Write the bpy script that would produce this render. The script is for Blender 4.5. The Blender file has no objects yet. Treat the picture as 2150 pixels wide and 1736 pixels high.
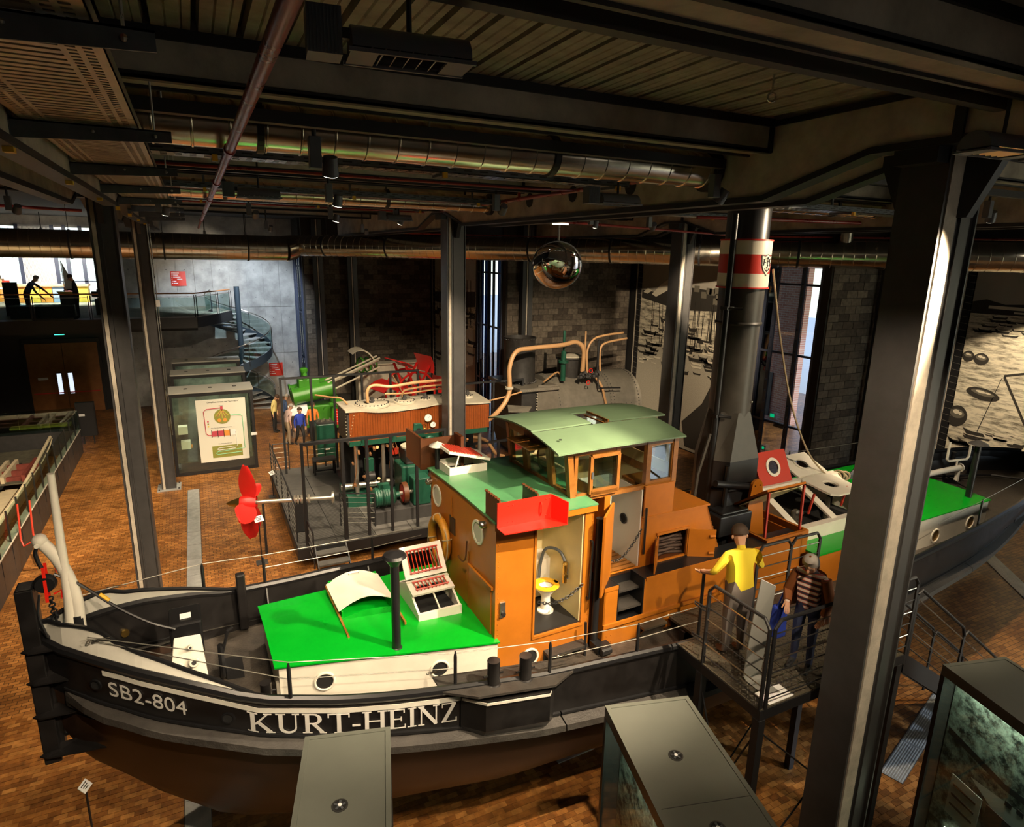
import bpy, bmesh, math, random
from math import sin, cos, pi, radians, sqrt, atan2
from mathutils import Vector, Matrix
random.seed(7)
sc = bpy.context.scene
COL = sc.collection
# ------------------------------------------------------------------ camera
cd = bpy.data.cameras.new('camera'); cam = bpy.data.objects.new('camera', cd); COL.objects.link(cam)
cd.sensor_width = 36.0; cd.sensor_fit = 'HORIZONTAL'; cd.lens = 22.44; cd.clip_start = 0.05; cd.clip_end = 400
_yw, _pt, _rl = 0.4592103, 0.2434937, 0.0198364
_f = Vector((sin(_yw)*cos(_pt), cos(_yw)*cos(_pt), -sin(_pt)))
_r = Vector((cos(_yw), -sin(_yw), 0)); _u = _r.cross(_f)
_r2 = _r*cos(_rl)+_u*sin(_rl); _u2 = -_r*sin(_rl)+_u*cos(_rl)
_m = Matrix((( _r2.x, _u2.x, -_f.x, 0), (_r2.y, _u2.y, -_f.y, 0), (_r2.z, _u2.z, -_f.z, 7.9), (0, 0, 0, 1)))
cam.matrix_world = _m
sc.camera = cam
# ------------------------------------------------------------------ sky, exposure
W = bpy.data.worlds.new('sky'); sc.world = W; W.use_nodes = True
_nt = W.node_tree; _bg = _nt.nodes['Background']
_sky = _nt.nodes.new('ShaderNodeTexSky'); _sky.sky_type = 'HOSEK_WILKIE'; _sky.turbidity = 4.5; _sky.ground_albedo = 0.4
_sky.sun_direction = Vector((0.58, -0.71, 0.42)).normalized()
_nt.links.new(_sky.outputs[0], _bg.inputs[0]); _bg.inputs[1].default_value = 15.0
_sl_ = bpy.data.lights.new('sun', 'SUN'); _sl_.energy = 2.6; _sl_.angle = radians(3); _sl_.color = (0.80, 0.88, 1.0); _so = bpy.data.objects.new('sun', _sl_); COL.objects.link(_so)
_so.rotation_euler = Vector((-0.58, 0.71, -0.42)).to_track_quat('-Z', 'Y').to_euler()
sc.view_settings.view_transform = 'Standard'; sc.view_settings.look = 'None'
sc.view_settings.exposure = 0.0; sc.view_settings.gamma = 1.0
sc.view_settings.use_curve_mapping = False
# ------------------------------------------------------------------ materials
MT = {}
def mat(name, col, rough=0.5, metal=0.0, var=0.0, scale=6.0, bump=0.0, bscale=60.0, spec=0.5, emit=None, trans=0.0, col2=None, coat=0.0):
    if name in MT: return MT[name]
    m = bpy.data.materials.new(name); m.use_nodes = True; nt = m.node_tree; b = nt.nodes['Principled BSDF']
    b.inputs['Base Color'].default_value = (*col, 1); b.inputs['Roughness'].default_value = rough
    b.inputs['Metallic'].default_value = metal; b.inputs['Specular IOR Level'].default_value = spec
    if coat: b.inputs['Coat Weight'].default_value = coat; b.inputs['Coat Roughness'].default_value = 0.15
    if trans: b.inputs['Transmission Weight'].default_value = trans; b.inputs['IOR'].default_value = 1.45
    if emit: b.inputs['Emission Color'].default_value = (*emit[:3], 1); b.inputs['Emission Strength'].default_value = emit[3]
    if var or col2 or bump:
        tc = nt.nodes.new('ShaderNodeTexCoord'); gp = nt.nodes.new('ShaderNodeNewGeometry')
    if var or col2:
        n = nt.nodes.new('ShaderNodeTexNoise'); n.inputs['Scale'].default_value = scale; n.inputs['Detail'].default_value = 6; n.inputs['Roughness'].default_value = 0.62
        nt.links.new(gp.outputs['Position'], n.inputs['Vector'])
        r = nt.nodes.new('ShaderNodeValToRGB'); r.color_ramp.elements[0].position = 0.32; r.color_ramp.elements[1].position = 0.68
        c2 = col2 or tuple(c*(1-var) for c in col); c1 = col if col2 else tuple(min(1, c*(1+var)) for c in col)
        r.color_ramp.elements[0].color = (*c2, 1); r.color_ramp.elements[1].color = (*c1, 1)
        nt.links.new(n.outputs['Fac'], r.inputs['Fac']); nt.links.new(r.outputs['Color'], b.inputs['Base Color'])
        rr = nt.nodes.new('ShaderNodeMapRange'); rr.inputs['To Min'].default_value = max(0.02, rough-0.12); rr.inputs['To Max'].default_value = min(1, rough+0.12)
        nt.links.new(n.outputs['Fac'], rr.inputs['Value']); nt.links.new(rr.outputs[0], b.inputs['Roughness'])
    if bump:
        n2 = nt.nodes.new('ShaderNodeTexNoise'); n2.inputs['Scale'].default_value = bscale; n2.inputs['Detail'].default_value = 4
        nt.links.new(gp.outputs['Position'], n2.inputs['Vector'])
        bp = nt.nodes.new('ShaderNodeBump'); bp.inputs['Strength'].default_value = bump; bp.inputs['Distance'].default_value = 0.02
        nt.links.new(n2.outputs['Fac'], bp.inputs['Height']); nt.links.new(bp.outputs['Normal'], b.inputs['Normal'])
    MT[name] = m; return m
def nodes(m): return m.node_tree.nodes, m.node_tree.links, m.node_tree.nodes['Principled BSDF']
def clear_glass(name, tint=(0.85, 0.95, 0.92), fac=0.12, rough=0.02):
    if name in MT: return MT[name]
    m = bpy.data.materials.new(name); m.use_nodes = True; nt = m.node_tree; nt.nodes.clear()
    o = nt.nodes.new('ShaderNodeOutputMaterial'); mx = nt.nodes.new('ShaderNodeMixShader'); t = nt.nodes.new('ShaderNodeBsdfTransparent'); g = nt.nodes.new('ShaderNodeBsdfGlossy')
    t.inputs[0].default_value = (*tint, 1); g.inputs['Roughness'].default_value = rough; g.inputs[0].default_value = (0.9, 0.95, 1, 1)
    mx.inputs[0].default_value = fac; nt.links.new(t.outputs[0], mx.inputs[1]); nt.links.new(g.outputs[0], mx.inputs[2]); nt.links.new(mx.outputs[0], o.inputs[0])
    MT[name] = m; return m
# ------------------------------------------------------------------ mesh collector (world coordinates)
class MB:
    def __init__(s): s.v = []; s.f = []; s.mi = []; s.cm = 0
    def add(s, vs, fs):
        o = len(s.v); s.v += [tuple(v) for v in vs]; s.f += [tuple(i+o for i in f) for f in fs]; s.mi += [s.cm]*len(fs); return s
    def box(s, x0, x1, y0, y1, z0, z1):
        return s.add([(x0,y0,z0),(x1,y0,z0),(x1,y1,z0),(x0,y1,z0),(x0,y0,z1),(x1,y0,z1),(x1,y1,z1),(x0,y1,z1)],
                     [(0,3,2,1),(4,5,6,7),(0,1,5,4),(1,2,6,5),(2,3,7,6),(3,0,4,7)])
    def obox(s, c, u, v, w, a, b, d):           # oriented box, centre c, unit axes u v w, full sizes a b d
        c, u, v, w = Vector(c), Vector(u), Vector(v), Vector(w); vs = []
        for k in (-.5, .5):
            for i, j in ((-.5,-.5),(.5,-.5),(.5,.5),(-.5,.5)): vs.append(c+u*a*i+v*b*j+w*d*k)
        return s.add(vs, [(0,3,2,1),(4,5,6,7),(0,1,5,4),(1,2,6,5),(2,3,7,6),(3,0,4,7)])
    def bar(s, p, q, a, b=None, up=(0,0,1)):    # rectangular bar from p to q, width a, height b
        p, q = Vector(p), Vector(q); d = q-p; L = d.length; d.normalize(); up = Vector(up)
        if abs(d.dot(up)) > 0.98: up = Vector((0, 1, 0))
        u = d.cross(up).normalized(); w = u.cross(d)
        return s.obox((p+q)/2, u, d, w, a, L, b or a)
    def ring(s, c, d, r, n, ph=0.0):
        d = Vector(d).normalized(); a = Vector((0,0,1)) if abs(d.z) < 0.9 else Vector((1,0,0))
        u = d.cross(a).normalized(); w = u.cross(d)
        return [Vector(c)+u*r*cos(2*pi*i/n+ph)+w*r*sin(2*pi*i/n+ph) for i in range(n)]
    def cyl(s, p, q, r, n=12, r2=None, cap=True):
        p, q = Vector(p), Vector(q); d = q-p; A = s.ring(p, d, r, n); B = s.ring(q, d, r if r2 is None else r2, n)
        fs = [(i, (i+1) % n, n+(i+1) % n, n+i) for i in range(n)]
        if cap: fs += [tuple(range(n-1, -1, -1)), tuple(range(n, 2*n))]
        return s.add(A+B, fs)
    def tube(s, pts, r, n=8, cap=True):
        pts = [Vector(p) for p in pts]; m = len(pts); vs = []; pu = None
        rs = r if isinstance(r, (list, tuple)) else [r]*m
        for i, p in enumerate(pts):
            d = (pts[min(i+1, m-1)]-pts[max(i-1, 0)]).normalized()
            if pu is None:
                a = Vector((0,0,1)) if abs(d.z) < 0.9 else Vector((1,0,0)); u = d.cross(a).normalized()
            else: u = (pu-d*pu.dot(d)).normalized()
            pu = u; w = d.cross(u)
            vs += [p+u*rs[i]*cos(2*pi*k/n)+w*rs[i]*sin(2*pi*k/n) for k in range(n)]
        fs = [(i*n+k, i*n+(k+1) % n, (i+1)*n+(k+1) % n, (i+1)*n+k) for i in range(m-1) for k in range(n)]
        if cap: fs += [tuple(range(n-1, -1, -1)), tuple(range((m-1)*n, m*n))]
        return s.add(vs, fs)
    def lathe(s, prof, c, ax=(0,0,1), n=20, cap=False):  # prof: (r, h)
        c, d = Vector(c), Vector(ax).normalized(); vs = []
        for r, h in prof: vs += s.ring(c+d*h, d, max(r, 1e-4), n)
        m = len(prof); fs = [(i*n+k, i*n+(k+1) % n, (i+1)*n+(k+1) % n, (i+1)*n+k) for i in range(m-1) for k in range(n)]
        if cap: fs += [tuple(range(n-1, -1, -1)), tuple(range((m-1)*n, m*n))]
        return s.add(vs, fs)
    def sphere(s, c, r, n=10, sc=(1,1,1)):
        c = Vector(c); vs = []; h = max(4, n//2)
        for i in range(1, h):
            t = pi*i/h; vs += [c+Vector((sin(t)*cos(2*pi*k/n)*sc[0], sin(t)*sin(2*pi*k/n)*sc[1], cos(t)*sc[2]))*r for k in range(n)]
        vs += [c+Vector((0,0,r*sc[2])), c-Vector((0,0,r*sc[2]))]; T = len(vs)-2
        fs = [(i*n+k, (i+1)*n+k, (i+1)*n+(k+1) % n, i*n+(k+1) % n) for i in range(h-2) for k in range(n)]
        fs += [(T, k, (k+1) % n) for k in range(n)] + [(T+1, (h-2)*n+(k+1) % n, (h-2)*n+k) for k in range(n)]
        return s.add(vs, fs)
    def prism(s, poly, d):                      # planar polygon extruded by vector d
        d = Vector(d); n = len(poly); A = [Vector(p) for p in poly]; B = [p+d for p in A]
        return s.add(A+B, [tuple(range(n-1, -1, -1)), tuple(range(n, 2*n))]+[(i, (i+1) % n, n+(i+1) % n, n+i) for i in range(n)])
    def grid(s, P):                             # rows of points
        m, n = len(P), len(P[0]); return s.add([p for r in P for p in r], [(i*n+k, i*n+k+1, (i+1)*n+k+1, (i+1)*n+k) for i in range(m-1) for k in range(n-1)])
    def slab(s, P, d):                          # thick sheet from point grid
        d = Vector(d); m, n = len(P), len(P[0]); N = m*n; vs = [Vector(p) for r in P for p in r]; vs2 = [v+d for v in vs]
        fs = [(i*n+k, i*n+k+1, (i+1)*n+k+1, (i+1)*n+k) for i in range(m-1) for k in range(n-1)]
        f2 = [tuple(N+i for i in reversed(f)) for f in fs]
        bd = [k for k in range(n)]+[i*n+n-1 for i in range(1, m)]+[(m-1)*n+k for k in range(n-2, -1, -1)]+[i*n for i in range(m-2, 0, -1)]
        side = [(bd[i], N+bd[i], N+bd[(i+1) % len(bd)], bd[(i+1) % len(bd)]) for i in range(len(bd))]
        return s.add(vs+vs2, fs+f2+side)
    def torus(s, c, ax, R, r, n=24, m=8):
        c = Vector(c); base = s.ring((0,0,0), ax, 1, n); d = Vector(ax).normalized(); vs = []
        for b in base: vs += [c+b*(R+r*cos(2*pi*k/m))+d*r*sin(2*pi*k/m) for k in range(m)]
        return s.add(vs, [(i*m+k, i*m+(k+1) % m, ((i+1) % n)*m+(k+1) % m, ((i+1) % n)*m+k) for i in range(n) for k in range(m)])
    def build(s, name, m=None, parent=None, smooth=False, bevel=0.0, kind=None):
        o0 = WL.get(parent.name, Vector((0,0,0))) if parent else Vector((0,0,0))
        me = bpy.data.meshes.new(name); me.from_pydata([Vector(v)-o0 for v in s.v], [], s.f)
        for mm in (m if isinstance(m, (list, tuple)) else [m]):
            if mm: me.materials.append(MT[mm] if isinstance(mm, str) else mm)
        if any(s.mi): me.polygons.foreach_set('material_index', s.mi)
        bm = bmesh.new(); bm.from_mesh(me); bmesh.ops.recalc_face_normals(bm, faces=bm.faces); bm.to_mesh(me); bm.free()
        ob = bpy.data.objects.new(name, me); COL.objects.link(ob)
        if parent: ob.parent = parent
        WL[ob.name] = o0
        if smooth: smooth_by_angle(me, 40)
        if bevel:
            b = ob.modifiers.new('b', 'BEVEL'); b.width = bevel; b.segments = 2; b.limit_method = 'ANGLE'; b.angle_limit = radians(40)
        if kind: ob['kind'] = kind
        return ob
def smooth_by_angle(me, deg):
    me.polygons.foreach_set('use_smooth', [True]*len(me.polygons))
    bm = bmesh.new(); bm.from_mesh(me)
    for e in bm.edges: e.smooth = len(e.link_faces) == 2 and e.calc_face_angle(0) < radians(deg)
    bm.to_mesh(me); bm.free()
WL = {}
def tag(o, label, cat, group=None):
    o['label'] = label; o['category'] = cat
    if group: o['group'] = group
    return o
def thing(name, loc, label, cat, group=None):
    o = bpy.data.objects.new(name, None); o.empty_display_size = 0.1; COL.objects.link(o); o.location = loc; WL[o.name] = Vector(loc)
    return tag(o, label, cat, group)
def struct(o): o['kind'] = 'structure'; return o
def dup(o, delta=(0,0,0), label=None, parent=None):
    c = o.copy(); COL.objects.link(c); c.parent = parent
    if parent is None:
        c.location = o.location+Vector(delta); WL[c.name] = WL.get(o.name, Vector())+Vector(delta)
    else: WL[c.name] = WL[parent.name]
    if label: c['label'] = label
    for ch in list(o.children): dup(ch, parent=c)
    return c
def inst(name, me, loc, parent=None, rz=0.0, scale=None):   # object sharing mesh data
    ob = bpy.data.objects.new(name, me); COL.objects.link(ob)
    o0 = WL.get(parent.name, Vector()) if parent else Vector()
    ob.location = Vector(loc)-o0; ob.rotation_euler.z = rz
    if scale: ob.scale = scale
    if parent: ob.parent = parent
    WL[ob.name] = Vector(loc); return ob
def text(body, p, ux, uy, h, m, name, parent=None, ext=0.004, font_w=1.0, bend=None, serif=False, align='LEFT', sx=1.0):
    cu = bpy.data.curves.new(name, 'FONT'); cu.body = body; cu.size = h; cu.extrude = ext; cu.align_x = align
    ob = bpy.data.objects.new(name, cu); COL.objects.link(ob)
    dg = bpy.context.evaluated_depsgraph_get(); dg.update(); me = bpy.data.meshes.new_from_object(ob.evaluated_get(dg))
    bpy.data.objects.remove(ob); ux, uy = Vector(ux).normalized(), Vector(uy).normalized(); nz = ux.cross(uy); o0 = WL.get(parent.name, Vector()) if parent else Vector()
    for v in me.vertices:
        x, y, z = v.co
        if bend: v.co = bend(x*sx, y, z)-o0
        else: v.co = Vector(p)+ux*x*sx+uy*y+nz*z-o0
    me.materials.clear(); me.materials.append(MT[m]); r = bpy.data.objects.new(name, me); COL.objects.link(r)
    if parent: r.parent = parent
    WL[r.name] = o0; return r
def spot(parent, p, target, power, ang=50, blend=0.5, col=(1, 0.80, 0.55), r=0.06):
    l = bpy.data.lights.new('lamp_light', 'SPOT'); l.energy = power; l.spot_size = radians(ang); l.spot_blend = blend; l.color = col; l.shadow_soft_size = r
    o = bpy.data.objects.new('lamp_light', l); COL.objects.link(o); o0 = WL.get(parent.name, Vector()) if parent else Vector()
    d = Vector(target)-Vector(p); o.rotation_euler = d.to_track_quat('-Z', 'Y').to_euler(); o.location = Vector(p)-o0
    if parent: o.parent = parent
    return o
def bez(pts, n=8):                               # Catmull-Rom through points
    P = [Vector(p) for p in pts]; P = [P[0]*2-P[1]]+P+[P[-1]*2-P[-2]]; out = []
    for i in range(1, len(P)-2):
        a, b, c, d = P[i-1:i+3]
        for k in range(n):
            t = k/n; out.append(0.5*((2*b)+(c-a)*t+(2*a-5*b+4*c-d)*t*t+(3*b-a-3*c+d)*t**3))
    out.append(P[-2]); return out
def lerp(tab, x):
    if x <= tab[0][0]: return tab[0][1]
    for (a, u), (b, v) in zip(tab, tab[1:]):
        if x <= b: return u+(v-u)*(x-a)/(b-a)
    return tab[-1][1]
# ================================================================== materials
mat('concrete', (0.40, 0.35, 0.28), 0.85, var=0.28, scale=2.2, bump=0.15, bscale=25)
mat('concrete_wall', (0.36, 0.36, 0.35), 0.8, var=0.3, scale=1.6, bump=0.12, bscale=18)
mat('concrete_strip', (0.44, 0.39, 0.31), 0.8, var=0.2, scale=5, bump=0.2, bscale=60)
mat('block', (0.13, 0.105, 0.08), 0.9, bump=0.4, bscale=60)
mat('mortar', (0.03, 0.026, 0.022), 0.95)
mat('steel_grey', (0.05, 0.048, 0.047), 0.42, var=0.15, scale=5, spec=0.4)
mat('steel_black', (0.012, 0.012, 0.013), 0.5)
mat('black_gloss', (0.010, 0.010, 0.011), 0.3)
mat('window_steel', (0.05, 0.06, 0.10), 0.4)
mat('galv', (0.55, 0.53, 0.48), 0.30, metal=1.0, var=0.12, scale=8)
mat('duct_metal', (0.72, 0.66, 0.55), 0.22, metal=1.0, var=0.10, scale=2.5, bump=0.05, bscale=4)
mat('bracket_grey', (0.09, 0.10, 0.11), 0.5, metal=0.3, var=0.2)
mat('deck_pan', (0.26, 0.235, 0.18), 0.55, metal=0.25, var=0.3, scale=5, bump=0.1, bscale=14)
mat('ceiling_dark', (0.02, 0.019, 0.018), 0.9)
mat('red_pipe', (0.24, 0.018, 0.012), 0.3, var=0.15)
mat('yellow_cap', (0.75, 0.42, 0.02), 0.5)
mat('fixture_grey', (0.10, 0.105, 0.12), 0.4)
mat('lamp_on', (1, 1, 1), 0.4, emit=(1, 0.9, 0.74, 14))
mat('louver', (0.5, 0.46, 0.42), 0.3, metal=0.6)
mat('white', (0.75, 0.74, 0.70), 0.5)
mat('sign_white', (0.85, 0.85, 0.85), 0.5)
mat('sign_red', (0.62, 0.035, 0.02), 0.45)
mat('wood_door', (0.30, 0.12, 0.03), 0.5, col2=(0.22, 0.08, 0.018), scale=3)
mat('strip_metal', (0.42, 0.43, 0.42), 0.45, metal=0.4, var=0.15)
mat('mast_black', (0.012, 0.012, 0.013), 0.35)
clear_glass('glass'); clear_glass('glass_rail', (0.75, 0.84, 0.82), 0.10); clear_glass('window_glass', (0.93, 0.96, 1.0), 0.06)
def island_var(m, lo, hi, amount_hue=None):
    n, l, b = nodes(m); oi = n.new('ShaderNodeObjectInfo'); gi = n.new('ShaderNodeNewGeometry'); ad = n.new('ShaderNodeMath'); ad.operation = 'ADD'
    fr = n.new('ShaderNodeMath'); fr.operation = 'FRACT'; l.new(oi.outputs['Random'], ad.inputs[0]); l.new(gi.outputs['Random Per Island'], ad.inputs[1]); l.new(ad.outputs[0], fr.inputs[0])
    r = n.new('ShaderNodeValToRGB'); l.new(fr.outputs[0], r.inputs['Fac']); r.color_ramp.elements[0].color = (*lo, 1); r.color_ramp.elements[1].color = (*hi, 1)
    nz = n.new('ShaderNodeTexNoise'); nz.inputs['Scale'].default_value = 9; nz.inputs['Detail'].default_value = 5; l.new(gi.outputs['Position'], nz.inputs['Vector'])
    mr = n.new('ShaderNodeMapRange'); mr.inputs['From Min'].default_value = 0.3; mr.inputs['From Max'].default_value = 0.7; mr.inputs['To Min'].default_value = 0.62; mr.inputs['To Max'].default_value = 1.2; l.new(nz.outputs['Fac'], mr.inputs['Value'])
    mx = n.new('ShaderNodeMix'); mx.data_type = 'RGBA'; mx.blend_type = 'MULTIPLY'; mx.inputs[0].default_value = 1
    l.new(r.outputs['Color'], mx.inputs[6]); l.new(mr.outputs[0], mx.inputs[7]); l.new(mx.outputs[2], b.inputs['Base Color'])
    return r
island_var(MT['block'], (0.055, 0.042, 0.032), (0.17, 0.14, 0.105))
mat('floor_block', (0.3, 0.12, 0.03), 0.42, bump=0.25, bscale=45, spec=0.4)
_r = island_var(MT['floor_block'], (0.17, 0.062, 0.013), (0.42, 0.19, 0.05)); _e = _r.color_ramp.elements.new(0.5); _e.color = (0.29, 0.112, 0.024, 1)
def floor_material():
    m = bpy.data.materials.new('floor_far'); m.use_nodes = True; MT['floor_far'] = m; n, l, b = nodes(m)
    g = n.new('ShaderNodeNewGeometry'); br = n.new('ShaderNodeTexBrick'); br.inputs['Scale'].default_value = 1.0; br.inputs['Brick Width'].default_value = 0.17; br.inputs['Row Height'].default_value = 0.095
    br.inputs['Mortar Size'].default_value = 0.006; br.inputs['Bias'].default_value = 0.0; br.inputs['Color1'].default_value = (0.19, 0.07, 0.015, 1); br.inputs['Color2'].default_value = (0.40, 0.175, 0.045, 1); br.inputs['Mortar'].default_value = (0.07, 0.028, 0.008, 1)
    l.new(g.outputs['Position'], br.inputs['Vector'])
    nz = n.new('ShaderNodeTexNoise'); nz.inputs['Scale'].default_value = 1.3; nz.inputs['Detail'].default_value = 8; l.new(g.outputs['Position'], nz.inputs['Vector'])
    mr = n.new('ShaderNodeMapRange'); mr.inputs['From Min'].default_value = 0.3; mr.inputs['From Max'].default_value = 0.7; mr.inputs['To Min'].default_value = 0.6; mr.inputs['To Max'].default_value = 1.25; l.new(nz.outputs['Fac'], mr.inputs['Value'])
    mx = n.new('ShaderNodeMix'); mx.data_type = 'RGBA'; mx.blend_type = 'MULTIPLY'; mx.inputs[0].default_value = 1; l.new(br.outputs['Color'], mx.inputs[6]); l.new(mr.outputs[0], mx.inputs[7]); l.new(mx.outputs[2], b.inputs['Base Color'])
    b.inputs['Roughness'].default_value = 0.42; b.inputs['Specular IOR Level'].default_value = 0.4
    bp = n.new('ShaderNodeBump'); bp.inputs['Strength'].default_value = 0.35; bp.inputs['Distance'].default_value = 0.01; l.new(br.outputs['Fac'], bp.inputs['Height']); bp.invert = True; l.new(bp.outputs[0], b.inputs['Normal'])
floor_material()
# ================================================================== floor
floor = struct(MB().box(-12, 33, -6, 48, -0.3, -0.006).build('floor', 'floor_far'))
def floor_blocks():
    bw, bh = 0.17, 0.095
    me = MB().box(0.002, bw-0.004, 0.002, bh-0.004, -0.008, 0.0).build('floor_block', 'floor_block'); mesh = me.data; bpy.data.objects.remove(me)
    rest = MB(); k = 0
    for j in range(int(3.0/bh), int(12.2/bh)):
        y = j*bh
        for i in range(-27, 66):
            x = i*bw+(bw/2 if j % 2 else 0)
            if -0.66 < x < -0.12 and True: pass
            if x > 10.5: continue
            dz = random.uniform(-0.0025, 0.0015)
            if k < 300 and ((-3.1 < x < -1.2 and 7.3 < y < 8.9) or (4.9 < x < 6.1 and 3.0 < y < 3.55)) :
                inst('floor_block', mesh, (x, y, dz), floor); k += 1
            else: rest.box(x+0.002, x+bw-0.004, y+0.002, y+bh-0.004, -0.008, dz)
    rest.build('floor_block_field', 'floor_block', floor, kind='stuff')
floor_blocks()
# metal drain strips let into the floor
def floor_strip(name, p, q, w, label):
    t = thing(name, p, label, 'floor strip'); p, q = Vector(p), Vector(q); d = q-p; L = d.length; d.normalize(); u = Vector((-d.y, d.x, 0))
    MB().obox((p+q)/2+Vector((0,0,0.001)), d, u, (0,0,1), L, w, 0.008).build('frame_plate', 'steel_grey', t)
    n = int(L/0.9)
    for i in range(n):
        c = p+d*(L*(i+0.5)/n); b = MB(); b.obox(c+Vector((0,0,0.006)), d, u, (0,0,1), L/n-0.012, w-0.02, 0.006)
        for k in range(9): b.obox(c+u*(w-0.06)*(k/8-0.5)+Vector((0,0,0.011)), d, u, (0,0,1), L/n-0.05, 0.014, 0.006)
        b.cyl(c+Vector((0,0,0.009)), c+Vector((0,0,0.012)), 0.02, 8)
        b.build('cover_plate', 'strip_metal', t)
floor_strip('metal_floor_strip', (-0.62, 6.2, 0.0), (-0.62, 22.9, 0.0), 0.36, 'ribbed grey metal strip running under the bow of the tugboat')
floor_strip('metal_floor_strip', (9.2, 4.85, 0.0), (13.2, 6.05, 0.0), 0.34, 'ribbed grey metal strip beside the descending ramp stairs')
floor_strip('metal_floor_strip', (17.4, 6.6, 0.0), (20.2, 9.9, 0.0), 0.4, 'ribbed grey metal strip behind the rudder at the stern')
# ================================================================== ceiling
ceiling = struct(MB().box(-12, 33, -6, 48, 9.5, 9.8).build('ceiling', 'ceiling_dark'))
def pan_mesh(y0, y1, w):
    b = MB(); prof = [(0.0, 0.07), (0.012, 0.0), (w*0.3, 0.0), (w*0.33, 0.012), (w*0.37, 0.0), (w*0.63, 0.0), (w*0.67, 0.012), (w*0.7, 0.0), (w-0.04, 0.0), (w-0.028, 0.07)]
    b.grid([[(x, y0, z) for x, z in prof], [(x, y1, z) for x, z in prof]]); o = b.build('ceiling_pan', 'deck_pan'); me = o.data; bpy.data.objects.remove(o); return me
_pm = pan_mesh(0, 3.0, 0.3)
for bx0, nx in ((-1.02, 23), (6.72, 22), (-8.4, 22)):
    for by in (2.62, 5.68, 8.74, 11.8):
        if bx0 != -1.02 and by > 9: continue
        for i in range(nx): inst('ceiling_pan', _pm, (bx0+i*0.3, by, 9.42), ceiling)
def xbeam(x0, x1, y):
    o = MB().box(x0, x1, y, y+0.32, 9.09, 9.5).build('crossbeam', 'concrete', ceiling)
    b = MB()
    b.box(x0, x1, y-0.02, y+0.0, 9.07, 9.115).box(x0, x1, y-0.02, y+0.05, 9.065, 9.09).box(x0, x1, y-0.03, y, 9.34, 9.42).box(x0, x1, y+0.30, y+0.34, 9.065, 9.12).build('edge_angle', 'steel_black', o)
    b = MB(); b.box(x0, x0+0.05, y-0.03, y, 9.07, 9.42).box(x1-0.05, x1, y-0.03, y, 9.07, 9.42).build('end_plate', 'steel_black', o)
BY = [2.6, 5.65, 8.7, 11.75, 14.8, 17.85, 20.9, 23.95]
for y in BY: xbeam(-1.04, 5.98, y)
for y in BY[:6]: xbeam(6.7, 13.1, y); xbeam(-8.6, -1.8, y)
def girder(x, cols, y0, y1, name='girder'):   # haunched concrete girder with steel edging, cols = column centres in y
    cs = sorted(cols); prof = [(y0, 8.58)]
    for c in cs: prof += [(c-1.75, 8.58), (c-0.45, 8.93), (c+0.45, 8.93), (c+1.75, 8.58)]
    prof += [(y1, 8.58)]; prof = [p for p in prof if y0 <= p[0] <= y1]
    poly = [(x, p[0], p[1]) for p in prof]+[(x, y1, 9.5), (x, y0, 9.5)]
    o = MB().prism(poly, (0.16, 0, 0)).build(name, 'concrete', ceiling)
    b = MB()
    for a, c in zip(prof, prof[1:]):
        b.bar((x+0.08, a[0], a[1]-0.012), (x+0.08, c[0], c[1]-0.012), 0.2, 0.024)
        b.bar((x-0.012, a[0], a[1]+0.015), (x-0.012, c[0], c[1]+0.015), 0.02, 0.05); b.bar((x+0.172, a[0], a[1]+0.015), (x+0.172, c[0], c[1]+0.015), 0.02, 0.05)
    for xx in (x-0.012, x+0.172): b.bar((xx, y0, 9.37), (xx, y1, 9.37), 0.024, 0.06)
    for c in cs:
        for xx in (x-0.015, x+0.175): b.bar((xx, c-0.35, 8.9), (xx, c-0.35, 9.4), 0.03, 0.09, up=(0,1,0))
    b.build('steel_edging', 'steel_black', o)
    return o
girder(-1.2, [5.5-8.85, 14.6, 23.4], 0, 30); girder(-1.82, [14.6, 23.4], 0, 30)
girder(5.98, [3.95, 16.75], -3, 30); girder(6.7, [3.95, 16.75], -3, 30)
girder(13.12, [3.95, 15.8], -3, 26); girder(13.85, [3.95, 15.8], -3, 26)
girder(-8.6, [14.6, 23.4], 0, 30)
# the round service holes through the right-hand girder: dark discs on its face painted in for their shade
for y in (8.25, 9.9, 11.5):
    MB().cyl((5.965, y, 8.93), (5.99, y, 8.93), 0.13, 20).build('hole_shade_disc', 'ceiling_dark', ceiling)
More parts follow.
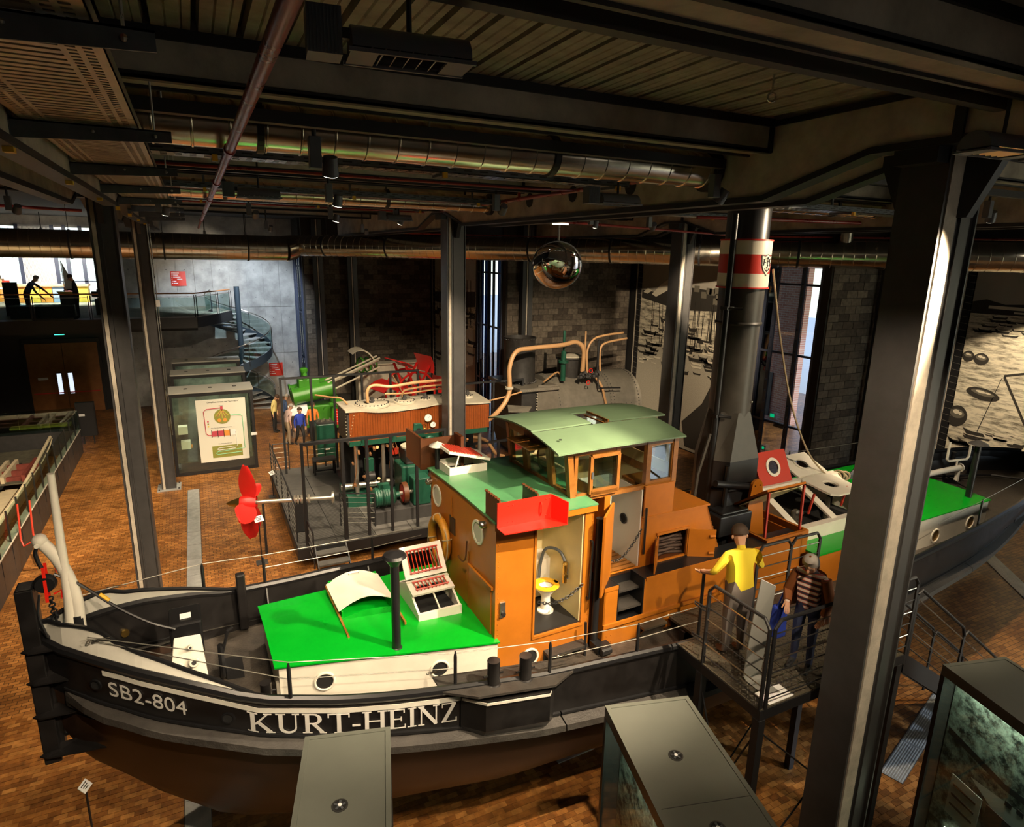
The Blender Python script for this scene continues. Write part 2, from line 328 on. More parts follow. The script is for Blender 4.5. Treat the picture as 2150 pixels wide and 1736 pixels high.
# ================================================================== columns
def column(x, y, w, d, ztop, label, base=True, xs=0.03, ws=0.2):
    t = thing('steel_column', (x+w/2, y+d/2, 0), label, 'column')
    b = MB(); b.box(x, x+xs, y, y+d, 0, ztop).box(x+xs+ws, x+w, y, y+d, 0, ztop).box(x+xs, x+xs+ws, y+0.02, y+d-0.02, 0, ztop)
    b.box(x+xs+ws+0.05, x+xs+ws+0.07, y-0.02, y, 0, ztop).box(x+w-0.02, x+w, y-0.03, y, 0, ztop)
    b.build('steel_shaft', 'steel_grey', t)
    MB().box(x+xs+0.012, x+xs+ws-0.012, y-0.012, y+0.03, 0, ztop).build('concrete_infill', 'concrete_strip', t)
    b = MB(); b.box(x-0.16, x+w+0.16, y+0.02, y+d-0.02, ztop-0.16, ztop-0.02)
    for s in (-1, 1):
        yy = y+d/2+s*(d/2); b.prism([(x+w/2-0.05, yy, ztop), (x+w/2-0.05, yy+s*0.34, ztop), (x+w/2-0.05, yy+s*0.34, ztop-0.1), (x+w/2-0.05, yy+s*0.1, ztop-0.62), (x+w/2-0.05, yy, ztop-0.62)], (0.1, 0, 0))
    b.build('head_bracket', 'steel_black', t)
    if base:
        b = MB(); b.box(x-0.14, x+w+0.14, y-0.14, y+d+0.14, 0.0, 0.03); b.build('base_plate', 'strip_metal', t)
        for sx in (x-0.08, x+w+0.08):
            for sy in (y-0.08, y+d+0.08): MB().cyl((sx, sy, 0.03), (sx, sy, 0.07), 0.025, 6).build('anchor_bolt', 'steel_grey', t)
    return t
column(-1.63, 14.35, 0.43, 0.45, 8.93, 'tall dark steel column standing behind the tug bow, left of the propeller', ws=0.09)
column(-1.56, 23.2, 0.43, 0.45, 8.93, 'dark steel column with cable conduits beside the front display case', ws=0.09)
column(6.14, 16.5, 0.52, 0.5, 8.93, 'dark steel column rising beside the wood clad steam engine', ws=0.09)
column(6.14, 3.73, 0.52, 0.45, 8.93, 'nearest broad steel column with pale concrete strip in front of gangway', ws=0.2)
column(13.3, 15.6, 0.5, 0.5, 8.93, 'dark steel column in front of the harbour mural beside the funnel', ws=0.14)
column(-8.75, 29.8, 0.45, 0.45, 4.7, 'short steel column under the gallery at the left edge', ws=0.14)
b = MB()
for k, x in enumerate((-1.18, -1.12)): b.tube([(x+0.05, 23.15, 8.6), (x+0.05, 23.15, 2.2-k*0.3)], 0.018, 6)
tag(b.build('cable_conduit', 'galv'), 'pair of thin metal conduits down the column beside display case', 'conduit')
tag(MB().box(-1.12, -1.0, 23.05, 23.13, 6.1, 6.32).build('junction_box', 'white', bevel=0.01), 'small white junction box on the column conduits', 'junction box')
# ================================================================== walls
def masonry(wall, axis, pos, a0, a1, z0, z1, bw, bh, limit=300, depth=0.04):
    # blocks on a plane: axis 'x' -> plane y=pos facing -y ; axis 'y' -> plane x=pos facing -x
    rows = int((z1-z0)/bh); cache = {}; k = 0; rest = MB(); items = []
    for j in range(rows):
        z = z0+j*bh; a = a0-(bw/2 if j % 2 else 0)
        while a < a1-0.02:
            s, e = max(a, a0), min(a+bw, a1); a += bw
            if e-s > 0.04: items.append((s, e-s, z))
    items.sort(key=lambda t: abs(t[2]-4.6))
    for s, w, z in items:
        dd = depth*random.uniform(0.75, 1.15)
        if k < limit:
            key = round(w, 2)
            if key not in cache:
                b = MB(); (b.box(0.006, w-0.006, -depth, 0, 0.006, bh-0.006) if axis == 'x' else b.box(-depth, 0, 0.006, w-0.006, 0.006, bh-0.006))
                o = b.build('block', 'block'); cache[key] = o.data; bpy.data.objects.remove(o)
            inst('block', cache[key], (s, pos+random.uniform(-0.006, 0.006), z) if axis == 'x' else (pos+random.uniform(-0.006, 0.006), s, z), wall); k += 1
        else:
            (rest.box(s+0.006, s+w-0.006, pos-dd, pos, z+0.006, z+bh-0.006) if axis == 'x' else rest.box(pos-dd, pos, s+0.006, s+w-0.006, z+0.006, z+bh-0.006))
    if rest.v: rest.build('block_field', 'block', wall, kind='stuff')
def wall(name, x0, x1, y0, y1, z0=0, z1=9.5, m='mortar'): return struct(MB().box(x0, x1, y0, y1, z0, z1).build(name, m))
w_conc = wall('wall_back', -3.2, 4.95, 36.84, 37.1, 0, 9.5, 'concrete_wall')
MB().box(-12, -3.2, 36.84, 37.1, 0, 4.75).build('lower_wall', 'steel_black', w_conc)
b = MB()
for i in range(10):
    for j, (za, zb) in enumerate(((0, 2.45), (2.46, 4.95), (4.96, 7.4), (7.41, 9.5))):
        xa = -3.2+i*0.815; MB().box(xa+0.006, xa+0.806, 36.80, 36.85, za+0.006, zb-0.006).build('concrete_panel', 'concrete_wall', w_conc)
        for dz in (0.5, 1.9):
            if za+dz < 9.3: b.cyl((xa+0.4, 36.797, za+dz), (xa+0.4, 36.81, za+dz), 0.02, 8)
b.build('tie_hole', 'steel_black', w_conc, kind='stuff')
w1 = wall('wall_masonry_far', 5.0, 11.75, 34.15, 34.5); masonry(w1, 'x', 34.15, 5.05, 11.7, 0.5, 8.0, 0.5, 0.25)
w2 = wall('wall_masonry_middle', 11.75, 18.1, 24.56, 24.9); masonry(w2, 'x', 24.56, 11.8, 18.05, 0.9, 7.9, 0.5, 0.25)
w3 = wall('wall_masonry_near', 18.05, 24.7, 14.02, 14.3); masonry(w3, 'x', 14.02, 18.1, 24.6, 0.0, 8.0, 0.5, 0.25)
# facade planes facing -x, each: solid part behind the mural; the window opening is left free
struct(MB().box(11.75, 12.0, 27.7, 34.5, 0, 9.5).build('wall_mural_far', 'steel_black'))
struct(MB().box(18.1, 18.35, 17.5, 24.9, 0, 9.5).build('wall_mural_middle', 'steel_black'))
struct(MB().box(24.7, 24.95, 7.2, 14.3, 0, 9.5).build('wall_mural_near', 'steel_black'))
struct(MB().box(24.7, 33, 3.7, 3.95, 0, 9.5).build('wall_right_return', 'concrete'))
struct(MB().box(32.8, 33, -6, 3.7, 0, 9.5).build('wall_right', 'concrete'))
struct(MB().box(-12.2, -12, -6, 48, 0, 9.5).build('wall_left', 'steel_black'))
struct(MB().box(-12, 17, -6.2, -6, 0, 9.5).box(17, 25, -6.2, -6, 7.7, 9.5).box(25, 33, -6.2, -6, 0, 9.5).build('wall_front', 'concrete'))
fw = struct(MB().box(17, 25, -6.16, -6.04, 7.6, 7.7).box(17, 25, -6.16, -6.04, 0, 0.1).build('window_6', 'window_steel'))
for k in range(5): MB().box(17+k*2-0.05, 17+k*2+0.05, -6.18, -6.02, 0, 7.7).build('mullion', 'window_steel', fw)
for k in range(4): MB().box(17.06+k*2, 18.94+k*2, -6.11, -6.10, 0.1, 7.6).build('pane', 'window_glass', fw)
_l = bpy.data.lights.new('daylight_portal', 'AREA'); _l.shape = 'RECTANGLE'; _l.size = 8; _l.size_y = 7.6; _l.cycles.is_portal = True
_o = bpy.data.objects.new('daylight_portal', _l); COL.objects.link(_o); _o.location = (21, -6.4, 3.85); _o.rotation_euler = Vector((0,1,0)).to_track_quat('-Z', 'Z').to_euler()
for nm, x0, x1, y0, y1 in (('a', 11.7, 12.0, 24.9, 27.7), ('b', 18.05, 18.35, 14.3, 17.5), ('c', 24.65, 24.95, 3.95, 7.2), ('d', 4.9, 5.2, 34.5, 37.0)):
    struct(MB().box(x0, x1, y0, y1, 7.7, 9.5).build('wall_over_window_'+nm, 'steel_black'))
# ------------------------------------------------------------------ windows in the stepped facade (planes facing -x)
clear_glass('dark_pane', (0.045, 0.06, 0.11), 0.08)
def facade_window(n, x, ya, yb, posts, dotted, clear=None):
    w = struct(MB().box(x-0.06, x+0.08, ya-0.05, ya+0.05, 0, 7.75).box(x-0.06, x+0.08, yb-0.05, yb+0.05, 0, 7.75).box(x-0.06, x+0.08, ya, yb, 7.66, 7.75).build('window_%d' % n, 'window_steel'))
    ys = sorted(posts+[ya, yb])
    for z in (2.3, 4.78, 7.12): MB().box(x-0.05, x+0.04, ya, yb, z-0.035, z+0.035).build('transom', 'window_steel', w)
    for y in posts:
        b = MB()
        if y in dotted:            # castellated post: round holes shown as real gaps between bridges
            b.box(x-0.2, x-0.13, y-0.07, y-0.03, 0, 7.7).box(x-0.2, x-0.13, y+0.03, y+0.07, 0, 7.7); z = 0.0
            while z < 7.6: b.box(x-0.2, x-0.13, y-0.03, y+0.03, z+0.075, z+0.375); z += 0.375
        else: b.box(x-0.1, x+0.04, y-0.045, y+0.045, 0, 7.7)
        b.build('mullion', 'window_steel', w)
    for p, q in zip(ys, ys[1:]):
        for za, zb in ((0.05, 2.27), (2.33, 4.75), (4.81, 7.09), (7.15, 7.66)):
            MB().box(x-0.006, x+0.006, p+0.05, q-0.05, za, zb).build('pane', 'window_glass' if clear is None or ys.index(p) in clear else 'dark_pane', w)
    l = bpy.data.lights.new('daylight_portal', 'AREA'); l.shape = 'RECTANGLE'; l.size = yb-ya; l.size_y = 7.6; l.cycles.is_portal = True
    o = bpy.data.objects.new('daylight_portal', l); COL.objects.link(o); o.location = (x+0.25, (ya+yb)/2, 3.8); o.rotation_euler = Vector((-1,0,0)).to_track_quat('-Z', 'Z').to_euler()
    return w
facade_window(1, 4.98, 34.6, 36.75, [35.3, 36.0], [35.3, 36.0], ())
facade_window(2, 11.78, 25.0, 27.6, [25.5, 26.3, 26.9], [25.5, 26.9], (1,))
wn3 = facade_window(3, 18.12, 14.35, 17.4, [14.95, 16.0, 16.6], [14.95, 16.0], (0, 1))
facade_window(4, 24.74, 4.0, 7.1, [5.0, 6.0], [5.0])
# emergency door parts in the lit window: push bar, closer, exit pictogram plates
MB().box(18.0, 18.05, 15.02, 15.95, 1.05, 1.12).build('push_bar', 'sign_red', wn3)
MB().box(17.98, 18.06, 15.1, 15.5, 2.2, 2.28).build('door_closer', 'bracket_grey', wn3)
mat('exit_green', (0.0, 0.35, 0.14), 0.5, emit=(0.0, 0.6, 0.25, 0.6)); mat('paper_white', (0.8, 0.8, 0.78), 0.6)
MB().box(18.0, 18.04, 15.5, 15.72, 2.42, 2.64).build('exit_plate', 'paper_white', wn3); MB().box(17.99, 18.0, 15.52, 15.7, 2.5, 2.62).build('exit_pictogram', 'exit_green', wn3)
MB().box(18.0, 18.03, 15.75, 15.93, 1.2, 1.4).build('notice_plate', 'paper_white', wn3); MB().cyl((18.0, 15.84, 1.3), (17.99, 15.84, 1.3), 0.05, 12).build('notice_dot', 'exit_green', wn3)
# slim posts standing in front of the masonry
for x, y, nm in ((5.45, 33.7, 'first slim steel post before the dark far masonry wall'), (7.05, 33.3, 'slim twin steel post in the middle of far masonry wall'), (12.3, 24.1, 'slim steel post between the far window and masonry wall'), (20.2, 13.6, 'slim steel pipe post before the nearest masonry panel')):
    t = thing('wall_post', (x, y, 0), nm, 'post'); w = 0.16 if y > 20 else 0.1
    MB().box(x, x+w, y, y+0.25, 0, 9.4).build('post_flange', 'steel_black', t); MB().box(x+w+0.03, x+w+0.08, y, y+0.25, 0, 9.4).build('post_strip', 'concrete_strip', t)
    MB().box(x+w+0.11, x+w*2+0.15, y, y+0.25, 0, 9.4).build('post_flange', 'steel_grey', t)
# ================================================================== the tugboat
mat('hull_black', (0.011, 0.010, 0.010), 0.33, var=0.35, scale=4, bump=0.06, bscale=5)
mat('hull_brown', (0.035, 0.016, 0.008), 0.45, var=0.4, scale=2.5)
mat('fender', (0.035, 0.031, 0.027), 0.55, var=0.35, scale=6, bump=0.3, bscale=40)
mat('boat_white', (0.72, 0.68, 0.58), 0.38, var=0.06, scale=3)
mat('bulwark_white', (0.62, 0.60, 0.53), 0.35, var=0.1, scale=3)
mat('deck_green', (0.0, 0.30, 0.012), 0.32, var=0.08, scale=3)
mat('roof_green', (0.075, 0.235, 0.10), 0.36, var=0.16, scale=4)
mat('wheel_green', (0.15, 0.235, 0.135), 0.40, var=0.10, scale=2)
mat('orange', (0.40, 0.128, 0.010), 0.36, var=0.10, scale=3)
mat('nav_red', (0.72, 0.018, 0.008), 0.35)
mat('red_frame', (0.45, 0.035, 0.015), 0.4)
mat('brown_board', (0.09, 0.028, 0.008), 0.4, var=0.15)
mat('varnish', (0.30, 0.125, 0.025), 0.32, col2=(0.22, 0.08, 0.014), scale=12)
mat('cream', (0.70, 0.60, 0.32), 0.45, var=0.06, scale=2)
mat('liner', (0.55, 0.53, 0.47), 0.5)
mat('deck_iron', (0.055, 0.045, 0.036), 0.42, var=0.5, scale=7, bump=0.4, bscale=45)
mat('porcelain', (0.82, 0.80, 0.74), 0.15)
mat('seat_yellow', (0.80, 0.42, 0.02), 0.35)
mat('brass', (0.55, 0.36, 0.10), 0.35, metal=1.0)
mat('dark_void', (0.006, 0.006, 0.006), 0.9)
mat('rope', (0.33, 0.25, 0.15), 0.8)
mat('wire', (0.30, 0.29, 0.25), 0.4, metal=0.7)
mat('checker', (0.10, 0.085, 0.06), 0.38, metal=0.4, var=0.2)
_BA = radians(2.0); _bc, _bs = cos(_BA), sin(_BA)
def Bp(s, t, z): return Vector((s*_bc-t*_bs, 7.75+s*_bs+t*_bc, z))
class BB(MB):
    def add(s, vs, fs): return MB.add(s, [Bp(*v) for v in vs], fs)
tug = thing('tugboat', Bp(8, 0, 0), 'black hulled harbour tug with orange deckhouse, green roofs and tall funnel', 'boat')
HB = [(-1.82, 0.02), (-1.6, 0.30), (-1.3, 0.56), (-0.9, 0.82), (-0.4, 1.06), (0.2, 1.30), (1.0, 1.53), (1.6, 1.67), (3.3, 1.95), (5.7, 2.22), (8.2, 2.25), (10.6, 2.12), (13.2, 1.92), (15.2, 1.68), (17.0, 1.40), (18.2, 1.02), (19.0, 0.55), (19.4, 0.03)]
ZG = [(-1.82, 3.76), (-1.48, 3.71), (-1.08, 3.62), (-0.7, 3.50), (-0.29, 3.36), (0.16, 3.19), (1.0, 3.06), (2.05, 2.96), (3.3, 2.88), (5.7, 2.83), (10.6, 2.86), (13.2, 2.90), (16, 2.97), (19.4, 3.12)]
ZK = [(-1.82, 2.75), (-1.57, 2.15), (-0.9, 1.40), (-0.2, 0.78), (0.7, 0.52), (3, 0.45), (12, 0.45), (14.5, 0.8), (16.5, 1.5), (18.2, 2.1), (19.4, 2.55)]
ZD = [(-1.82, 2.95), (0.2, 2.62), (3, 2.42), (14, 2.42), (19.4, 2.6)]
BWT = [(-1.82, 0.17), (-1.35, 0.27), (-1.22, 0.27), (-1.08, 0.19), (0.1, 0.03), (0.2, 0.0)]
FDR = [(-1.82, 0.58), (-1.25, 0.64), (-0.75, 0.65), (0.12, 0.53), (1.6, 0.57), (3.4, 0.66), (5.7, 0.74), (16, 0.74), (19.4, 0.6)]
PEX = [(-1.82, 1.1), (0.2, 1.7), (3, 3.2), (11, 3.2), (15, 1.8), (19.4, 1.2)]
hb = lambda s: lerp(HB, s); zg = lambda s: lerp(ZG, s)
def hull_sec(s, v):                         # v 0 at gunwale .. 1 at keel
    z0, z1 = zg(s), lerp(ZK, s); p = lerp(PEX, s)
    return hb(s)*max(0.0, 1-v**p)**0.6, z0+(z1-z0)*v
SS = [-1.82+ i*(19.4+1.82)/70 for i in range(71)]
SS = sorted(set(SS+[-1.75, -1.7, -1.6, -1.4, 19.2, 19.3]))
def hull():
    vf = []; up = BB(); lo = BB()
    for side in (-1, 1):
        R1 = []; R2 = []
        for s in SS:
            fr = lerp(FDR, s)/(zg(s)-lerp(ZK, s))
            fr = min(fr, 0.8)
            R1.append([(s, side*hull_sec(s, fr*k/4)[0], hull_sec(s, fr*k/4)[1]) for k in range(5)])
            R2.append([(s, side*hull_sec(s, fr+(1-fr)*k/9)[0], hull_sec(s, fr+(1-fr)*k/9)[1]) for k in range(10)])
        up.grid(R1); lo.grid(R2)
    h = up.build('hull_topside', 'hull_black', tug, smooth=True); lo.build('hull_bottom', 'hull_brown', tug, smooth=True)
    # gunwale rail, rubbing strake, white line
    for side, nm in ((-1, 'near'), (1, 'far')):
        b = BB(); b.tube([(s, side*(hb(s)-0.02), zg(s)+0.015) for s in SS if s < 19.35], 0.055, 8); b.build('gunwale_rail', 'black_gloss', tug, smooth=True)
        segs = [(-1.66, 0.9), (0.92, 3.6), (3.62, 8), (8.02, 13), (13.02, 18.9)]
        for a, c in segs:
            b = BB(); n = 14; rows = []
            for k in range(n+1):
                s = a+(c-a)*k/n; y, z = hb(s), zg(s)-lerp(FDR, s); y = hull_sec(s, min(0.8, lerp(FDR, s)/(zg(s)-lerp(ZK, s))))[0]; o = 0.17*min(1, (s+1.75)/0.35 if s < 0 else 1)
                rows.append([(s, side*(y-0.05), z+0.07), (s, side*(y+0.03), z+0.07), (s, side*(y+o), z+0.03), (s, side*(y+o+0.01), z-0.05), (s, side*(y+0.04), z-0.12), (s, side*(y-0.05), z-0.12)])
            b.grid(rows); b.add(rows[0], [tuple(range(6))]); b.add(rows[-1], [tuple(range(6))]); b.build('rubbing_strake', 'fender', tug)
            b = BB(); rows = []
            for k in range(n+1):
                s = a+(c-a)*k/n; y, z = hull_sec(s, min(0.8, lerp(FDR, s)/(zg(s)-lerp(ZK, s))))[0], zg(s)-lerp(FDR, s)
                rows.append([(s, side*(y-0.02), z+0.12), (s, side*(y+0.045), z+0.115), (s, side*(y+0.045), z+0.085), (s, side*(y-0.02), z+0.06)])
            b.grid(rows); b.build('strake_moulding', 'black_gloss', tug)
        # white painted line under the gunwale
        b = BB(); pts = [-1.25+k*(2.55+1.25)/24 for k in range(25)]
        b.slab([[(s, side*(hull_sec(s, 0.02)[0]+0.008), zg(s)-0.075) for s in pts], [(s, side*(hull_sec(s, 0.05)[0]+0.010), zg(s)-0.135) for s in pts]], (0, -side*0.006, 0)); b.build('white_line', 'bulwark_white', tug)
        # raised white bow bulwark
        pts = [-1.80+k*2.0/30 for k in range(31)]
        top = lambda s: lerp(BWT, s)
        b = BB(); b.slab([[(s, side*max(0.0, hb(s)-0.015), zg(s)+0.03) for s in pts], [(s, side*max(0.0, hb(s)-0.03-0.34*top(s)), zg(s)+0.03+top(s)) for s in pts]], (0, -side*0.03, 0)); o = b.build('bow_bulwark', 'bulwark_white', tug)
        b = BB(); b.tube([(s, side*max(0.0, hb(s)-0.045-0.34*top(s)), zg(s)+0.04+top(s)) for s in pts], 0.026, 6); b.build('bulwark_cap', 'black_gloss', o, smooth=True)
        # inside of the bulwark
        b = BB(); ps = [s for s in SS if -1.7 < s < 19.2]
        b.grid([[(s, side*(hb(s)-0.05), zg(s)+0.01) for s in ps], [(s, side*max(0.01, hb(s)-0.09), lerp(ZD, s)) for s in ps]]); b.build('bulwark_inside', 'hull_black', tug)
        for s in (0.6, 2.2, 11.5, 13.5, 15.5, 17): 
            b = BB(); b.prism([(s, side*(hb(s)-0.06), zg(s)-0.02), (s, side*(hb(s)-0.34), lerp(ZD, s)), (s, side*(hb(s)-0.08), lerp(ZD, s))], (0.02, 0, 0)); b.build('bulwark_stay', 'hull_black', tug)
    # deck
    b = BB(); b.grid([[(s, tt*max(0.02, hb(s)-0.08), lerp(ZD, s)+0.02*(1-tt*tt)) for tt in (-1, -0.6, -0.2, 0.2, 0.6, 1)] for s in SS if s < 19.3]); b.build('deck', 'deck_iron', tug)
    return h
hull()
# stem post with stepped fins, at the bow
b = BB(); b.box(-1.96, -1.80, -0.13, 0.12, 2.30, 4.42); sp = b.build('stem_post', 'hull_black', tug, bevel=0.012)
BB().box(-1.94, -1.82, -0.10, 0.09, 4.40, 4.425).build('post_cap', 'fender', sp)
b = BB(); b.box(-1.82, -1.76, -0.05, 0.05, 2.35, 3.9); b.build('post_web', 'hull_black', sp)
for z, e in ((2.42, 0.5), (2.92, 0.25), (3.34, 0.42), (3.72, 0.42)):
    for sd in (-1, 1): BB().prism([(-1.99, sd*0.13, z), (-1.92, sd*0.19, z), (-1.80+e*0.9, sd*(0.20+e*0.25), z+0.03), (-1.80+e*0.4, sd*0.06, z+0.06), (-1.80, sd*0.06, z+0.06)], (0, 0, 0.018)).build('step_fin', 'hull_black', sp)
# bow: hawse hole and scupper, lettering
def hull_pt(s, dz, out=0.006):
    v = dz/(zg(s)-lerp(ZK, s)); y, z = hull_sec(s, v); return Vector((s, -(y+out), z))
for s, dz, r in ((-1.33, 0.30, 0.05), (-0.12, 0.30, 0.055)):
    c = hull_pt(s, dz, 0); c2 = hull_pt(s+0.05, dz, 0); u = (c2-c).normalized(); nrm = Vector((u.y, -u.x, 0)).normalized()
    o = BB(); o.lathe([(r*1.35, -0.02), (r*1.35, 0.012), (r, 0.014), (r, -0.03)], c, nrm, 18); q = o.build('hawse_ring', 'black_gloss', tug, smooth=True)
    BB().cyl(c-nrm*0.02, c+nrm*0.003, r, 18).build('hawse_hole', 'dark_void', q)
mat('letter_white', (0.66, 0.64, 0.60), 0.5)
def bend_on_hull(s0, zbase, slope):
    def f(x, y, z):
        s = s0+x; p = hull_pt(s, 0.1, 0); zz = zg(s)-zbase+y
        dz = zg(s)-zz; v = max(0.001, dz/(zg(s)-lerp(ZK, s))); yy = hull_sec(s, v)[0]
        return Bp(s+0.0*y, -(yy+0.010+z), zz)
    return f
text('SB2-804', None, (1,0,0), (0,0,1), 0.27, 'letter_white', 'registration_number', tug, 0.003, bend=bend_on_hull(-1.22, 0.39, 0), sx=0.80)
def serif_word(word, s0, h, zbase, name, sx=1.0):
    f = bend_on_hull(s0, zbase, 0); x = 0.0; TH, TN, SE = 0.155, 0.06, 0.055
    def seg(pts, ws):
        P = [Vector((p[0], p[1])) for p in pts]; L = []; R = []
        for i, p in enumerate(P):
            d = (P[min(i+1, len(P)-1)]-P[max(i-1, 0)]).normalized(); nn = Vector((-d.y, d.x)); w = ws[i] if isinstance(ws, list) else ws
            L.append(p+nn*w/2); R.append(p-nn*w/2)
        for i in range(len(P)-1):
            q = [L[i], L[i+1], R[i+1], R[i]]; n = 4
            bx[0].add([f((x+a.x)*h*sx, a.y*h, zz) for zz in (0, 0.004) for a in q], [(0,1,2,3), (7,6,5,4), (0,1,5,4), (1,2,6,5), (2,3,7,6), (3,0,4,7)])
    def stem(cx, w=TH, y0=0, y1=1, bot=True, top=True):
        n = 4
        for k in range(n): seg([(cx, y0+(y1-y0)*k/n), (cx, y0+(y1-y0)*(k+1)/n)], w)
        if bot: seg([(cx-w/2-0.10, y0+SE/2), (cx+w/2+0.10, y0+SE/2)], SE)
        if top: seg([(cx-w/2-0.10, y1-SE/2), (cx+w/2+0.10, y1-SE/2)], SE)
    bx = [None]
    for ch in word:
        bx[0] = MB()
        if ch == 'K': stem(0.18); seg([(0.26, 0.42), (0.70, 0.97)], TN); seg([(0.36, 0.55), (0.80, 0.03)], TH); seg([(0.55, 0.972), (0.85, 0.972)], SE); seg([(0.62, 0.028), (0.95, 0.028)], SE); w = 0.98
        elif ch == 'U':
            stem(0.18, TH, 0.3, 1, bot=False); stem(0.72, TN, 0.3, 1, bot=False)
            seg([(0.18+0.27*(1-cos(a)), 0.3-0.27*sin(a)) for a in [pi*k/8 for k in range(9)]], [TH*(1-k/8)+TN*k/8 for k in range(9)]); w = 0.95
        elif ch == 'R':
            stem(0.18); seg([(0.22, 0.97), (0.42, 0.97)]+[(0.42+0.22*sin(a), 0.735+0.235*cos(a)) for a in [pi*k/8 for k in range(1, 8)]]+[(0.42, 0.50), (0.24, 0.50)], [TN, TN, 0.08, 0.11, 0.14, 0.15, 0.14, 0.11, 0.08, TN, TN])
            seg([(0.40, 0.5), (0.74, 0.03)], TH*0.9); seg([(0.62, 0.028), (0.88, 0.028)], SE); w = 0.90
        elif ch == 'T': stem(0.44, top=False); seg([(0.03, 0.972), (0.85, 0.972)], SE); seg([(0.055, 0.8), (0.055, 0.98)], 0.05); seg([(0.825, 0.8), (0.825, 0.98)], 0.05); w = 0.90
        elif ch == '-': seg([(0.04, 0.36), (0.36, 0.36)], 0.10); w = 0.42
        elif ch == 'H': stem(0.18); stem(0.78); seg([(0.2, 0.5), (0.76, 0.5)], TN); w = 0.98
        elif ch == 'E': stem(0.18); seg([(0.2, 0.972), (0.68, 0.972)], SE); seg([(0.2, 0.5), (0.55, 0.5)], TN); seg([(0.2, 0.028), (0.72, 0.028)], SE); seg([(0.66, 0.8), (0.66, 0.98)], 0.05); seg([(0.70, 0.02), (0.70, 0.22)], 0.05); seg([(0.54, 0.38), (0.54, 0.62)], 0.05); w = 0.80
        elif ch == 'I': stem(0.18); w = 0.40
        elif ch == 'N': stem(0.16, TN); stem(0.78, TN, top=True, bot=False); seg([(0.14, 0.97), (0.78, 0.02)], TH); w = 0.95
        elif ch == 'Z': seg([(0.08, 0.972), (0.66, 0.972)], SE); seg([(0.06, 0.028), (0.70, 0.028)], SE); seg([(0.60, 0.96), (0.14, 0.04)], TH); seg([(0.09, 0.78), (0.09, 0.98)], 0.05); seg([(0.68, 0.02), (0.68, 0.22)], 0.05); w = 0.78
        bx[0].build(name, 'letter_white', tug); x += w
serif_word('KURT-HEINZ', 0.06, 0.262, 0.405, 'name_letter', 1.06)
# near-side bollard sponson
def sponson():
    b = BB(); prof = [(2.32, 0.02), (2.55, 0.19), (3.35, 0.19), (3.5, 0.02)]
    rows = []
    for k in range(5):
        z = -0.06-0.56*k/4; rows.append([(s, -(hb(s)+o*(1.0 if k < 4 else 0.55)), zg(s)+z) for s, o in prof])
    b.grid(rows); b.add([(s, -(hb(s)+o), zg(s)-0.06) for s, o in prof]+[(3.5, -(hb(3.5)-0.1), zg(3.5)-0.06), (2.32, -(hb(2.32)-0.1), zg(2.32)-0.06)], [(0,1,2,3,4,5)])
    b.build('sponson', 'hull_black', tug)
    b = BB(); b.prism([(2.1, -(hb(2.1)-0.28), zg(2.1)+0.0), (2.1, -(hb(2.1)+0.03), zg(2.1)), (2.45, -(hb(2.45)+0.21), zg(2.45)), (3.4, -(hb(3.4)+0.21), zg(3.4)), (3.75, -(hb(3.75)+0.03), zg(3.75)), (3.75, -(hb(3.75)-0.25), zg(3.75))], (0, 0, 0.03)); b.build('sponson_plate', 'fender', tug)
    b = BB(); P = [(2.33, -(hb(2.33)+0.03)), (2.56, -(hb(2.56)+0.20)), (3.34, -(hb(3.34)+0.20)), (3.47, -(hb(3.47)+0.04))]
    for p, q in zip(P, P[1:]): b.bar((p[0], p[1]-0.002, zg(p[0])-0.10), (q[0], q[1]-0.002, zg(q[0])-0.10), 0.006, 0.035)
    b.build('sponson_line', 'bulwark_white', tug)
sponson()
def bollard(s, t, z, r, h, name='bollard'):
    o = BB().lathe([(r*1.25, 0), (r*1.25, 0.02), (r, 0.03), (r, h-0.03), (r*1.02, h-0.025), (r*1.02, h), (0.0, h+0.004)], (s, t, z), (0,0,1), 18).build(name, 'hull_black', tug, smooth=True)
    BB().cyl((s-r*1.7, t, z+h*0.42), (s+r*1.7, t, z+h*0.42), 0.014, 8).build('bollard_pin', 'hull_black', o)
bollard(2.72, -1.86, 2.93, 0.075, 0.33); bollard(3.12, -1.92, 2.91, 0.075, 0.33)
bollard(0.28, -1.12, 3.06, 0.06, 0.22)
BB().box(0.20, 0.32, 1.12, 1.24, 2.65, 3.50).build('bollard_post', 'hull_black', tug, bevel=0.02)
# ------------------------------------------------------------------ white forward cabin with green roof
def ct(s): return lerp([(0.45, 0.72), (3.12, 1.18)], s)
def cz(s): return lerp([(0.45, 3.16), (3.12, 2.97)], s)
cab = BB(); P = [0.47, 1.2, 2.0, 2.6, 3.12]
for sd in (-1, 1): cab.grid([[(s, sd*ct(s), 2.3) for s in P], [(s, sd*ct(s), cz(s)) for s in P]])
cab.grid([[(0.47, -ct(0.47), 2.3), (0.47, ct(0.47), 2.3)], [(0.47, -ct(0.47), cz(0.47)), (0.47, ct(0.47), cz(0.47))]])
cabin = cab.build('forward_cabin', 'boat_white', tug)
g = []
for k in range(7):
    s = 0.42+(3.14-0.42)*k/6; g.append([(s, tt*(ct(s)+0.03), cz(s)+0.06*(1-tt*tt)) for tt in (-1, -0.7, -0.35, 0, 0.35, 0.7, 1)])
BB().slab(g, (0, 0, 0.02)).build('cabin_roof', 'deck_green', cabin)
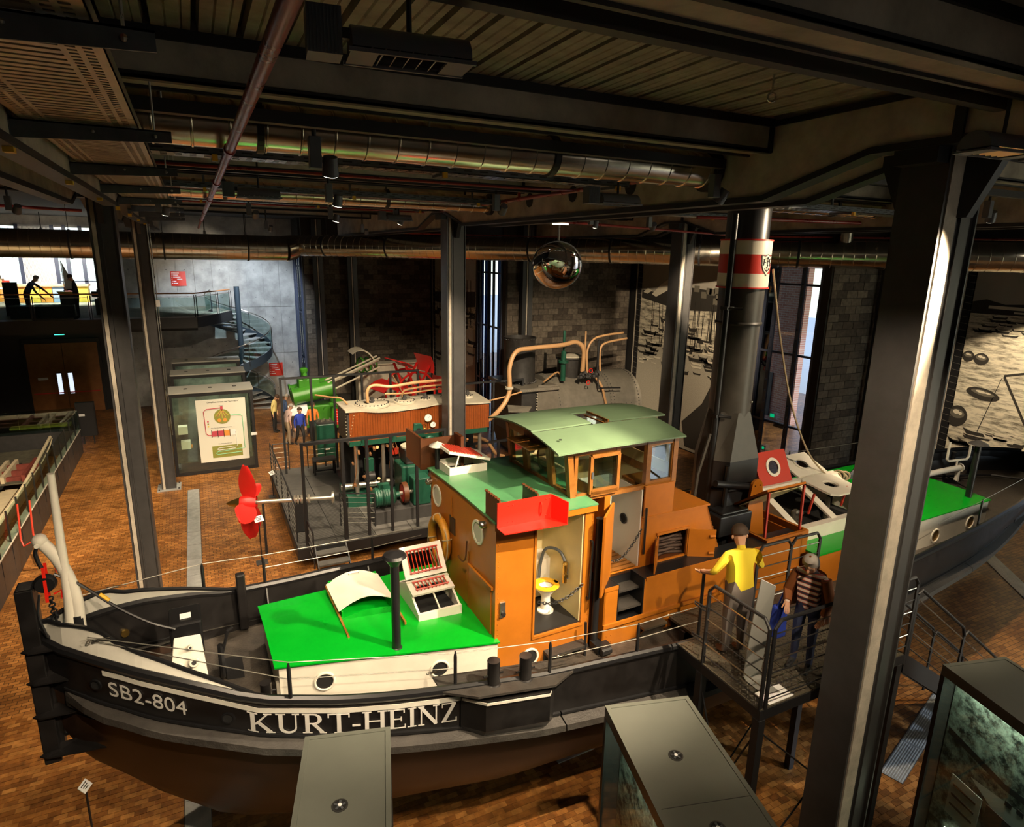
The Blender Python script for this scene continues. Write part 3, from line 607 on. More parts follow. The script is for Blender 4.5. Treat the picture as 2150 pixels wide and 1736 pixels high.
def porthole(c, nrm, r, parent, mring, mglass='dark_void', name='porthole'):
    c, nrm = Vector(c), Vector(nrm)
    o = BB().lathe([(r*1.28, 0), (r*1.28, 0.014), (r*1.12, 0.02), (r, 0.014), (r, -0.01)], c, nrm, 24).build(name, mring, parent, smooth=True)
    if mglass: BB().cyl(c+nrm*0.001, c+nrm*0.004, r*1.0, 24).build('porthole_glass', mglass, o)
    return o
def cabn(s): d = Vector((1, -(ct(s+0.1)-ct(s))/0.1, 0)).normalized(); return Vector((d.y, -d.x, 0))
for s in (0.97, 2.36): porthole((s, -ct(s), 2.86 if s < 2 else 2.74), cabn(s), 0.10, cabin, 'boat_white')
BB().box(0.44, 0.475, -0.66, -0.60, 2.55, 2.9).build('cabin_hinge', 'boat_white', cabin)
# sliding companion hatch: white curved cover on wooden runners
hx0, hx1 = 1.38, 2.08
def hz(s): return cz(s)+0.04
cov = []
for k in range(9):
    u = k/8; s = hx0-0.03+(hx1-hx0+0.06)*u; cov.append([(s, t, 3.24+0.13*sin(pi*u)) for t in (0.02, 0.4, 0.8)])
o = BB().slab(cov, (0, 0, 0.014)).build('hatch_cover', 'boat_white', cabin, smooth=True)
BB().tube([(1.66, 0.70, 3.385), (1.66, 0.70, 3.41), (1.80, 0.70, 3.41), (1.80, 0.70, 3.385)], 0.008, 6).build('hatch_handle', 'galv', o)
BB().box(hx0, hx0+0.02, -0.02, 0.8, 3.1, 3.25).box(hx1-0.02, hx1, 0.0, 0.8, 3.08, 3.25).box(hx0, hx1, 0.78, 0.8, 3.08, 3.3).build('hatch_coaming', 'deck_green', cabin)
BB().slab([[(hx0+(hx1-hx0)*k/6, -0.09, 3.13) for k in range(7)], [(hx0+(hx1-hx0)*k/6, -0.09, 3.19+0.05*sin(pi*k/6)) for k in range(7)]], (0, 0.012, 0)).build('hatch_sill', 'deck_green', cabin)
for s in (hx0-0.03, hx1+0.02): BB().bar((s, -0.5, 3.155), (s, 0.8, 3.215), 0.025, 0.045).build('hatch_runner', 'varnish', cabin)
# skylight with red protective grilles
sk = BB().prism([(2.30, -0.42, 3.02), (2.30, -0.42, 3.20), (2.30, 0.05, 3.42), (2.30, 0.52, 3.20), (2.30, 0.52, 3.02)], (0.03, 0, 0)); sk.prism([(2.90, -0.42, 3.02), (2.90, -0.42, 3.17), (2.90, 0.05, 3.40), (2.90, 0.52, 3.18), (2.90, 0.52, 3.02)], (0.03, 0, 0))
sk.box(2.3, 2.93, -0.45, -0.41, 3.02, 3.19).box(2.3, 2.93, 0.5, 0.54, 3.02, 3.2).bar((2.3, 0.05, 3.41), (2.93, 0.05, 3.41), 0.06, 0.03).bar((2.62, -0.42, 3.18), (2.62, 0.05, 3.40), 0.02, 0.02)
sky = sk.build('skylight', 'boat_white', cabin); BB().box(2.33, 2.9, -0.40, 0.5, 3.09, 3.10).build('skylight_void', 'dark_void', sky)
def sky_lid(p0, vdir, L, name):
    p0, v = Vector(p0), Vector(vdir).normalized(); n = Vector((1,0,0)).cross(v); b = BB(); w = 0.62
    for a, c in ((0, 0.09), (w-0.09, w)): b.prism([p0+Vector((a,0,0)), p0+Vector((c,0,0)), p0+Vector((c,0,0))+v*L, p0+Vector((a,0,0))+v*L], n*0.03)
    for a, c in ((0, 0.10), (L-0.10, L)): b.prism([p0+Vector((0.09,0,0))+v*a, p0+Vector((w-0.09,0,0))+v*a, p0+Vector((w-0.09,0,0))+v*c, p0+Vector((0.09,0,0))+v*c], n*0.03)
    lid = b.build(name, 'boat_white', sky)
    BB().prism([p0+Vector((0.08,0,0))+v*0.1+n*0.01, p0+Vector((w-0.08,0,0))+v*0.1+n*0.01, p0+Vector((w-0.08,0,0))+v*(L-0.1)+n*0.01, p0+Vector((0.08,0,0))+v*(L-0.1)+n*0.01], n*0.005).build('lid_glass', 'glass', lid) if False else None
    g = BB()
    for k in range(9):
        x = 0.09+(w-0.18)*k/8; g.tube([p0+Vector((x,0,0))+v*0.06+n*0.035, p0+Vector((x,0,0))+v*0.07+n*0.06, p0+Vector((x,0,0))+v*(L-0.07)+n*0.06, p0+Vector((x,0,0))+v*(L-0.06)+n*0.035], 0.008, 5)
    for a in (0.07, L-0.07): g.tube([p0+Vector((0.07,0,0))+v*a+n*0.06, p0+Vector((w-0.07,0,0))+v*a+n*0.06], 0.012, 5)
    g.build('lid_grille', 'red_frame', lid)
sky_lid((2.30, 0.08, 3.44), (0, 0.28, 0.38), 0.46, 'skylight_lid'); sky_lid((2.30, -0.22, 3.335), (0, 0.46, 0.09), 0.30, 'skylight_lid')
# stove pipe with conical cap
ch = BB().cyl((1.86, -0.86, 3.05), (1.86, -0.86, 4.22), 0.055, 16).lathe([(0.075, 0), (0.07, 0.03), (0.056, 0.04)], (1.86, -0.86, 3.06), (0,0,1), 16).build('stove_pipe', 'mast_black', cabin, smooth=True)
BB().lathe([(0.15, 0), (0.13, 0.035), (0.0, 0.075)], (1.86, -0.86, 4.33), (0,0,1), 16).lathe([(0.055, -0.12), (0.13, 0.0)], (1.86, -0.86, 4.33), (0,0,1), 8).build('pipe_cap', 'mast_black', ch, smooth=True)
# ------------------------------------------------------------------ orange deckhouse with the open washroom
dz0, dz1, dt = 2.28, 4.62, 1.13
dk = BB(); dk.box(3.10, 3.13, -dt, dt, dz0, dz1); dk.box(3.13, 3.68, -dt, -dt+0.03, dz0, dz1).box(4.46, 4.60, -dt, -dt+0.03, dz0, dz1).box(3.68, 4.46, -dt, -dt+0.03, dz0, 2.86).box(3.68, 4.46, -dt, -dt+0.03, 4.52, dz1)
dk.box(3.13, 4.60, dt-0.03, dt, dz0, dz1).box(4.57, 4.60, -dt, dt, dz0, dz1)
house = dk.build('deckhouse', 'orange', tug)
BB().slab([[(s, t, 4.64+0.03*(1-(t/1.2)**2)) for t in (-1.19, -0.6, 0, 0.6, 1.19)] for s in (3.06, 3.6, 4.2, 4.62)], (0, 0, 0.02)).build('deckhouse_roof', 'roof_green', house)
BB().box(3.06, 4.62, -1.18, -1.14, 4.55, 4.64).box(3.66, 4.48, -1.15, -1.135, 2.83, 2.87).box(3.66, 3.69, -1.15, -1.135, 2.86, 4.55).build('deckhouse_trim', 'orange', house)
for s, t, z in ((3.10, 0.87, 4.30), (3.10, -0.60, 4.30)): 
    o = porthole((s, t, z), (-1, 0, 0), 0.135, house, 'boat_white', None); BB().cyl((s-0.001, t, z), (s-0.004, t, z), 0.13, 24).build('porthole_cover', 'liner', o)
# front locker door and strips
BB().box(3.085, 3.10, -1.02, -0.32, 2.45, 3.66).build('locker_door', 'orange', house)
BB().bar((3.08, -0.30, 3.70), (3.08, -1.08, 3.70), 0.03, 0.04).bar((3.08, -0.30, 2.42), (3.08, -1.10, 2.42), 0.03, 0.03).bar((3.085, -0.31, 2.4), (3.085, -0.31, 3.9), 0.012, 0.02, up=(0,1,0)).build('door_moulding', 'orange', house)
BB().tube(bez([(3.07, -0.30, 4.05), (3.05, -0.30, 3.80), (3.02, -0.26, 3.74), (3.0, -0.16, 3.78)], 5), 0.012, 6).build('hook', 'brown_board', house)
BB().box(3.09, 3.10, 0.17, 0.37, 3.92, 4.18).build('name_plate', 'steel_black', house)
BB().tube([(3.085, 0.27, 4.18), (3.085, 0.27, 4.5)], 0.008, 5).build('conduit', 'orange', house)
for t, z in ((-0.82, 4.50), (1.12, 4.45)): BB().cyl((3.06, t, z), (3.10, t, z), 0.05, 12).sphere((3.05, t, z), 0.05, 10).build('deck_lamp', 'galv', house, smooth=True)
# rivets along the corner
b = BB()
for k in range(28): b.sphere((3.14, -dt-0.002, 2.45+k*0.075), 0.008, 6)
for k in range(26): b.sphere((4.57, -dt-0.002, 2.6+k*0.075), 0.009, 6)
b.build('rivet_row', 'orange', house, kind='stuff')
# lock on near wall, grab rail, ledge, porthole low
BB().box(3.16, 3.24, -dt-0.03, -dt, 3.30, 3.52).build('door_lock', 'galv', house, bevel=0.006); BB().cyl((3.20, -dt-0.06, 3.36), (3.20, -dt-0.03, 3.36), 0.03, 12).build('lock_knob', 'steel_black', house)
BB().tube(bez([(4.56, -dt, 4.10), (4.56, -dt-0.06, 4.08), (4.55, -dt-0.06, 3.7), (4.54, -dt-0.06, 3.28), (4.54, -dt, 3.24)], 4), 0.016, 8).build('grab_rail', 'mast_black', house, smooth=True)
porthole((3.64, -dt, 2.56), (0, -1, 0), 0.11, house, 'boat_white')
BB().box(3.86, 4.50, -dt-0.16, -dt, 2.56, 2.60).box(3.86, 4.5, -dt-0.02, -dt, 2.40, 2.58).build('step_ledge', 'fender', house)
# washroom interior
wc = BB(); wc.box(3.70, 3.72, -dt+0.03, 0.0, 2.88, 4.6); wc.box(4.44, 4.46, -dt+0.03, 0.0, 2.88, 4.6).box(3.7, 4.46, -0.06, -0.04, 2.88, 4.6); wc.build('washroom_lining', 'cream', house)
BB().box(3.69, 4.46, -dt+0.03, -0.05, 2.86, 2.885).build('washroom_floor', 'steel_black', house)
BB().prism([(3.72, -0.06, 3.55), (3.72, -0.30, 3.50), (3.72, -0.30, 2.9), (3.72, -0.06, 2.9)], (0.72, 0, 0)).build('washroom_box', 'boat_white', house)
toil = BB().lathe([(0.12, 0), (0.12, 0.02), (0.075, 0.05), (0.065, 0.22), (0.085, 0.28), (0.15, 0.36), (0.17, 0.40), (0.13, 0.40), (0.08, 0.33)], (4.16, -0.66, 2.885), (0,0,1), 22).build('toilet', 'porcelain', house, smooth=True)
BB().lathe([(0.10, 0.405), (0.11, 0.425), (0.19, 0.425), (0.195, 0.41), (0.17, 0.40)], (4.16, -0.66, 2.885), (0,0,1), 24).box(4.30, 4.36, -0.70, -0.62, 3.28, 3.31).build('toilet_seat', 'seat_yellow', toil, smooth=True)
BB().tube(bez([(4.18, -0.42, 3.28), (4.24, -0.36, 3.5), (4.30, -0.4, 3.72), (4.39, -0.6, 3.76), (4.42, -0.74, 3.62), (4.42, -0.8, 3.4)], 6), 0.022, 8).build('flush_hose', 'bracket_grey', toil, smooth=True)
BB().cyl((4.38, -0.8, 3.35), (4.38, -0.8, 3.62), 0.035, 10).cyl((4.38, -0.8, 3.5), (4.34, -0.9, 3.5), 0.03, 8).sphere((4.38, -0.8, 3.64), 0.04, 8).build('flush_pump', 'brass', toil, smooth=True)
def chain(pts, n, r, R, name, parent, m, cls=BB):
    P = bez(pts, 12); L = [0]
    for a, c in zip(P, P[1:]): L.append(L[-1]+(c-a).length)
    bb = cls()
    for k in range(n):
        d = L[-1]*(k+0.5)/n; i = max(j for j in range(len(L)) if L[j] <= d); i = min(i, len(P)-2); c = P[i].lerp(P[i+1], (d-L[i])/max(1e-6, L[i+1]-L[i])); tn = (P[i+1]-P[i]).normalized()
        u = tn.cross(Vector((0.3, 0.2, 1))).normalized(); w = tn.cross(u); q = u if k % 2 else w; h = L[-1]/n*0.62
        ring = [c+tn*h*cos(2*pi*j/8)+q*R*sin(2*pi*j/8) for j in range(8)]; bb.tube(ring+[ring[0]], r, 5, cap=False)
    return bb.build(name, m, parent, smooth=True)
chain([(3.74, -dt-0.01, 3.38), (3.95, -dt-0.02, 3.31), (4.2, -dt-0.02, 3.34), (4.46, -dt-0.01, 3.47)], 17, 0.007, 0.02, 'barrier_chain', house, 'steel_black')
# roof hatch with raised lid
rh = BB(); rh.box(3.20, 3.82, 0.62, 0.65, 4.66, 4.80).box(3.20, 3.82, 1.07, 1.10, 4.66, 4.80).box(3.20, 3.23, 0.65, 1.07, 4.66, 4.80).box(3.79, 3.82, 0.65, 1.07, 4.66, 4.80)
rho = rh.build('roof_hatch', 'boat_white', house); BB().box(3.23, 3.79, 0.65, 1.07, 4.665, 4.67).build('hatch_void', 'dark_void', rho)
BB().prism([(3.18, 0.60, 5.03), (3.18, 1.12, 5.03), (3.86, 1.12, 4.84), (3.86, 0.60, 4.84)], (0.012, 0, 0.035)).build('hatch_lid', 'boat_white', rho)
b = BB()
for k in range(12): b.bar((3.24+k*0.045, 0.64, 5.06-k*0.0126), (3.24+k*0.045, 1.08, 5.06-k*0.0126), 0.02, 0.02)
b.build('lid_slat', 'red_frame', rho, kind='stuff'); BB().bar((3.30, 0.63, 4.80), (3.36, 0.63, 5.0), 0.02, 0.02).build('lid_stay', 'boat_white', rho)
vm = BB().cyl((3.18, 1.06, 4.62), (3.18, 1.06, 5.02), 0.04, 10).build('vent_pipe', 'mast_black', house); BB().lathe([(0.13, 0), (0.12, 0.02), (0, 0.08)], (3.18, 1.06, 5.03), (0,0,1), 12).build('vent_cap', 'liner', vm, smooth=True)
# navigation light screens: red one on the near side, brown one seen from behind on the far side
nv = BB(); nv.box(3.05, 3.82, -1.26, -1.24, 4.62, 4.95).prism([(3.05, -1.26, 4.62), (3.82, -1.26, 4.62), (3.90, -1.52, 4.62), (3.05, -1.46, 4.62)], (0, 0, 0.012)); nv.prism([(3.82, -1.26, 4.62), (3.90, -1.52, 4.62), (3.90, -1.52, 4.92), (3.82, -1.26, 4.95)], (0.015, 0, 0))
nvo = nv.build('red_light_screen', 'nav_red', house)
BB().tube([(3.66, -1.275, 4.70), (3.66, -1.29, 4.74), (3.66, -1.29, 4.84), (3.66, -1.275, 4.88)], 0.01, 6).build('screen_handle', 'nav_red', nvo)
b = BB()
for s in (3.2, 3.26, 3.74, 3.79): 
    for z in (4.68, 4.9): b.sphere((s, -1.262, z), 0.009, 6)
b.build('screen_bolt', 'nav_red', nvo, kind='stuff')
for s in (3.08, 3.62):
    BB().box(s, s+0.02, -1.24, -0.86, 4.66, 4.98).build('screen_bracket', 'brown_board', nvo)
    r = BB()
    for k in range(6): r.bar((s+0.01, -1.2+k*0.065, 4.98), (s+0.01, -1.17+k*0.065, 4.985), 0.035, 0.02)
    r.build('bracket_edge', 'brown_board', nvo, kind='stuff')
fv = BB().box(2.98, 3.02, 1.25, 1.95, 4.62, 5.12).build('far_light_screen', 'brown_board', house)
BB().box(2.98, 3.62, 1.27, 1.30, 4.60, 5.10).build('screen_board', 'brown_board', fv); BB().box(3.55, 3.6, 1.0, 1.28, 4.66, 5.15).build('screen_board', 'brown_board', fv)
# ------------------------------------------------------------------ casing behind the deckhouse: side trunk, steps, doorway, hatch
ca = BB(); tr = -1.25
ca.box(4.76, 5.00, tr, tr+0.03, 2.25, 3.36).box(5.48, 8.90, tr, tr+0.03, 2.25, 3.36).box(5.0, 5.48, tr, tr+0.03, 2.25, 2.74).box(4.76, 4.79, tr, 1.25, 2.25, 3.36).box(8.87, 8.9, tr, 1.25, 2.25, 3.36).box(4.76, 8.9, 1.22, 1.25, 2.25, 3.36)
casing = ca.build('engine_casing', 'orange', tug)
BB().box(5.48, 8.9, tr, -0.93, 3.35, 3.375).box(4.76, 5.0, tr, -0.93, 3.35, 3.375).build('casing_shelf', 'black_gloss', casing)
BB().box(4.76, 8.9, tr-0.03, tr, 2.74, 2.80).box(5.5, 8.9, tr-0.012, tr, 3.32, 3.38).box(4.76, 5.0, tr-0.012, tr, 3.32, 3.38).build('casing_moulding', 'orange', casing)
BB().box(5.0, 5.02, tr, -0.92, 2.74, 3.38).box(5.46, 5.48, tr, -0.92, 2.74, 3.38).box(5.02, 5.46, -0.95, -0.92, 2.74, 3.38).box(5.02, 5.46, tr, -0.95, 2.74, 2.76).build('step_recess', 'black_gloss', casing)
for z, t in ((2.93, tr+0.02), (3.17, tr+0.10)): BB().box(5.02, 5.46, t, -0.94, z, z+0.035).build('step_tread', 'fender', casing)
up = BB(); ut = -0.95
up.box(4.90, 5.0, ut, ut+0.03, 3.37, 4.62).box(5.61, 5.92, ut, ut+0.03, 3.37, 4.15).box(5.92, 6.53, ut, ut+0.03, 3.37, 3.40).box(5.92, 6.53, ut, ut+0.03, 3.84, 4.15).prism([(6.53, ut, 3.37), (7.24, ut, 3.37), (6.90, ut, 4.15), (6.53, ut, 4.15)], (0, 0.03, 0))
up.box(5.0, 5.61, ut, ut+0.03, 3.34, 3.39).box(4.9, 6.9, 0.92, 0.95, 3.37, 4.15).prism([(7.24, ut, 3.37), (6.90, ut, 4.15), (6.90, 0.95, 4.15), (7.24, 0.95, 3.37)], (-0.03, 0, 0)).prism([(4.9, ut+0.03, 4.6), (4.9, ut+0.03, 3.37), (4.9, 0.92, 3.37), (4.9, 0.92, 4.6)], (0.02, 0, 0))
upo = up.build('casing_upper', 'orange', casing)
BB().box(5.62, 6.94, -0.97, 0.97, 4.15, 4.18).build('casing_top', 'orange', upo); BB().lathe([(0.06, 0), (0.06, 0.015), (0.04, 0.02)], (6.6, -0.3, 4.18), (0,0,1), 12).build('filler_cap', 'galv', upo)
BB().box(5.63, 6.18, -0.955, -0.925, 4.15, 4.66).build('side_panel', 'orange', upo)
b = BB()
for k in range(9): b.sphere((7.22-k*0.0378, ut-0.002, 3.42+k*0.085), 0.008, 6)
for k in range(5): b.sphere((4.84, tr-0.002, 2.4+k*0.1), 0.009, 6); b.sphere((4.92, tr-0.002, 2.4+k*0.1), 0.009, 6)
b.build('rivet_row', 'orange', upo, kind='stuff')
# doorway lining, floor grating, open leaf, grab rail, chain
BB().box(5.02, 5.04, ut+0.03, -0.1, 3.38, 4.6).box(5.59, 5.61, ut+0.03, -0.1, 3.38, 4.6).box(5.02, 5.61, -0.12, -0.10, 3.38, 4.6).build('stair_lining', 'liner', upo)
porthole((5.585, -0.55, 4.02), (-1, 0, 0), 0.065, upo, 'steel_black')
b = BB(); 
for k in range(8): b.box(5.05, 5.58, ut+0.05+k*0.10, ut+0.12+k*0.10, 3.385, 3.40)
b.build('grating_board', 'varnish', upo, kind='stuff')
BB().obox((4.83, -1.16, 3.92), (-0.747, -0.664, 0), (0.664, -0.747, 0), (0,0,1), 0.58, 0.03, 1.2).build('door_leaf', 'orange', upo)
BB().box(5.63, 5.66, ut-0.055, ut-0.02, 3.60, 4.34).build('grab_rail', 'mast_black', upo, bevel=0.012)
chain([(5.03, ut-0.01, 3.62), (5.2, ut-0.02, 3.60), (5.4, ut-0.02, 3.75), (5.60, ut-0.01, 4.0)], 20, 0.006, 0.018, 'barrier_chain', upo, 'steel_black')
# coal hatch with two leaves, dark coal inside
BB().box(5.90, 6.56, ut-0.03, ut, 3.84, 3.88).box(6.52, 6.56, ut-0.02, ut, 3.39, 3.86).build('hatch_frame', 'orange', upo)
b = BB(); b.box(5.93, 6.52, -0.6, -0.58, 3.38, 3.86); b.box(5.93, 6.52, ut+0.03, -0.58, 3.375, 3.39); b.build('hatch_back', 'brown_board', upo)
mat('log', (0.055, 0.03, 0.02), 0.8, var=0.4, scale=14)
b = BB()
for k in range(9): b.tube(bez([(5.93, -0.88+0.03*(k % 4), 3.42+0.038*k), (6.2, -0.85+0.05*((k+1) % 3), 3.43+0.034*k), (6.52, -0.86+0.03*(k % 3), 3.41+0.037*k)], 5), 0.024, 6)
b.build('firewood', 'log', upo, smooth=True, kind='stuff')
BB().obox((5.80, ut-0.15, 3.60), (0.72, 0.69, 0), (-0.69, 0.72, 0), (0,0,1), 0.34, 0.02, 0.46).build('hatch_leaf', 'orange', upo)
BB().obox((6.72, ut-0.13, 3.60), (0.86, -0.5, 0), (0.5, 0.86, 0), (0,0,1), 0.42, 0.02, 0.46).build('hatch_leaf', 'orange', upo)
for z in (3.45, 3.73): BB().cyl((6.80, ut-0.21, z), (6.88, ut-0.25, z), 0.022, 8).build('leaf_knob', 'orange', upo)
# black mast pipe beside the house with shoe and pulley
mp = BB().cyl((4.69, -1.15, 2.45), (4.69, -1.15, 4.42), 0.055, 14).build('derrick_pipe', 'mast_black', tug, smooth=True)
BB().box(4.62, 4.84, -1.36, -1.15, 2.42, 2.55).cyl((4.64, -1.4, 2.50), (4.80, -1.4, 2.50), 0.06, 12).build('pipe_shoe', 'mast_black', mp)
BB().tube([(4.45, tr-0.02, 2.95), (4.46, tr-0.03, 2.3), (4.62, tr-0.03, 2.28)], 0.02, 6).build('drain_pipe', 'mast_black', tug)
# foot plates and chequer plate on the side deck
BB().box(5.42, 5.86, tr-0.14, tr, 2.60, 2.63).prism([(5.42, tr-0.01, 2.42), (5.86, tr-0.01, 2.42), (5.86, tr-0.14, 2.62), (5.42, tr-0.14, 2.62)], (0, 0.012, 0)).build('foot_plate', 'checker', tug)
def checker(b, s0, s1, t0, t1, z, p=0.05):
    i = 0; s = s0+p/2
    while s < s1-p/4:
        t = t0+p/2; j = 0
        while t < t1-p/4:
            d = 0.7071 if (i+j) % 2 else -0.7071
            b.obox((s, t, z), (0.7071, d, 0), (-d, 0.7071, 0), (0,0,1), p*0.7, p*0.2, 0.008); t += p; j += 1
        s += p; i += 1
cp = BB().box(5.95, 7.0, -2.02, -1.32, 2.62, 2.66).build('chequer_plate', 'checker', tug); b = BB(); checker(b, 5.97, 6.98, -2.0, -1.34, 2.662, 0.055); b.build('chequer_tear', 'checker', cp, kind='stuff')
BB().box(5.9, 7.05, -1.7, -1.6, 2.4, 2.62).build('plate_bearer', 'hull_black', cp)
# ------------------------------------------------------------------ wheelhouse
wt, wz0, wz1 = 0.86, 4.64, 5.27
def wframe(b, p, q, z0, z1, w=0.06, lean=(0,0)):    # window frame rectangle between p and q (plan points)
    p, q = Vector((*p, 0)), Vector((*q, 0)); d = (q-p).normalized(); L = Vector((lean[0], lean[1], 0))
    P = [p+Vector((0,0,z0)), q+Vector((0,0,z0)), q+L+Vector((0,0,z1)), p+L+Vector((0,0,z1))]
    for i in range(4): b.bar(P[i], P[(i+1) % 4], w, w)
    return P
wh = BB()
wh.box(4.36, 6.24, -wt-0.04, -wt+0.04, 4.60, 4.66).box(4.36, 6.24, wt-0.04, wt+0.04, 4.60, 4.66).box(4.36, 4.46, -wt, wt, 4.60, 4.68)
for s, t in ((4.40, -wt), (4.40, wt), (6.20, -wt), (6.20, wt)): wh.bar((s, t, 4.62), (s-(0.08 if s < 5 else 0), t, 5.34), 0.085, 0.085)
for t in (-0.36, 0.36): wh.bar((4.40, t, 4.64), (4.32, t, 5.34), 0.075, 0.075)
wh.bar((5.14, -wt, 4.62), (5.14, -wt, 5.34), 0.07, 0.07).bar((5.70, -wt, 4.62), (5.70, -wt, 5.34), 0.08, 0.08).bar((5.1, wt, 4.62), (5.1, wt, 5.34), 0.07, 0.07).bar((5.66, wt, 4.62), (5.66, wt, 5.34), 0.07, 0.07)
wh.box(4.3, 6.24, -wt-0.03, -wt+0.03, 5.28, 5.36).box(4.3, 6.24, wt-0.03, wt+0.03, 5.28, 5.36).box(4.29, 4.36, -wt, wt, 5.28, 5.37).box(6.17, 6.24, -wt, wt, 5.28, 5.36).box(6.17, 6.24, -wt, wt, 4.6, 4.72)
wheel = wh.build('wheelhouse', 'varnish', tug)
for a_, c_ in ((-wt, -0.36), (-0.36, 0.36), (0.36, wt)):
    fo = BB(); wframe(fo, (4.385, a_+0.05), (4.385, c_-0.05), 4.70, 5.28, 0.05, (-0.065, 0)); fo.build('window_frame', 'varnish', wheel)
for t0, t1 in ((-wt+0.06, -0.40), (0.40, wt-0.06)):
    BB().prism([(4.39, t0, 4.70), (4.39, t1, 4.70), (4.32, t1, 5.28), (4.32, t0, 5.28)], (0.006, 0, 0)).build('window_pane', 'glass', wheel)
BB().prism([(4.39, -0.32, 4.70), (4.39, 0.32, 4.70), (4.355, 0.32, 5.0), (4.355, -0.32, 5.0)], (0.006, 0, 0)).build('window_pane', 'glass', wheel)
wf = BB(); wframe(wf, (4.06, -0.34), (4.06, 0.34), 5.20, 5.21, 0.03); BB().prism([(4.33, -0.34, 5.24), (4.33, 0.34, 5.24), (4.00, 0.34, 5.24), (4.00, -0.34, 5.24)], (0, 0, 0.02)).build('raised_sash', 'varnish', wheel)
BB().box(4.46, 5.10, -wt-0.004, -wt+0.004, 4.68, 5.28).build('window_pane', 'glass', wheel); BB().box(5.74, 6.16, -wt-0.004, -wt+0.004, 4.70, 5.26).build('window_pane', 'glass', wheel)
fo = BB(); wframe(fo, (4.44, -wt), (5.12, -wt), 4.68, 5.28, 0.05); wframe(fo, (5.73, -wt), (6.17, -wt), 4.68, 5.27, 0.05); fo.build('window_frame', 'varnish', wheel)
sl = BB(); wframe(sl, (4.66, -wt-0.06), (5.12, -wt-0.06), 4.70, 5.24, 0.05); sl.bar((4.66, -wt-0.06, 4.71), (5.12, -wt-0.06, 4.71), 0.05, 0.10); slo = sl.build('sliding_window', 'varnish', wheel)
BB().box(4.70, 5.08, -wt-0.065, -wt-0.058, 4.76, 5.22).build('window_pane', 'glass', slo); BB().box(4.655, 4.685, -wt-0.10, -wt-0.085, 4.92, 5.02).build('window_latch', 'bracket_grey', slo)
for a, c in ((4.46, 5.06), (5.14, 5.62), (5.70, 6.16)): BB().box(a, c, wt-0.004, wt+0.004, 4.90, 5.26).build('window_pane', 'glass', wheel)
BB().box(4.4, 6.2, wt-0.02, wt+0.0, 4.05, 4.88).box(6.18, 6.2, -wt, wt, 4.15, 4.9).build('inner_lining', 'cream', wheel)
BB().box(4.75, 5.15, 0.1, 0.8, 4.4, 4.72).box(5.2, 5.7, 0.5, 0.83, 4.2, 4.66).build('chart_desk', 'cream', wheel); BB().box(5.7, 6.15, -0.8, -0.3, 4.58, 4.62).build('inner_shelf', 'varnish', wheel)
BB().lathe([(0.02, 0), (0.035, 0.1), (0.05, 0.12)], (4.62, 0.2, 4.62), (0,0,1), 10).torus((4.60, 0.2, 4.86), (1, 0, 0.1), 0.22, 0.015, 20, 6).build('steering_wheel', 'varnish', wheel, smooth=True)
BB().box(4.39, 4.9, -0.86, 0.86, 4.62, 4.66).build('wheelhouse_floor', 'brown_board', wheel)
def rz(t): return 5.38+0.13*(1-(t/1.05)**2)
def roofpanel(nm, s0, s1, t0, t1, dz, hole=None):
    ts = [t0+(t1-t0)*k/6 for k in range(7)]
    return BB().slab([[(s, t, rz(t)+dz-0.015*abs(s-5.2)) for t in ts] for s in (s0, (s0*2+s1)/3, (s0+s1*2)/3, s1)], (0, 0, 0.022)).build(nm, 'wheel_green', wheel)
roofpanel('roof_panel', 4.04, 6.24, -1.05, -0.34, 0)
roofpanel('roof_panel', 4.04, 5.05, -0.32, 1.05, 0.02); roofpanel('roof_panel', 5.38, 6.46, -0.32, 1.05, 0.02); roofpanel('roof_panel', 5.05, 5.38, 0.24, 1.05, 0.02)
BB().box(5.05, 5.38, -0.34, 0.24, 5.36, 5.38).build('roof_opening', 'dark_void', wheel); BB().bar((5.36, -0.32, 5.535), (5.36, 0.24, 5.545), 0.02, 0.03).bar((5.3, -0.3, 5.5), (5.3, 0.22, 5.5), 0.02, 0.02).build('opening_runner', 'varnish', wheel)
BB().lathe([(0.02, 0), (0.02, 0.01), (0, 0.012)], (4.25, -0.75, 5.48), (0,0,1), 10).build('roof_bolt', 'steel_black', wheel)
# dark windbreak boards behind the wheelhouse
BB().box(6.55, 6.60, 0.1, 0.95, 4.18, 5.05).build('windbreak', 'brown_board', tug); BB().box(6.22, 6.6, -0.5, 0.0, 4.18, 4.3).box(6.25, 6.57, -0.47, -0.03, 4.30, 4.305).build('deck_light', 'liner', tug)
# ------------------------------------------------------------------ funnel
mat('funnel_grey', (0.055, 0.050, 0.042), 0.40, var=0.22, scale=3)
mat('funnel_white', (0.80, 0.74, 0.60), 0.38); mat('funnel_red', (0.60, 0.03, 0.015), 0.38)
FS, FT, FR = 8.20, 0.0, 0.37
fn = BB(); n = 32
fu = BB().lathe([(FR-0.02, 4.85), (FR-0.02, 6.88)], (FS, FT, 0), (0,0,1), n).lathe([(FR-0.005, 6.86), (FR-0.005, 7.45)], (FS, FT, 0), (0,0,1), n).build('funnel', 'funnel_grey', tug, smooth=True)
BB().lathe([(FR, 6.84), (FR+0.012, 6.87), (FR, 6.90)], (FS, FT, 0), (0,0,1), n).build('funnel_seam', 'funnel_grey', fu, smooth=True)
BB().lathe([(FR-0.03, 8.2), (FR-0.03, 8.72), (FR-0.06, 8.72), (FR-0.06, 8.3)], (FS, FT, 0), (0,0,1), n).build('funnel_top', 'mast_black', fu, smooth=True)
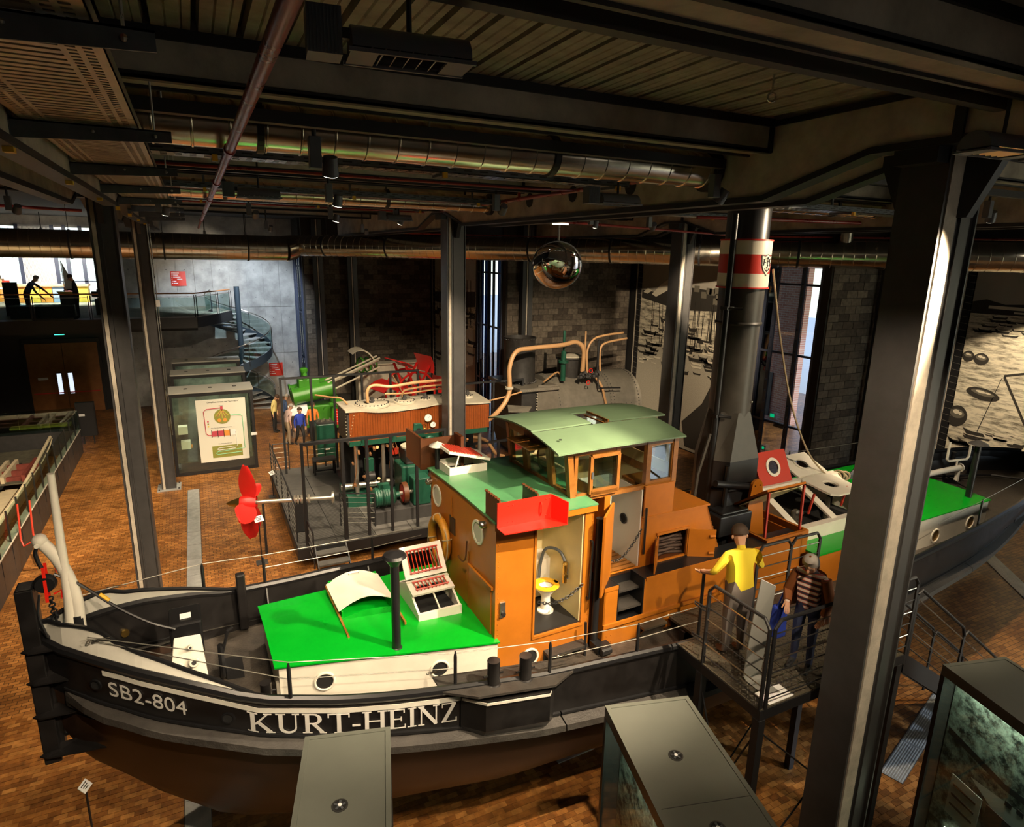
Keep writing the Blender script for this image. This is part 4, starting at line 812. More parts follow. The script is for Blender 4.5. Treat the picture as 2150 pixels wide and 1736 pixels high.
for z0, z1, m in ((7.46, 7.68, 'funnel_white'), (7.68, 7.98, 'funnel_red'), (7.98, 8.20, 'funnel_white')): BB().lathe([(FR+0.035, z0), (FR+0.035, z1)], (FS, FT, 0), (0,0,1), n).build('funnel_band', m, fu, smooth=True)
for z, m in ((7.455, 'funnel_red'), (8.205, 'funnel_red')): BB().lathe([(FR-0.03, z-0.012), (FR+0.05, z-0.012), (FR+0.05, z+0.012), (FR-0.03, z+0.012)], (FS, FT, 0), (0,0,1), n).build('band_rim', m, fu, smooth=True)
# crest on the red band: white shield, dark outline, letters around an anchor
_fa = radians(-80)                       # direction on the funnel the crest faces
def onf(x, y, o): a = _fa+x/(FR+0.036); r = FR+0.036+o; return Bp(FS+r*cos(a), FT+r*sin(a), 7.83+y)
def crest_poly(pts, o, nm, m):
    b = MB(); k = len(pts); c = (sum(p[0] for p in pts)/k, sum(p[1] for p in pts)/k)
    b.add([onf(*c, o)]+[onf(*p, o) for p in pts], [(0, i+1, (i+1) % k+1) for i in range(k)]); b.build(nm, m, fu)
shape = [(-0.125, 0.13), (-0.06, 0.12), (0, 0.145), (0.06, 0.12), (0.125, 0.13), (0.115, 0.0), (0.08, -0.09), (0.0, -0.17), (-0.08, -0.09), (-0.115, 0.0)]
crest_poly([(x*1.1, y*1.1) for x, y in shape], 0.004, 'crest_edge', 'steel_black'); crest_poly(shape, 0.008, 'crest_shield', 'funnel_white')
def crest_line(lines):
    b = MB()
    for P in lines: b.tube([onf(x, y, 0.010) for x, y in P], 0.006, 5)
    b.build('crest_mark', 'steel_black', fu)
crest_line([[(-0.09, -0.02), (-0.075, 0.08)], [(-0.095, 0.075), (-0.03, 0.09)], [(-0.082, 0.03), (-0.045, 0.035)]])
crest_line([[(0.095, 0.08), (0.07, 0.09), (0.05, 0.07), (0.06, 0.04), (0.085, 0.02), (0.08, -0.02), (0.055, -0.03)]])
crest_line([[(0.0, 0.08), (0.0, -0.11)], [(0.012*cos(t), 0.095+0.014*sin(t)) for t in [2*pi*i/8 for i in range(9)]], [(-0.03, 0.055), (0.03, 0.055)], [(-0.055, -0.055), (-0.04, -0.09), (0, -0.11), (0.04, -0.09), (0.055, -0.055)], [(0.02, 0.05), (-0.02, 0.02), (0.015, -0.02), (-0.02, -0.05)]])
# tapered base
fb = BB(); A = [(FS+dx, FT+dt_, 4.55) for dx, dt_ in ((-0.46, -0.2), (-0.3, -0.42), (0.38, -0.42), (0.5, -0.2), (0.5, 0.2), (0.38, 0.42), (-0.3, 0.42), (-0.46, 0.2))]
ang = [radians(a) for a in (202.5, 247.5, 292.5, 337.5, 22.5, 67.5, 112.5, 157.5)]; Bv = [(FS+0.37*cos(a), FT+0.37*sin(a), 5.38) for a in ang]; C0 = [(p[0], p[1], 3.0) for p in A]
fb.add(A+Bv, [(i, (i+1) % 8, 8+(i+1) % 8, 8+i) for i in range(8)]); fb.build('funnel_shoulder', 'funnel_grey', fu)
BB().add(C0+A, [(i, (i+1) % 8, 8+(i+1) % 8, 8+i) for i in range(8)]).build('funnel_base', 'mast_black', fu)
BB().tube([(FS-0.48, FT-0.21, 4.05), (FS-0.31, FT-0.45, 4.05), (FS+0.40, FT-0.45, 4.05)], 0.02, 6).build('base_rib', 'mast_black', fu)
BB().cyl((FS-0.43, FT-0.12, 3.5), (FS-0.43, FT-0.12, 8.6), 0.05, 12).build('steam_pipe', 'mast_black', fu, smooth=True)
for z in (5.3, 7.1): BB().box(FS-0.50, FS-0.34, FT-0.2, FT-0.05, z, z+0.05).cyl((FS-0.45, FT-0.2, z+0.025), (FS-0.3, FT-0.34, z+0.025), 0.022, 8).build('pipe_clamp', 'mast_black', fu)
BB().sphere((FS+0.15, FT-0.33, 5.55), 0.025, 10).build('funnel_knob', 'galv', fu, smooth=True)
BB().tube([(FS-0.5, FT-0.1, 5.0), (FS-0.7, FT-0.1, 4.3), (FS-0.75, FT-0.1, 3.6)], 0.03, 6).build('exhaust_pipe', 'funnel_grey', fu)
# stay rope from the funnel to the towing gear
tag(MB().tube(bez([Bp(8.72, -0.15, 7.75), Bp(9.15, -0.1, 6.6), Bp(9.75, -0.05, 5.3), Bp(10.5, 0, 4.25), Bp(11.3, 0, 3.58)], 8), 0.018, 6).build('stay_rope', 'rope', smooth=True), 'grey stay rope sagging from the funnel down to the towing gear', 'rope')
# ------------------------------------------------------------------ crane standard, winch, pivot bar
cs = [(8.16, -0.6, 3.05), (8.74, -0.6, 3.05)]+[(8.42+0.13*cos(a), -0.6, 4.10+0.13*sin(a)) for a in [pi*k/8 for k in range(9)]]
cst = BB().prism(cs, (0, 0.05, 0)).build('crane_standard', 'orange', tug)
b = BB()
for ds, z in ((-0.06, 4.12), (0.06, 4.12), (-0.07, 3.95), (0.07, 3.95)): b.sphere((8.42+ds, -0.605, z), 0.014, 6)
b.build('standard_bolt', 'brown_board', cst, kind='stuff')
BB().cyl((7.6, -0.42, 4.22), (8.42, -0.5, 4.06), 0.06, 10).cyl((7.85, -0.42, 3.4), (7.85, -0.42, 4.5), 0.04, 8).build('pivot_bar', 'mast_black', cst, smooth=True)
BB().box(7.50, 8.25, -0.7, -0.3, 3.36, 3.72).box(7.58, 8.2, -0.66, -0.34, 3.72, 3.76).build('winch_box', 'black_gloss', tug, bevel=0.02)
# opened machinery hatch with propped lid and glazed well
hz_ = BB(); hz_.box(8.05, 9.08, -1.22, -1.16, 3.0, 3.42).box(8.05, 8.11, -1.16, -0.2, 3.0, 3.42).box(9.02, 9.08, -1.16, -0.2, 3.0, 3.42).box(8.05, 9.08, -0.24, -0.18, 3.0, 3.5)
hat = hz_.build('machinery_hatch', 'orange', tug); BB().box(8.11, 9.02, -1.16, -0.24, 3.18, 3.19).build('hatch_glass', 'glass', hat)
BB().prism([(8.10, -0.25, 3.62), (9.04, -0.25, 3.62), (9.04, -1.08, 4.22), (8.10, -1.08, 4.22)], (0, 0.02, 0.03)).build('hatch_lid', 'orange', hat)
BB().prism([(8.14, -0.29, 3.615), (9.0, -0.29, 3.615), (9.0, -1.04, 4.165), (8.14, -1.04, 4.165)], (0, -0.003, -0.004)).build('lid_lining', 'cream', hat)
for s in (8.13, 8.99): BB().bar((s, -1.10, 3.4), (s, -1.08, 4.2), 0.035, 0.035).build('lid_prop', 'red_frame', hat)
b = BB(); b.cyl((8.3, -0.9, 3.05), (8.8, -0.5, 3.1), 0.05, 8).cyl((8.6, -1.0, 3.0), (8.6, -1.0, 3.2), 0.08, 10).sphere((8.8, -0.8, 3.1), 0.07, 8); b.build('valve_gear', 'brass', hat, smooth=True)
# engine skylight on the green after casing
ac = BB(); ac.box(9.08, 11.7, -1.45, -1.42, 2.3, 3.03).box(9.08, 11.7, 1.42, 1.45, 2.3, 3.03).box(11.67, 11.7, -1.42, 1.42, 2.3, 3.03).box(9.08, 9.11, -1.42, 1.42, 2.3, 3.03)
aco = ac.build('after_casing', 'orange', tug); BB().box(9.06, 11.72, -1.47, 1.47, 3.03, 3.06).build('after_casing_top', 'deck_green', aco)
se = BB(); se.prism([(9.12, -0.98, 3.06), (9.12, -0.98, 3.26), (9.12, 0.0, 3.74), (9.12, 0.98, 3.26), (9.12, 0.98, 3.06)], (0.05, 0, 0)).prism([(11.35, -0.98, 3.06), (11.35, -0.98, 3.26), (11.35, 0.0, 3.74), (11.35, 0.98, 3.26), (11.35, 0.98, 3.06)], (0.05, 0, 0))
se.box(9.12, 11.4, -1.0, -0.94, 3.06, 3.27).box(9.12, 11.4, 0.94, 1.0, 3.06, 3.27).bar((9.12, 0, 3.73), (11.4, 0, 3.73), 0.14, 0.05)
for s in (9.2, 10.22, 11.3): se.bar((s, -0.98, 3.255), (s, 0, 3.735), 0.16, 0.04); se.bar((s, 0.98, 3.255), (s, 0, 3.735), 0.16, 0.04)
se.bar((9.12, -0.93, 3.29), (11.4, -0.93, 3.29), 0.14, 0.04); seo = se.build('engine_skylight', 'boat_white', tug)
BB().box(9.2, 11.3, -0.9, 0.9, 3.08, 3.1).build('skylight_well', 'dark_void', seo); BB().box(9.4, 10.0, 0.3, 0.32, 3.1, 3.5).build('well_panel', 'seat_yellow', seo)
b = BB(); b.cyl((9.4, -0.6, 3.15), (10.1, -0.3, 3.2), 0.05, 8).cyl((9.6, -0.5, 3.1), (9.6, -0.5, 3.4), 0.04, 8).sphere((9.8, -0.4, 3.3), 0.07, 8).cyl((10.4, -0.6, 3.1), (11.0, -0.2, 3.3), 0.05, 8).sphere((9.5, -0.7, 3.25), 0.06, 8); b.build('engine_top', 'galv', seo, smooth=True)
def sk2(s0, p, q, nm, m):
    p, q = Vector((s0, *p)), Vector((s0, *q)); v = q-p; L = v.length; v.normalize(); nn = Vector((1,0,0)).cross(v); w = 0.86; c = p+v*L/2+Vector((w/2,0,0)); rr = 0.15; N = 20
    # board with a round light hole
    b = BB(); out = []; inn = []
    for k in range(N):
        a = 2*pi*k/N; dx, dy = cos(a), sin(a); f = min((w/2)/max(1e-6, abs(dx)), (L/2)/max(1e-6, abs(dy))); out.append(c+Vector((dx*f,0,0))+v*dy*f); inn.append(c+Vector((dx*rr,0,0))+v*dy*rr)
    for h in (0, 1):
        pass
    vs = out+inn+[x+nn*0.035 for x in out]+[x+nn*0.035 for x in inn]
    fs = []
    for k in range(N):
        j = (k+1) % N; fs += [(k, j, N+j, N+k), (2*N+k, 3*N+k, 3*N+j, 2*N+j), (k, 2*N+k, 2*N+j, j), (N+k, N+j, 3*N+j, 3*N+k)]
    b.add(vs, fs); o = b.build(nm, m, seo); BB().lathe([(rr-0.02, 0.03), (rr+0.035, 0.03), (rr+0.035, 0.05), (rr-0.02, 0.05)], c, nn, N).build('lid_ring', 'boat_white', o)
sk2(9.24, (0.02, 3.75), (0.30, 4.32), 'skylight_lid', 'red_frame'); sk2(10.26, (-0.02, 3.78), (-0.82, 3.70), 'skylight_lid', 'boat_white'); sk2(10.3, (0.02, 3.76), (0.6, 4.0), 'skylight_lid', 'boat_white')
for s in (9.95, 10.9): BB().bar((s, -0.55, 3.3), (s, -0.62, 3.72), 0.04, 0.03).build('lid_prop', 'red_frame', seo)
# towing gear amidships aft
tg = BB(); tg.bar((11.0, 0.2, 3.45), (12.3, -0.05, 3.62), 0.12, 0.1).cyl((11.4, 0, 3.06), (11.4, 0, 3.7), 0.08, 10).tube(bez([(11.9, 0, 3.6), (12.2, 0, 3.75), (12.5, 0, 3.6), (12.35, 0, 3.45)], 5), 0.04, 8); tgo = tg.build('tow_hook', 'mast_black', tug, smooth=True)
b = BB()
for k in range(5): b.torus((11.35+0.06*k, -0.02*k, 3.62+0.03*(k % 3)), (1, 0.3*k, 0.2), 0.10, 0.022, 14, 6)
b.build('rope_coil', 'rope', tgo, smooth=True, kind='stuff')
# ------------------------------------------------------------------ white stern cabin
st = BB(); st.box(11.9, 14.66, -1.36, -1.33, 2.4, 3.06).box(11.9, 14.66, 1.33, 1.36, 2.4, 3.06).box(14.63, 14.66, -1.33, 1.33, 2.4, 3.06).box(11.9, 11.93, -1.33, 1.33, 2.4, 3.06)
sto = st.build('stern_cabin', 'boat_white', tug); BB().slab([[(s, t, 3.06+0.07*(1-(t/1.4)**2)) for t in (-1.39, -0.9, -0.45, 0, 0.45, 0.9, 1.39)] for s in (11.87, 12.8, 13.7, 14.69)], (0, 0, 0.02)).build('cabin_roof', 'deck_green', sto)
for s, z in ((12.82, 2.62), (14.06, 2.68)): o = porthole((s, -1.36, z), (0, -1, 0), 0.12, sto, 'boat_white', None); BB().cyl((s, -1.361, z), (s, -1.364, z), 0.115, 24).build('porthole_glass', 'brass', o)
BB().slab([[(13.1+0.7*k/8, t, 3.16+0.12*sin(pi*k/8)) for t in (-0.55, 0.1)] for k in range(9)], (0, 0, 0.014)).build('hatch_cover', 'boat_white', sto, smooth=True)
pz = BB().cyl((14.36, -1.1, 3.08), (14.36, -1.1, 4.22), 0.062, 14).build('stove_pipe', 'mast_black', sto, smooth=True); BB().lathe([(0.19, 0), (0.16, 0.03), (0, 0.10)], (14.36, -1.1, 4.26), (0,0,1), 16).build('pipe_cap', 'steel_grey', pz, smooth=True)
bm_ = BB().cyl((14.6, 0.3, 3.02), (16.75, 0.3, 2.98), 0.07, 14).build('towing_beam', 'boat_white', tug, smooth=True); BB().lathe([(0.11, 0), (0.11, 0.05), (0.06, 0.05)], (16.72, 0.3, 2.98), (1,0,0), 14).prism([(16.66, 0.26, 2.9), (16.66, 0.26, 2.62), (16.66, 0.34, 2.62), (16.66, 0.34, 2.9)], (0.08, 0, 0)).build('beam_end', 'boat_white', bm_)
BB().tube([(16.1, 0.3, 3.72), (16.1, 0.3, 3.28), (16.18, 0.3, 3.22), (17.0, 0.3, 3.16), (17.08, 0.3, 3.22), (17.08, 0.3, 3.62)], 0.03, 8).cyl((16.58, 0.3, 3.0), (16.58, 0.3, 3.2), 0.025, 8).build('rope_guide', 'boat_white', bm_, smooth=True)
for s, t, h in ((15.2, 1.2, 0.5), (16.4, 1.35, 0.55), (17.6, 0.9, 0.6), (17.8, -0.9, 0.5)): BB().cyl((s, t, 2.45), (s, t, 2.5+h), 0.06, 12).build('stern_bollard', 'hull_black', tug, smooth=True)
BB().tube([(15.0, -0.9, 2.62), (16.3, -0.3, 2.62), (17.0, 0.9, 2.66)], 0.02, 6).tube([(15.9, 1.1, 2.6), (17.9, 0.1, 2.68), (18.3, -0.6, 2.7)], 0.03, 6).build('deck_pipe', 'hull_black', tug)
BB().prism([(16.9, -0.05, 0.15), (18.6, -0.05, 0.3), (18.95, -0.05, 0.9), (18.85, -0.05, 2.2), (17.1, -0.05, 2.1)], (0, 0.1, 0)).build('rudder', 'hull_brown', tug, bevel=0.03)
# cradle feet under the keel
for s in (1.2, 4.9, 9.0, 13.0):
    p = Bp(s, 0, 0); t = thing('keel_stand', p, {1.2: 'steel keel stand under the bow section of the tug', 4.9: 'rusty red keel stand on a floor plate below the name', 9.0: 'steel keel stand below the gangway platform', 13.0: 'steel keel stand under the stern of the tug'}[s], 'stand')
    BB().box(s-0.35, s+0.35, -0.6, 0.6, 0, 0.02).build('floor_plate', 'strip_metal', t); BB().prism([(s-0.22, -0.5, 0.02), (s+0.22, -0.5, 0.02), (s+0.12, -0.3, 0.46), (s-0.12, -0.3, 0.46)], (0, 0.8, 0)).build('stand_block', 'red_frame', t)
# ------------------------------------------------------------------ stanchions and guard wires
def stanchion(s, t, z, h, r=0.022, tip=True):
    o = BB().tube([(s, t, z), (s, t, z+h-0.07), (s, t, z+h-0.03), (s, t, z+h)], [r, r, r*0.7, r*0.35], 8).build('stanchion', 'mast_black', tug, smooth=True); return o
near = [(0.50, -1.38), (2.29, -1.72), (3.44, -1.96), (4.70, -2.08)]
for s, t in near: stanchion(s, t, zg(s), 0.48)
o = BB().cyl((5.70, -2.15, 2.85), (5.70, -2.15, 3.84), 0.022, 8).build('tall_stanchion', 'mast_black', tug); BB().sphere((5.70, -2.15, 3.86), 0.035, 10).build('stanchion_knob', 'galv', o, smooth=True)
far = [(-0.2, 1.12), (0.6, 1.38), (2.3, 1.75)]
for s, t in far: stanchion(s, t, zg(s), 0.46)
stanchion(13.35, -1.82, 2.92, 0.55); stanchion(16.6, -1.42, 2.98, 0.55); stanchion(10.2, 2.1, 2.86, 0.6); stanchion(12.5, 1.95, 2.9, 0.6)
def wire(pts, r=0.006, nm='guard_wire'): return BB().tube([p for p in pts], r, 5).build(nm, 'wire', tug)
wire([(-1.34, -0.5, 3.95), (0.50, -1.38, 3.63), (2.29, -1.72, 3.40), (3.44, -1.96, 3.36), (4.70, -2.08, 3.31), (5.70, -2.15, 3.35)])
wire([(-1.34, -0.5, 3.92), (0.50, -1.38, 3.42), (2.29, -1.72, 3.20)]); wire([(3.44, -1.96, 3.12), (4.70, -2.08, 3.10), (5.70, -2.15, 3.12)])
wire([(-1.5, 0.5, 3.95), (-0.2, 1.12, 3.78), (0.6, 1.38, 3.62), (2.3, 1.75, 3.42), (3.2, 1.9, 3.36)]); wire([(0.6, 1.38, 3.42), (2.3, 1.75, 3.22), (3.2, 1.9, 3.2)])
wire([(11.6, -1.98, 3.35), (13.35, -1.82, 3.45), (16.6, -1.42, 3.5), (18.0, -1.0, 3.5)]); wire([(9.8, 2.1, 3.4), (12.5, 1.95, 3.45), (16, 1.6, 3.5)])
for s, t, z in ((2.1, -1.69, 3.2), (3.68, -1.99, 3.12), (5.3, -2.13, 3.33), (-1.1, 0.65, 3.9), (-1.2, -0.57, 3.92)):
    b = BB(); b.bar((s-0.10, t+0.02, z), (s-0.03, t+0.008, z), 0.012, 0.004).bar((s-0.10, t+0.02, z+0.012), (s+0.06, t, z+0.012), 0.006, 0.006).bar((s-0.10, t+0.02, z-0.012), (s+0.06, t, z-0.012), 0.006, 0.006).torus((s-0.13, t+0.02, z), (0,1,0), 0.015, 0.005, 10, 5); b.build('turnbuckle', 'galv', tug)
# ------------------------------------------------------------------ bow fittings: davit, jackstaff, windlass
dv = BB().tube(bez([(-1.47, 0, 3.55), (-1.46, 0, 3.98), (-1.46, 0, 4.2), (-1.50, 0, 4.45), (-1.58, 0, 4.70), (-1.69, 0, 4.90)], 6), 0.062, 14).build('davit', 'boat_white', tug, smooth=True)
BB().cyl((-1.47, 0, 3.3), (-1.47, 0, 3.98), 0.068, 14).build('davit_socket', 'mast_black', dv, smooth=True); BB().sphere((-1.69, 0, 4.90), 0.075, 12).cyl((-1.71, -0.08, 4.87), (-1.71, 0.08, 4.87), 0.025, 8).build('davit_head', 'boat_white', dv, smooth=True)
BB().tube([(-1.56, -0.02, 3.55), (-1.52, -0.02, 4.2), (-1.50, -0.02, 5.62)], [0.055, 0.05, 0.035], 12).build('jackstaff', 'boat_white', tug, smooth=True)
tk = thing('tackle_block', Bp(-1.75, 0, 4.2), 'black pulley block with chain hanging from the white davit', 'pulley')
BB().tube(bez([(-1.71, -0.02, 4.86), (-1.74, -0.02, 4.78), (-1.73, -0.02, 4.68), (-1.71, -0.02, 4.6)], 4), 0.022, 6).build('shackle', 'mast_black', tk, smooth=True)
BB().lathe([(0.0, -0.05), (0.09, -0.05), (0.11, 0), (0.09, 0.05), (0, 0.05)], (-1.70, -0.02, 4.42), (0,1,0.1), 16).build('sheave', 'mast_black', tk, smooth=True)
for dy in (-0.07, 0.05): BB().bar((-1.70, dy, 4.22), (-1.69, dy, 4.62), 0.03, 0.012).build('cheek_strap', 'nav_red', tk)
chain([(-1.68, -0.02, 4.25), (-1.66, -0.02, 4.0), (-1.65, -0.04, 3.8)], 12, 0.010, 0.028, 'hanging_chain', tk, 'mast_black')
BB().tube(bez([(-1.80, -0.02, 4.42), (-1.83, -0.05, 4.2), (-1.78, -0.1, 3.95), (-1.72, -0.1, 3.8)], 5), 0.016, 6).tube(bez([(-1.76, -0.06, 4.32), (-1.79, -0.1, 4.1), (-1.74, -0.12, 3.84)], 5), 0.014, 6).build('tackle_rope', 'mast_black', tk, smooth=True)
BB().tube([(-1.64, -0.02, 4.28), (-1.57, -0.02, 4.31), (-1.58, -0.02, 4.22), (-1.50, -0.02, 4.16), (-1.49, -0.02, 4.05)], 0.012, 6).build('rod_crank', 'nav_red', tk)
cbl = tag(MB().tube(bez([Bp(-1.62, 0, 4.5), Bp(-1.42, -0.02, 4.35), Bp(-1.1, -0.05, 4.0), Bp(-0.8, -0.1, 3.75), Bp(-0.55, -0.15, 3.62)], 6), 0.016, 6).build('anchor_cable', 'mast_black', smooth=True), 'dark cable sagging from the davit to the windlass', 'cable')
MB().tube([Bp(-1.24, -0.03, 4.18), Bp(-1.16, -0.04, 4.09)], 0.022, 6).build('cable_tape', 'yellow_cap', cbl)
class BW(BB):
    def add(s, vs, fs): return BB.add(s, [(v[0], v[1], v[2]-0.15) for v in vs], fs)
wl = BW(); wl.prism([(-0.72, -0.40, 2.85), (-0.24, -0.40, 2.80), (-0.30, -0.08, 3.60), (-0.58, -0.08, 3.62)], (0.0, 0.05, 0.01)); wlo = wl.build('windlass', 'boat_white', tug, bevel=0.01)
BW().box(-0.62, -0.27, -0.08, 0.36, 3.30, 3.78).box(-0.6, -0.29, 0.0, 0.3, 2.7, 3.3).build('windlass_housing', 'black_gloss', wlo, bevel=0.03)
BW().prism([(-0.50, 0.02, 3.785), (-0.38, 0.02, 3.785), (-0.38, 0.14, 3.785), (-0.50, 0.14, 3.785)], (0, 0, 0.006)).build('paper_note', 'sign_white', wlo)
for s, t, z, r in ((-0.56, -0.24, 3.32, 0.045), (-0.40, -0.22, 3.33, 0.045), (-0.44, -0.36, 2.98, 0.045), (-0.42, -0.16, 3.50, 0.025)):
    c = Vector((s, t, z)); nn = Vector((0, -0.9, 0.42)).normalized(); q = BW().lathe([(r*1.3, 0), (r*1.3, 0.02), (r, 0.03), (r, 0.08), (r*0.6, 0.08), (r*0.6, 0.03)], c, nn, 14).build('bearing_boss', 'boat_white', wlo, smooth=True); BW().cyl(c+nn*0.02, c+nn*0.06, r*0.6, 10).build('shaft_end', 'steel_black', q)
for s in (-0.80, -0.10): BW().lathe([(0.20, -0.03), (0.22, 0), (0.20, 0.03), (0.05, 0.03)], (s, 0.1, 3.05), (1, 0, 0), 18).build('warping_wheel', 'black_gloss', wlo, smooth=True)
BW().tube([(-0.1, 0.1, 3.1), (0.0, 0.1, 3.45), (0.06, 0.1, 3.48)], 0.02, 6).box(-0.06, 0.14, 0.0, 0.3, 2.75, 2.95).build('brake_handle', 'mast_black', wlo)
for s, z in ((-1.28, 3.24), (-1.12, 3.30)): BB().lathe([(0.0, 0.03), (0.045, 0.03), (0.05, 0), (0.035, -0.03)], (s, 0.60, z), (0.3, -1, 0), 12).build('deck_fitting', 'brass', tug, smooth=True)
# life ring hung on the deckhouse front
lr = thing('life_ring', Bp(3.04, 0.60, 3.7), 'weathered yellow life ring hung on the orange deckhouse front', 'life ring'); mat('ring_yellow', (0.60, 0.26, 0.015), 0.5, col2=(0.32, 0.13, 0.01), scale=8)
BB().torus((3.03, 0.62, 3.72), (1, 0, 0), 0.30, 0.065, 30, 10).build('ring', 'ring_yellow', lr, smooth=True)
for a in (0.3, 1.9, 3.4, 5.0): BB().torus((3.03, 0.62+0.30*sin(a), 3.72+0.30*cos(a)), (0, cos(a), -sin(a)), 0.068, 0.01, 14, 6).build('band', 'rope', lr, smooth=True)
BB().tube(bez([(3.03, 0.62, 4.12), (3.0, 0.25, 3.85), (2.99, 0.28, 3.5), (3.0, 0.62, 3.28), (2.99, 0.98, 3.45), (3.0, 1.0, 3.8)], 8), 0.009, 5).tube(bez([(3.0, 0.62, 3.40), (2.99, 0.5, 3.2), (2.99, 0.42, 3.3), (3.0, 0.36, 3.45)], 6), 0.009, 5).build('grab_line', 'rope', lr, smooth=True)
# ================================================================== ceiling services
def duct(name, pts, r, label, seam=0.28, flange=()):
    P = [Vector(p) for p in pts]; t = thing(name, P[0], label, 'duct')
    for i, (p, q) in enumerate(zip(P, P[1:])):
        MB().cyl(p, q, r, 28, cap=True).build('duct_length', 'duct_metal', t, smooth=True)
        d = (q-p); L = d.length; d.normalize(); b = MB(); k = seam*0.5
        while k < L:
            b.lathe([(r, -0.012), (r+0.010, -0.006), (r+0.010, 0.006), (r, 0.012)], p+d*k, d, 28); k += seam
        b.build('duct_seam', 'duct_metal', t, smooth=True, kind='stuff')
        k = 1.6
        while k < L:
            MB().lathe([(r, -0.03), (r+0.02, -0.03), (r+0.02, 0.03), (r, 0.03)], p+d*k, d, 28).build('hanger_strap', 'steel_black', t); MB().cyl(p+d*k+Vector((0, 0, r)), (*(p+d*k).xy, 9.45), 0.012, 6).build('hanger_rod', 'steel_black', t); k += 3.0
    for q, d in flange: MB().lathe([(r, -0.04), (r+0.05, -0.04), (r+0.05, 0.04), (r, 0.04)], q, d, 28).build('wall_collar', 'steel_black', t)
    return t
duct('spiral_duct', [(-0.95, 6.58, 8.97), (5.95, 6.58, 8.97)], 0.205, 'shiny spiral duct just behind the first crossbeam, above the boat', 0.30, [((5.93, 6.58, 8.97), (1, 0, 0))])
duct('spiral_duct', [(-0.95, 13.3, 8.95), (5.95, 13.3, 8.95)], 0.17, 'thinner spiral duct further back between the two girders', 0.30, [((5.93, 13.3, 8.95), (1, 0, 0))])
duct('spiral_duct', [(7.0, 9.2, 8.95), (13.0, 9.2, 8.95)], 0.17, 'spiral duct in the right bay behind the near column', 0.30)
duct('spiral_duct', [(-11.5, 28.4, 7.97), (3.6, 28.9, 7.97)], 0.50, 'fat spiral air duct crossing above the gallery at left', 0.30)
duct('spiral_duct', [(4.05, 29.2, 8.10), (19.2, 12.75, 8.10), (22.5, 9.1, 8.10)], 0.42, 'long spiral air duct running along the stepped masonry facade', 0.30)
MB().tube([(3.55, 28.9, 7.97), (3.85, 29.0, 8.02), (4.08, 29.18, 8.10)], [0.52, 0.50, 0.44], 28).build('duct_elbow', 'duct_metal', bpy.data.objects['spiral_duct.004'], smooth=True)
MB().cyl((18.2, 13.8, 8.4), (18.2, 13.8, 9.45), 0.2, 20).build('duct_riser', 'duct_metal', bpy.data.objects['spiral_duct.004'], smooth=True)
# perforated cable tray on cantilever arms along the left girder
ct_ = thing('cable_tray', (-0.62, 3, 8.74), 'wide perforated cable tray on grey cantilever arms beside left girder', 'cable tray')
def tray_piece(y0, y1):
    b = MB(); X0, X1, z = -0.98, -0.26, 8.75
    def slotted(xa, xb, pitch, gap):        # slots across the tray
        y = y0
        while y < y1-0.001: b.box(xa, xb, y, y+pitch-gap, z, z+0.004); y += pitch
    b.box(X0, X0+0.05, y0, y1, z, z+0.004).box(X0, X0+0.008, y0, y1, z, z+0.07).box(X1-0.05, X1, y0, y1, z, z+0.004).box(X1-0.008, X1, y0, y1, z, z+0.07)
    for xa, xb in ((X0+0.05, X0+0.09), (X0+0.115, X0+0.155), (X1-0.155, X1-0.115), (X1-0.09, X1-0.05)): slotted(xa, xb, 0.06, 0.03)
    for xa in (X0+0.09, X0+0.155, X1-0.18, X1-0.115): b.box(xa, xa+0.025, y0, y1, z, z+0.006)
    y = y0
    while y < y1-0.001: b.box(X0+0.18, X1-0.18, y, y+0.055, z+(0.0), z+0.012); b.box(X0+0.18, X1-0.18, y+0.055, y+0.09, z+0.014, z+0.018); y += 0.09
    return b.build('tray_length', 'galv', ct_)
mat('tray_metal', (0.50, 0.44, 0.34), 0.38, metal=0.9, var=0.15)
for k in range(6):
    o = tray_piece(2.4+k*3.0, 2.4+k*3.0+2.99); o.data.materials[0] = MT['tray_metal']
arms = [3.2, 5.75, 8.3, 10.85, 13.4, 15.95, 18.5, 21.0]
for y in arms:
    t = MB(); t.prism([(-1.04, y, 8.62), (-0.05, y, 8.665), (-0.05, y, 8.745), (-1.04, y, 8.745)], (0, 0.012, 0)).box(-1.04, -0.05, y, y+0.05, 8.735, 8.745); ao = t.build('tray_arm', 'bracket_grey', ct_)
    MB().cyl((-0.16, y+0.02, 8.7), (-0.16, y+0.02, 9.45), 0.008, 6).build('hanger_rod', 'galv', ao); MB().sphere((-0.16, y-0.01, 8.70), 0.016, 8).sphere((-0.55, y-0.005, 8.70), 0.012, 8).build('arm_bolt', 'galv', ao)
    MB().box(-1.09, -1.035, y-0.01, y+0.06, 8.55, 8.95).build('arm_channel', 'bracket_grey', ao); MB().box(-1.095, -1.03, y-0.015, y+0.065, 8.52, 8.58).build('end_cap', 'yellow_cap', ao)
MB().tube(bez([(-1.0, 5.4, 8.95), (-1.02, 5.8, 8.75), (-1.0, 6.3, 8.72)], 6), 0.012, 6).tube(bez([(-1.0, 5.6, 8.95), (-1.01, 6.0, 8.78), (-1.0, 6.5, 8.78)], 6), 0.012, 6).build('loose_cable', 'steel_black', ct_, smooth=True)
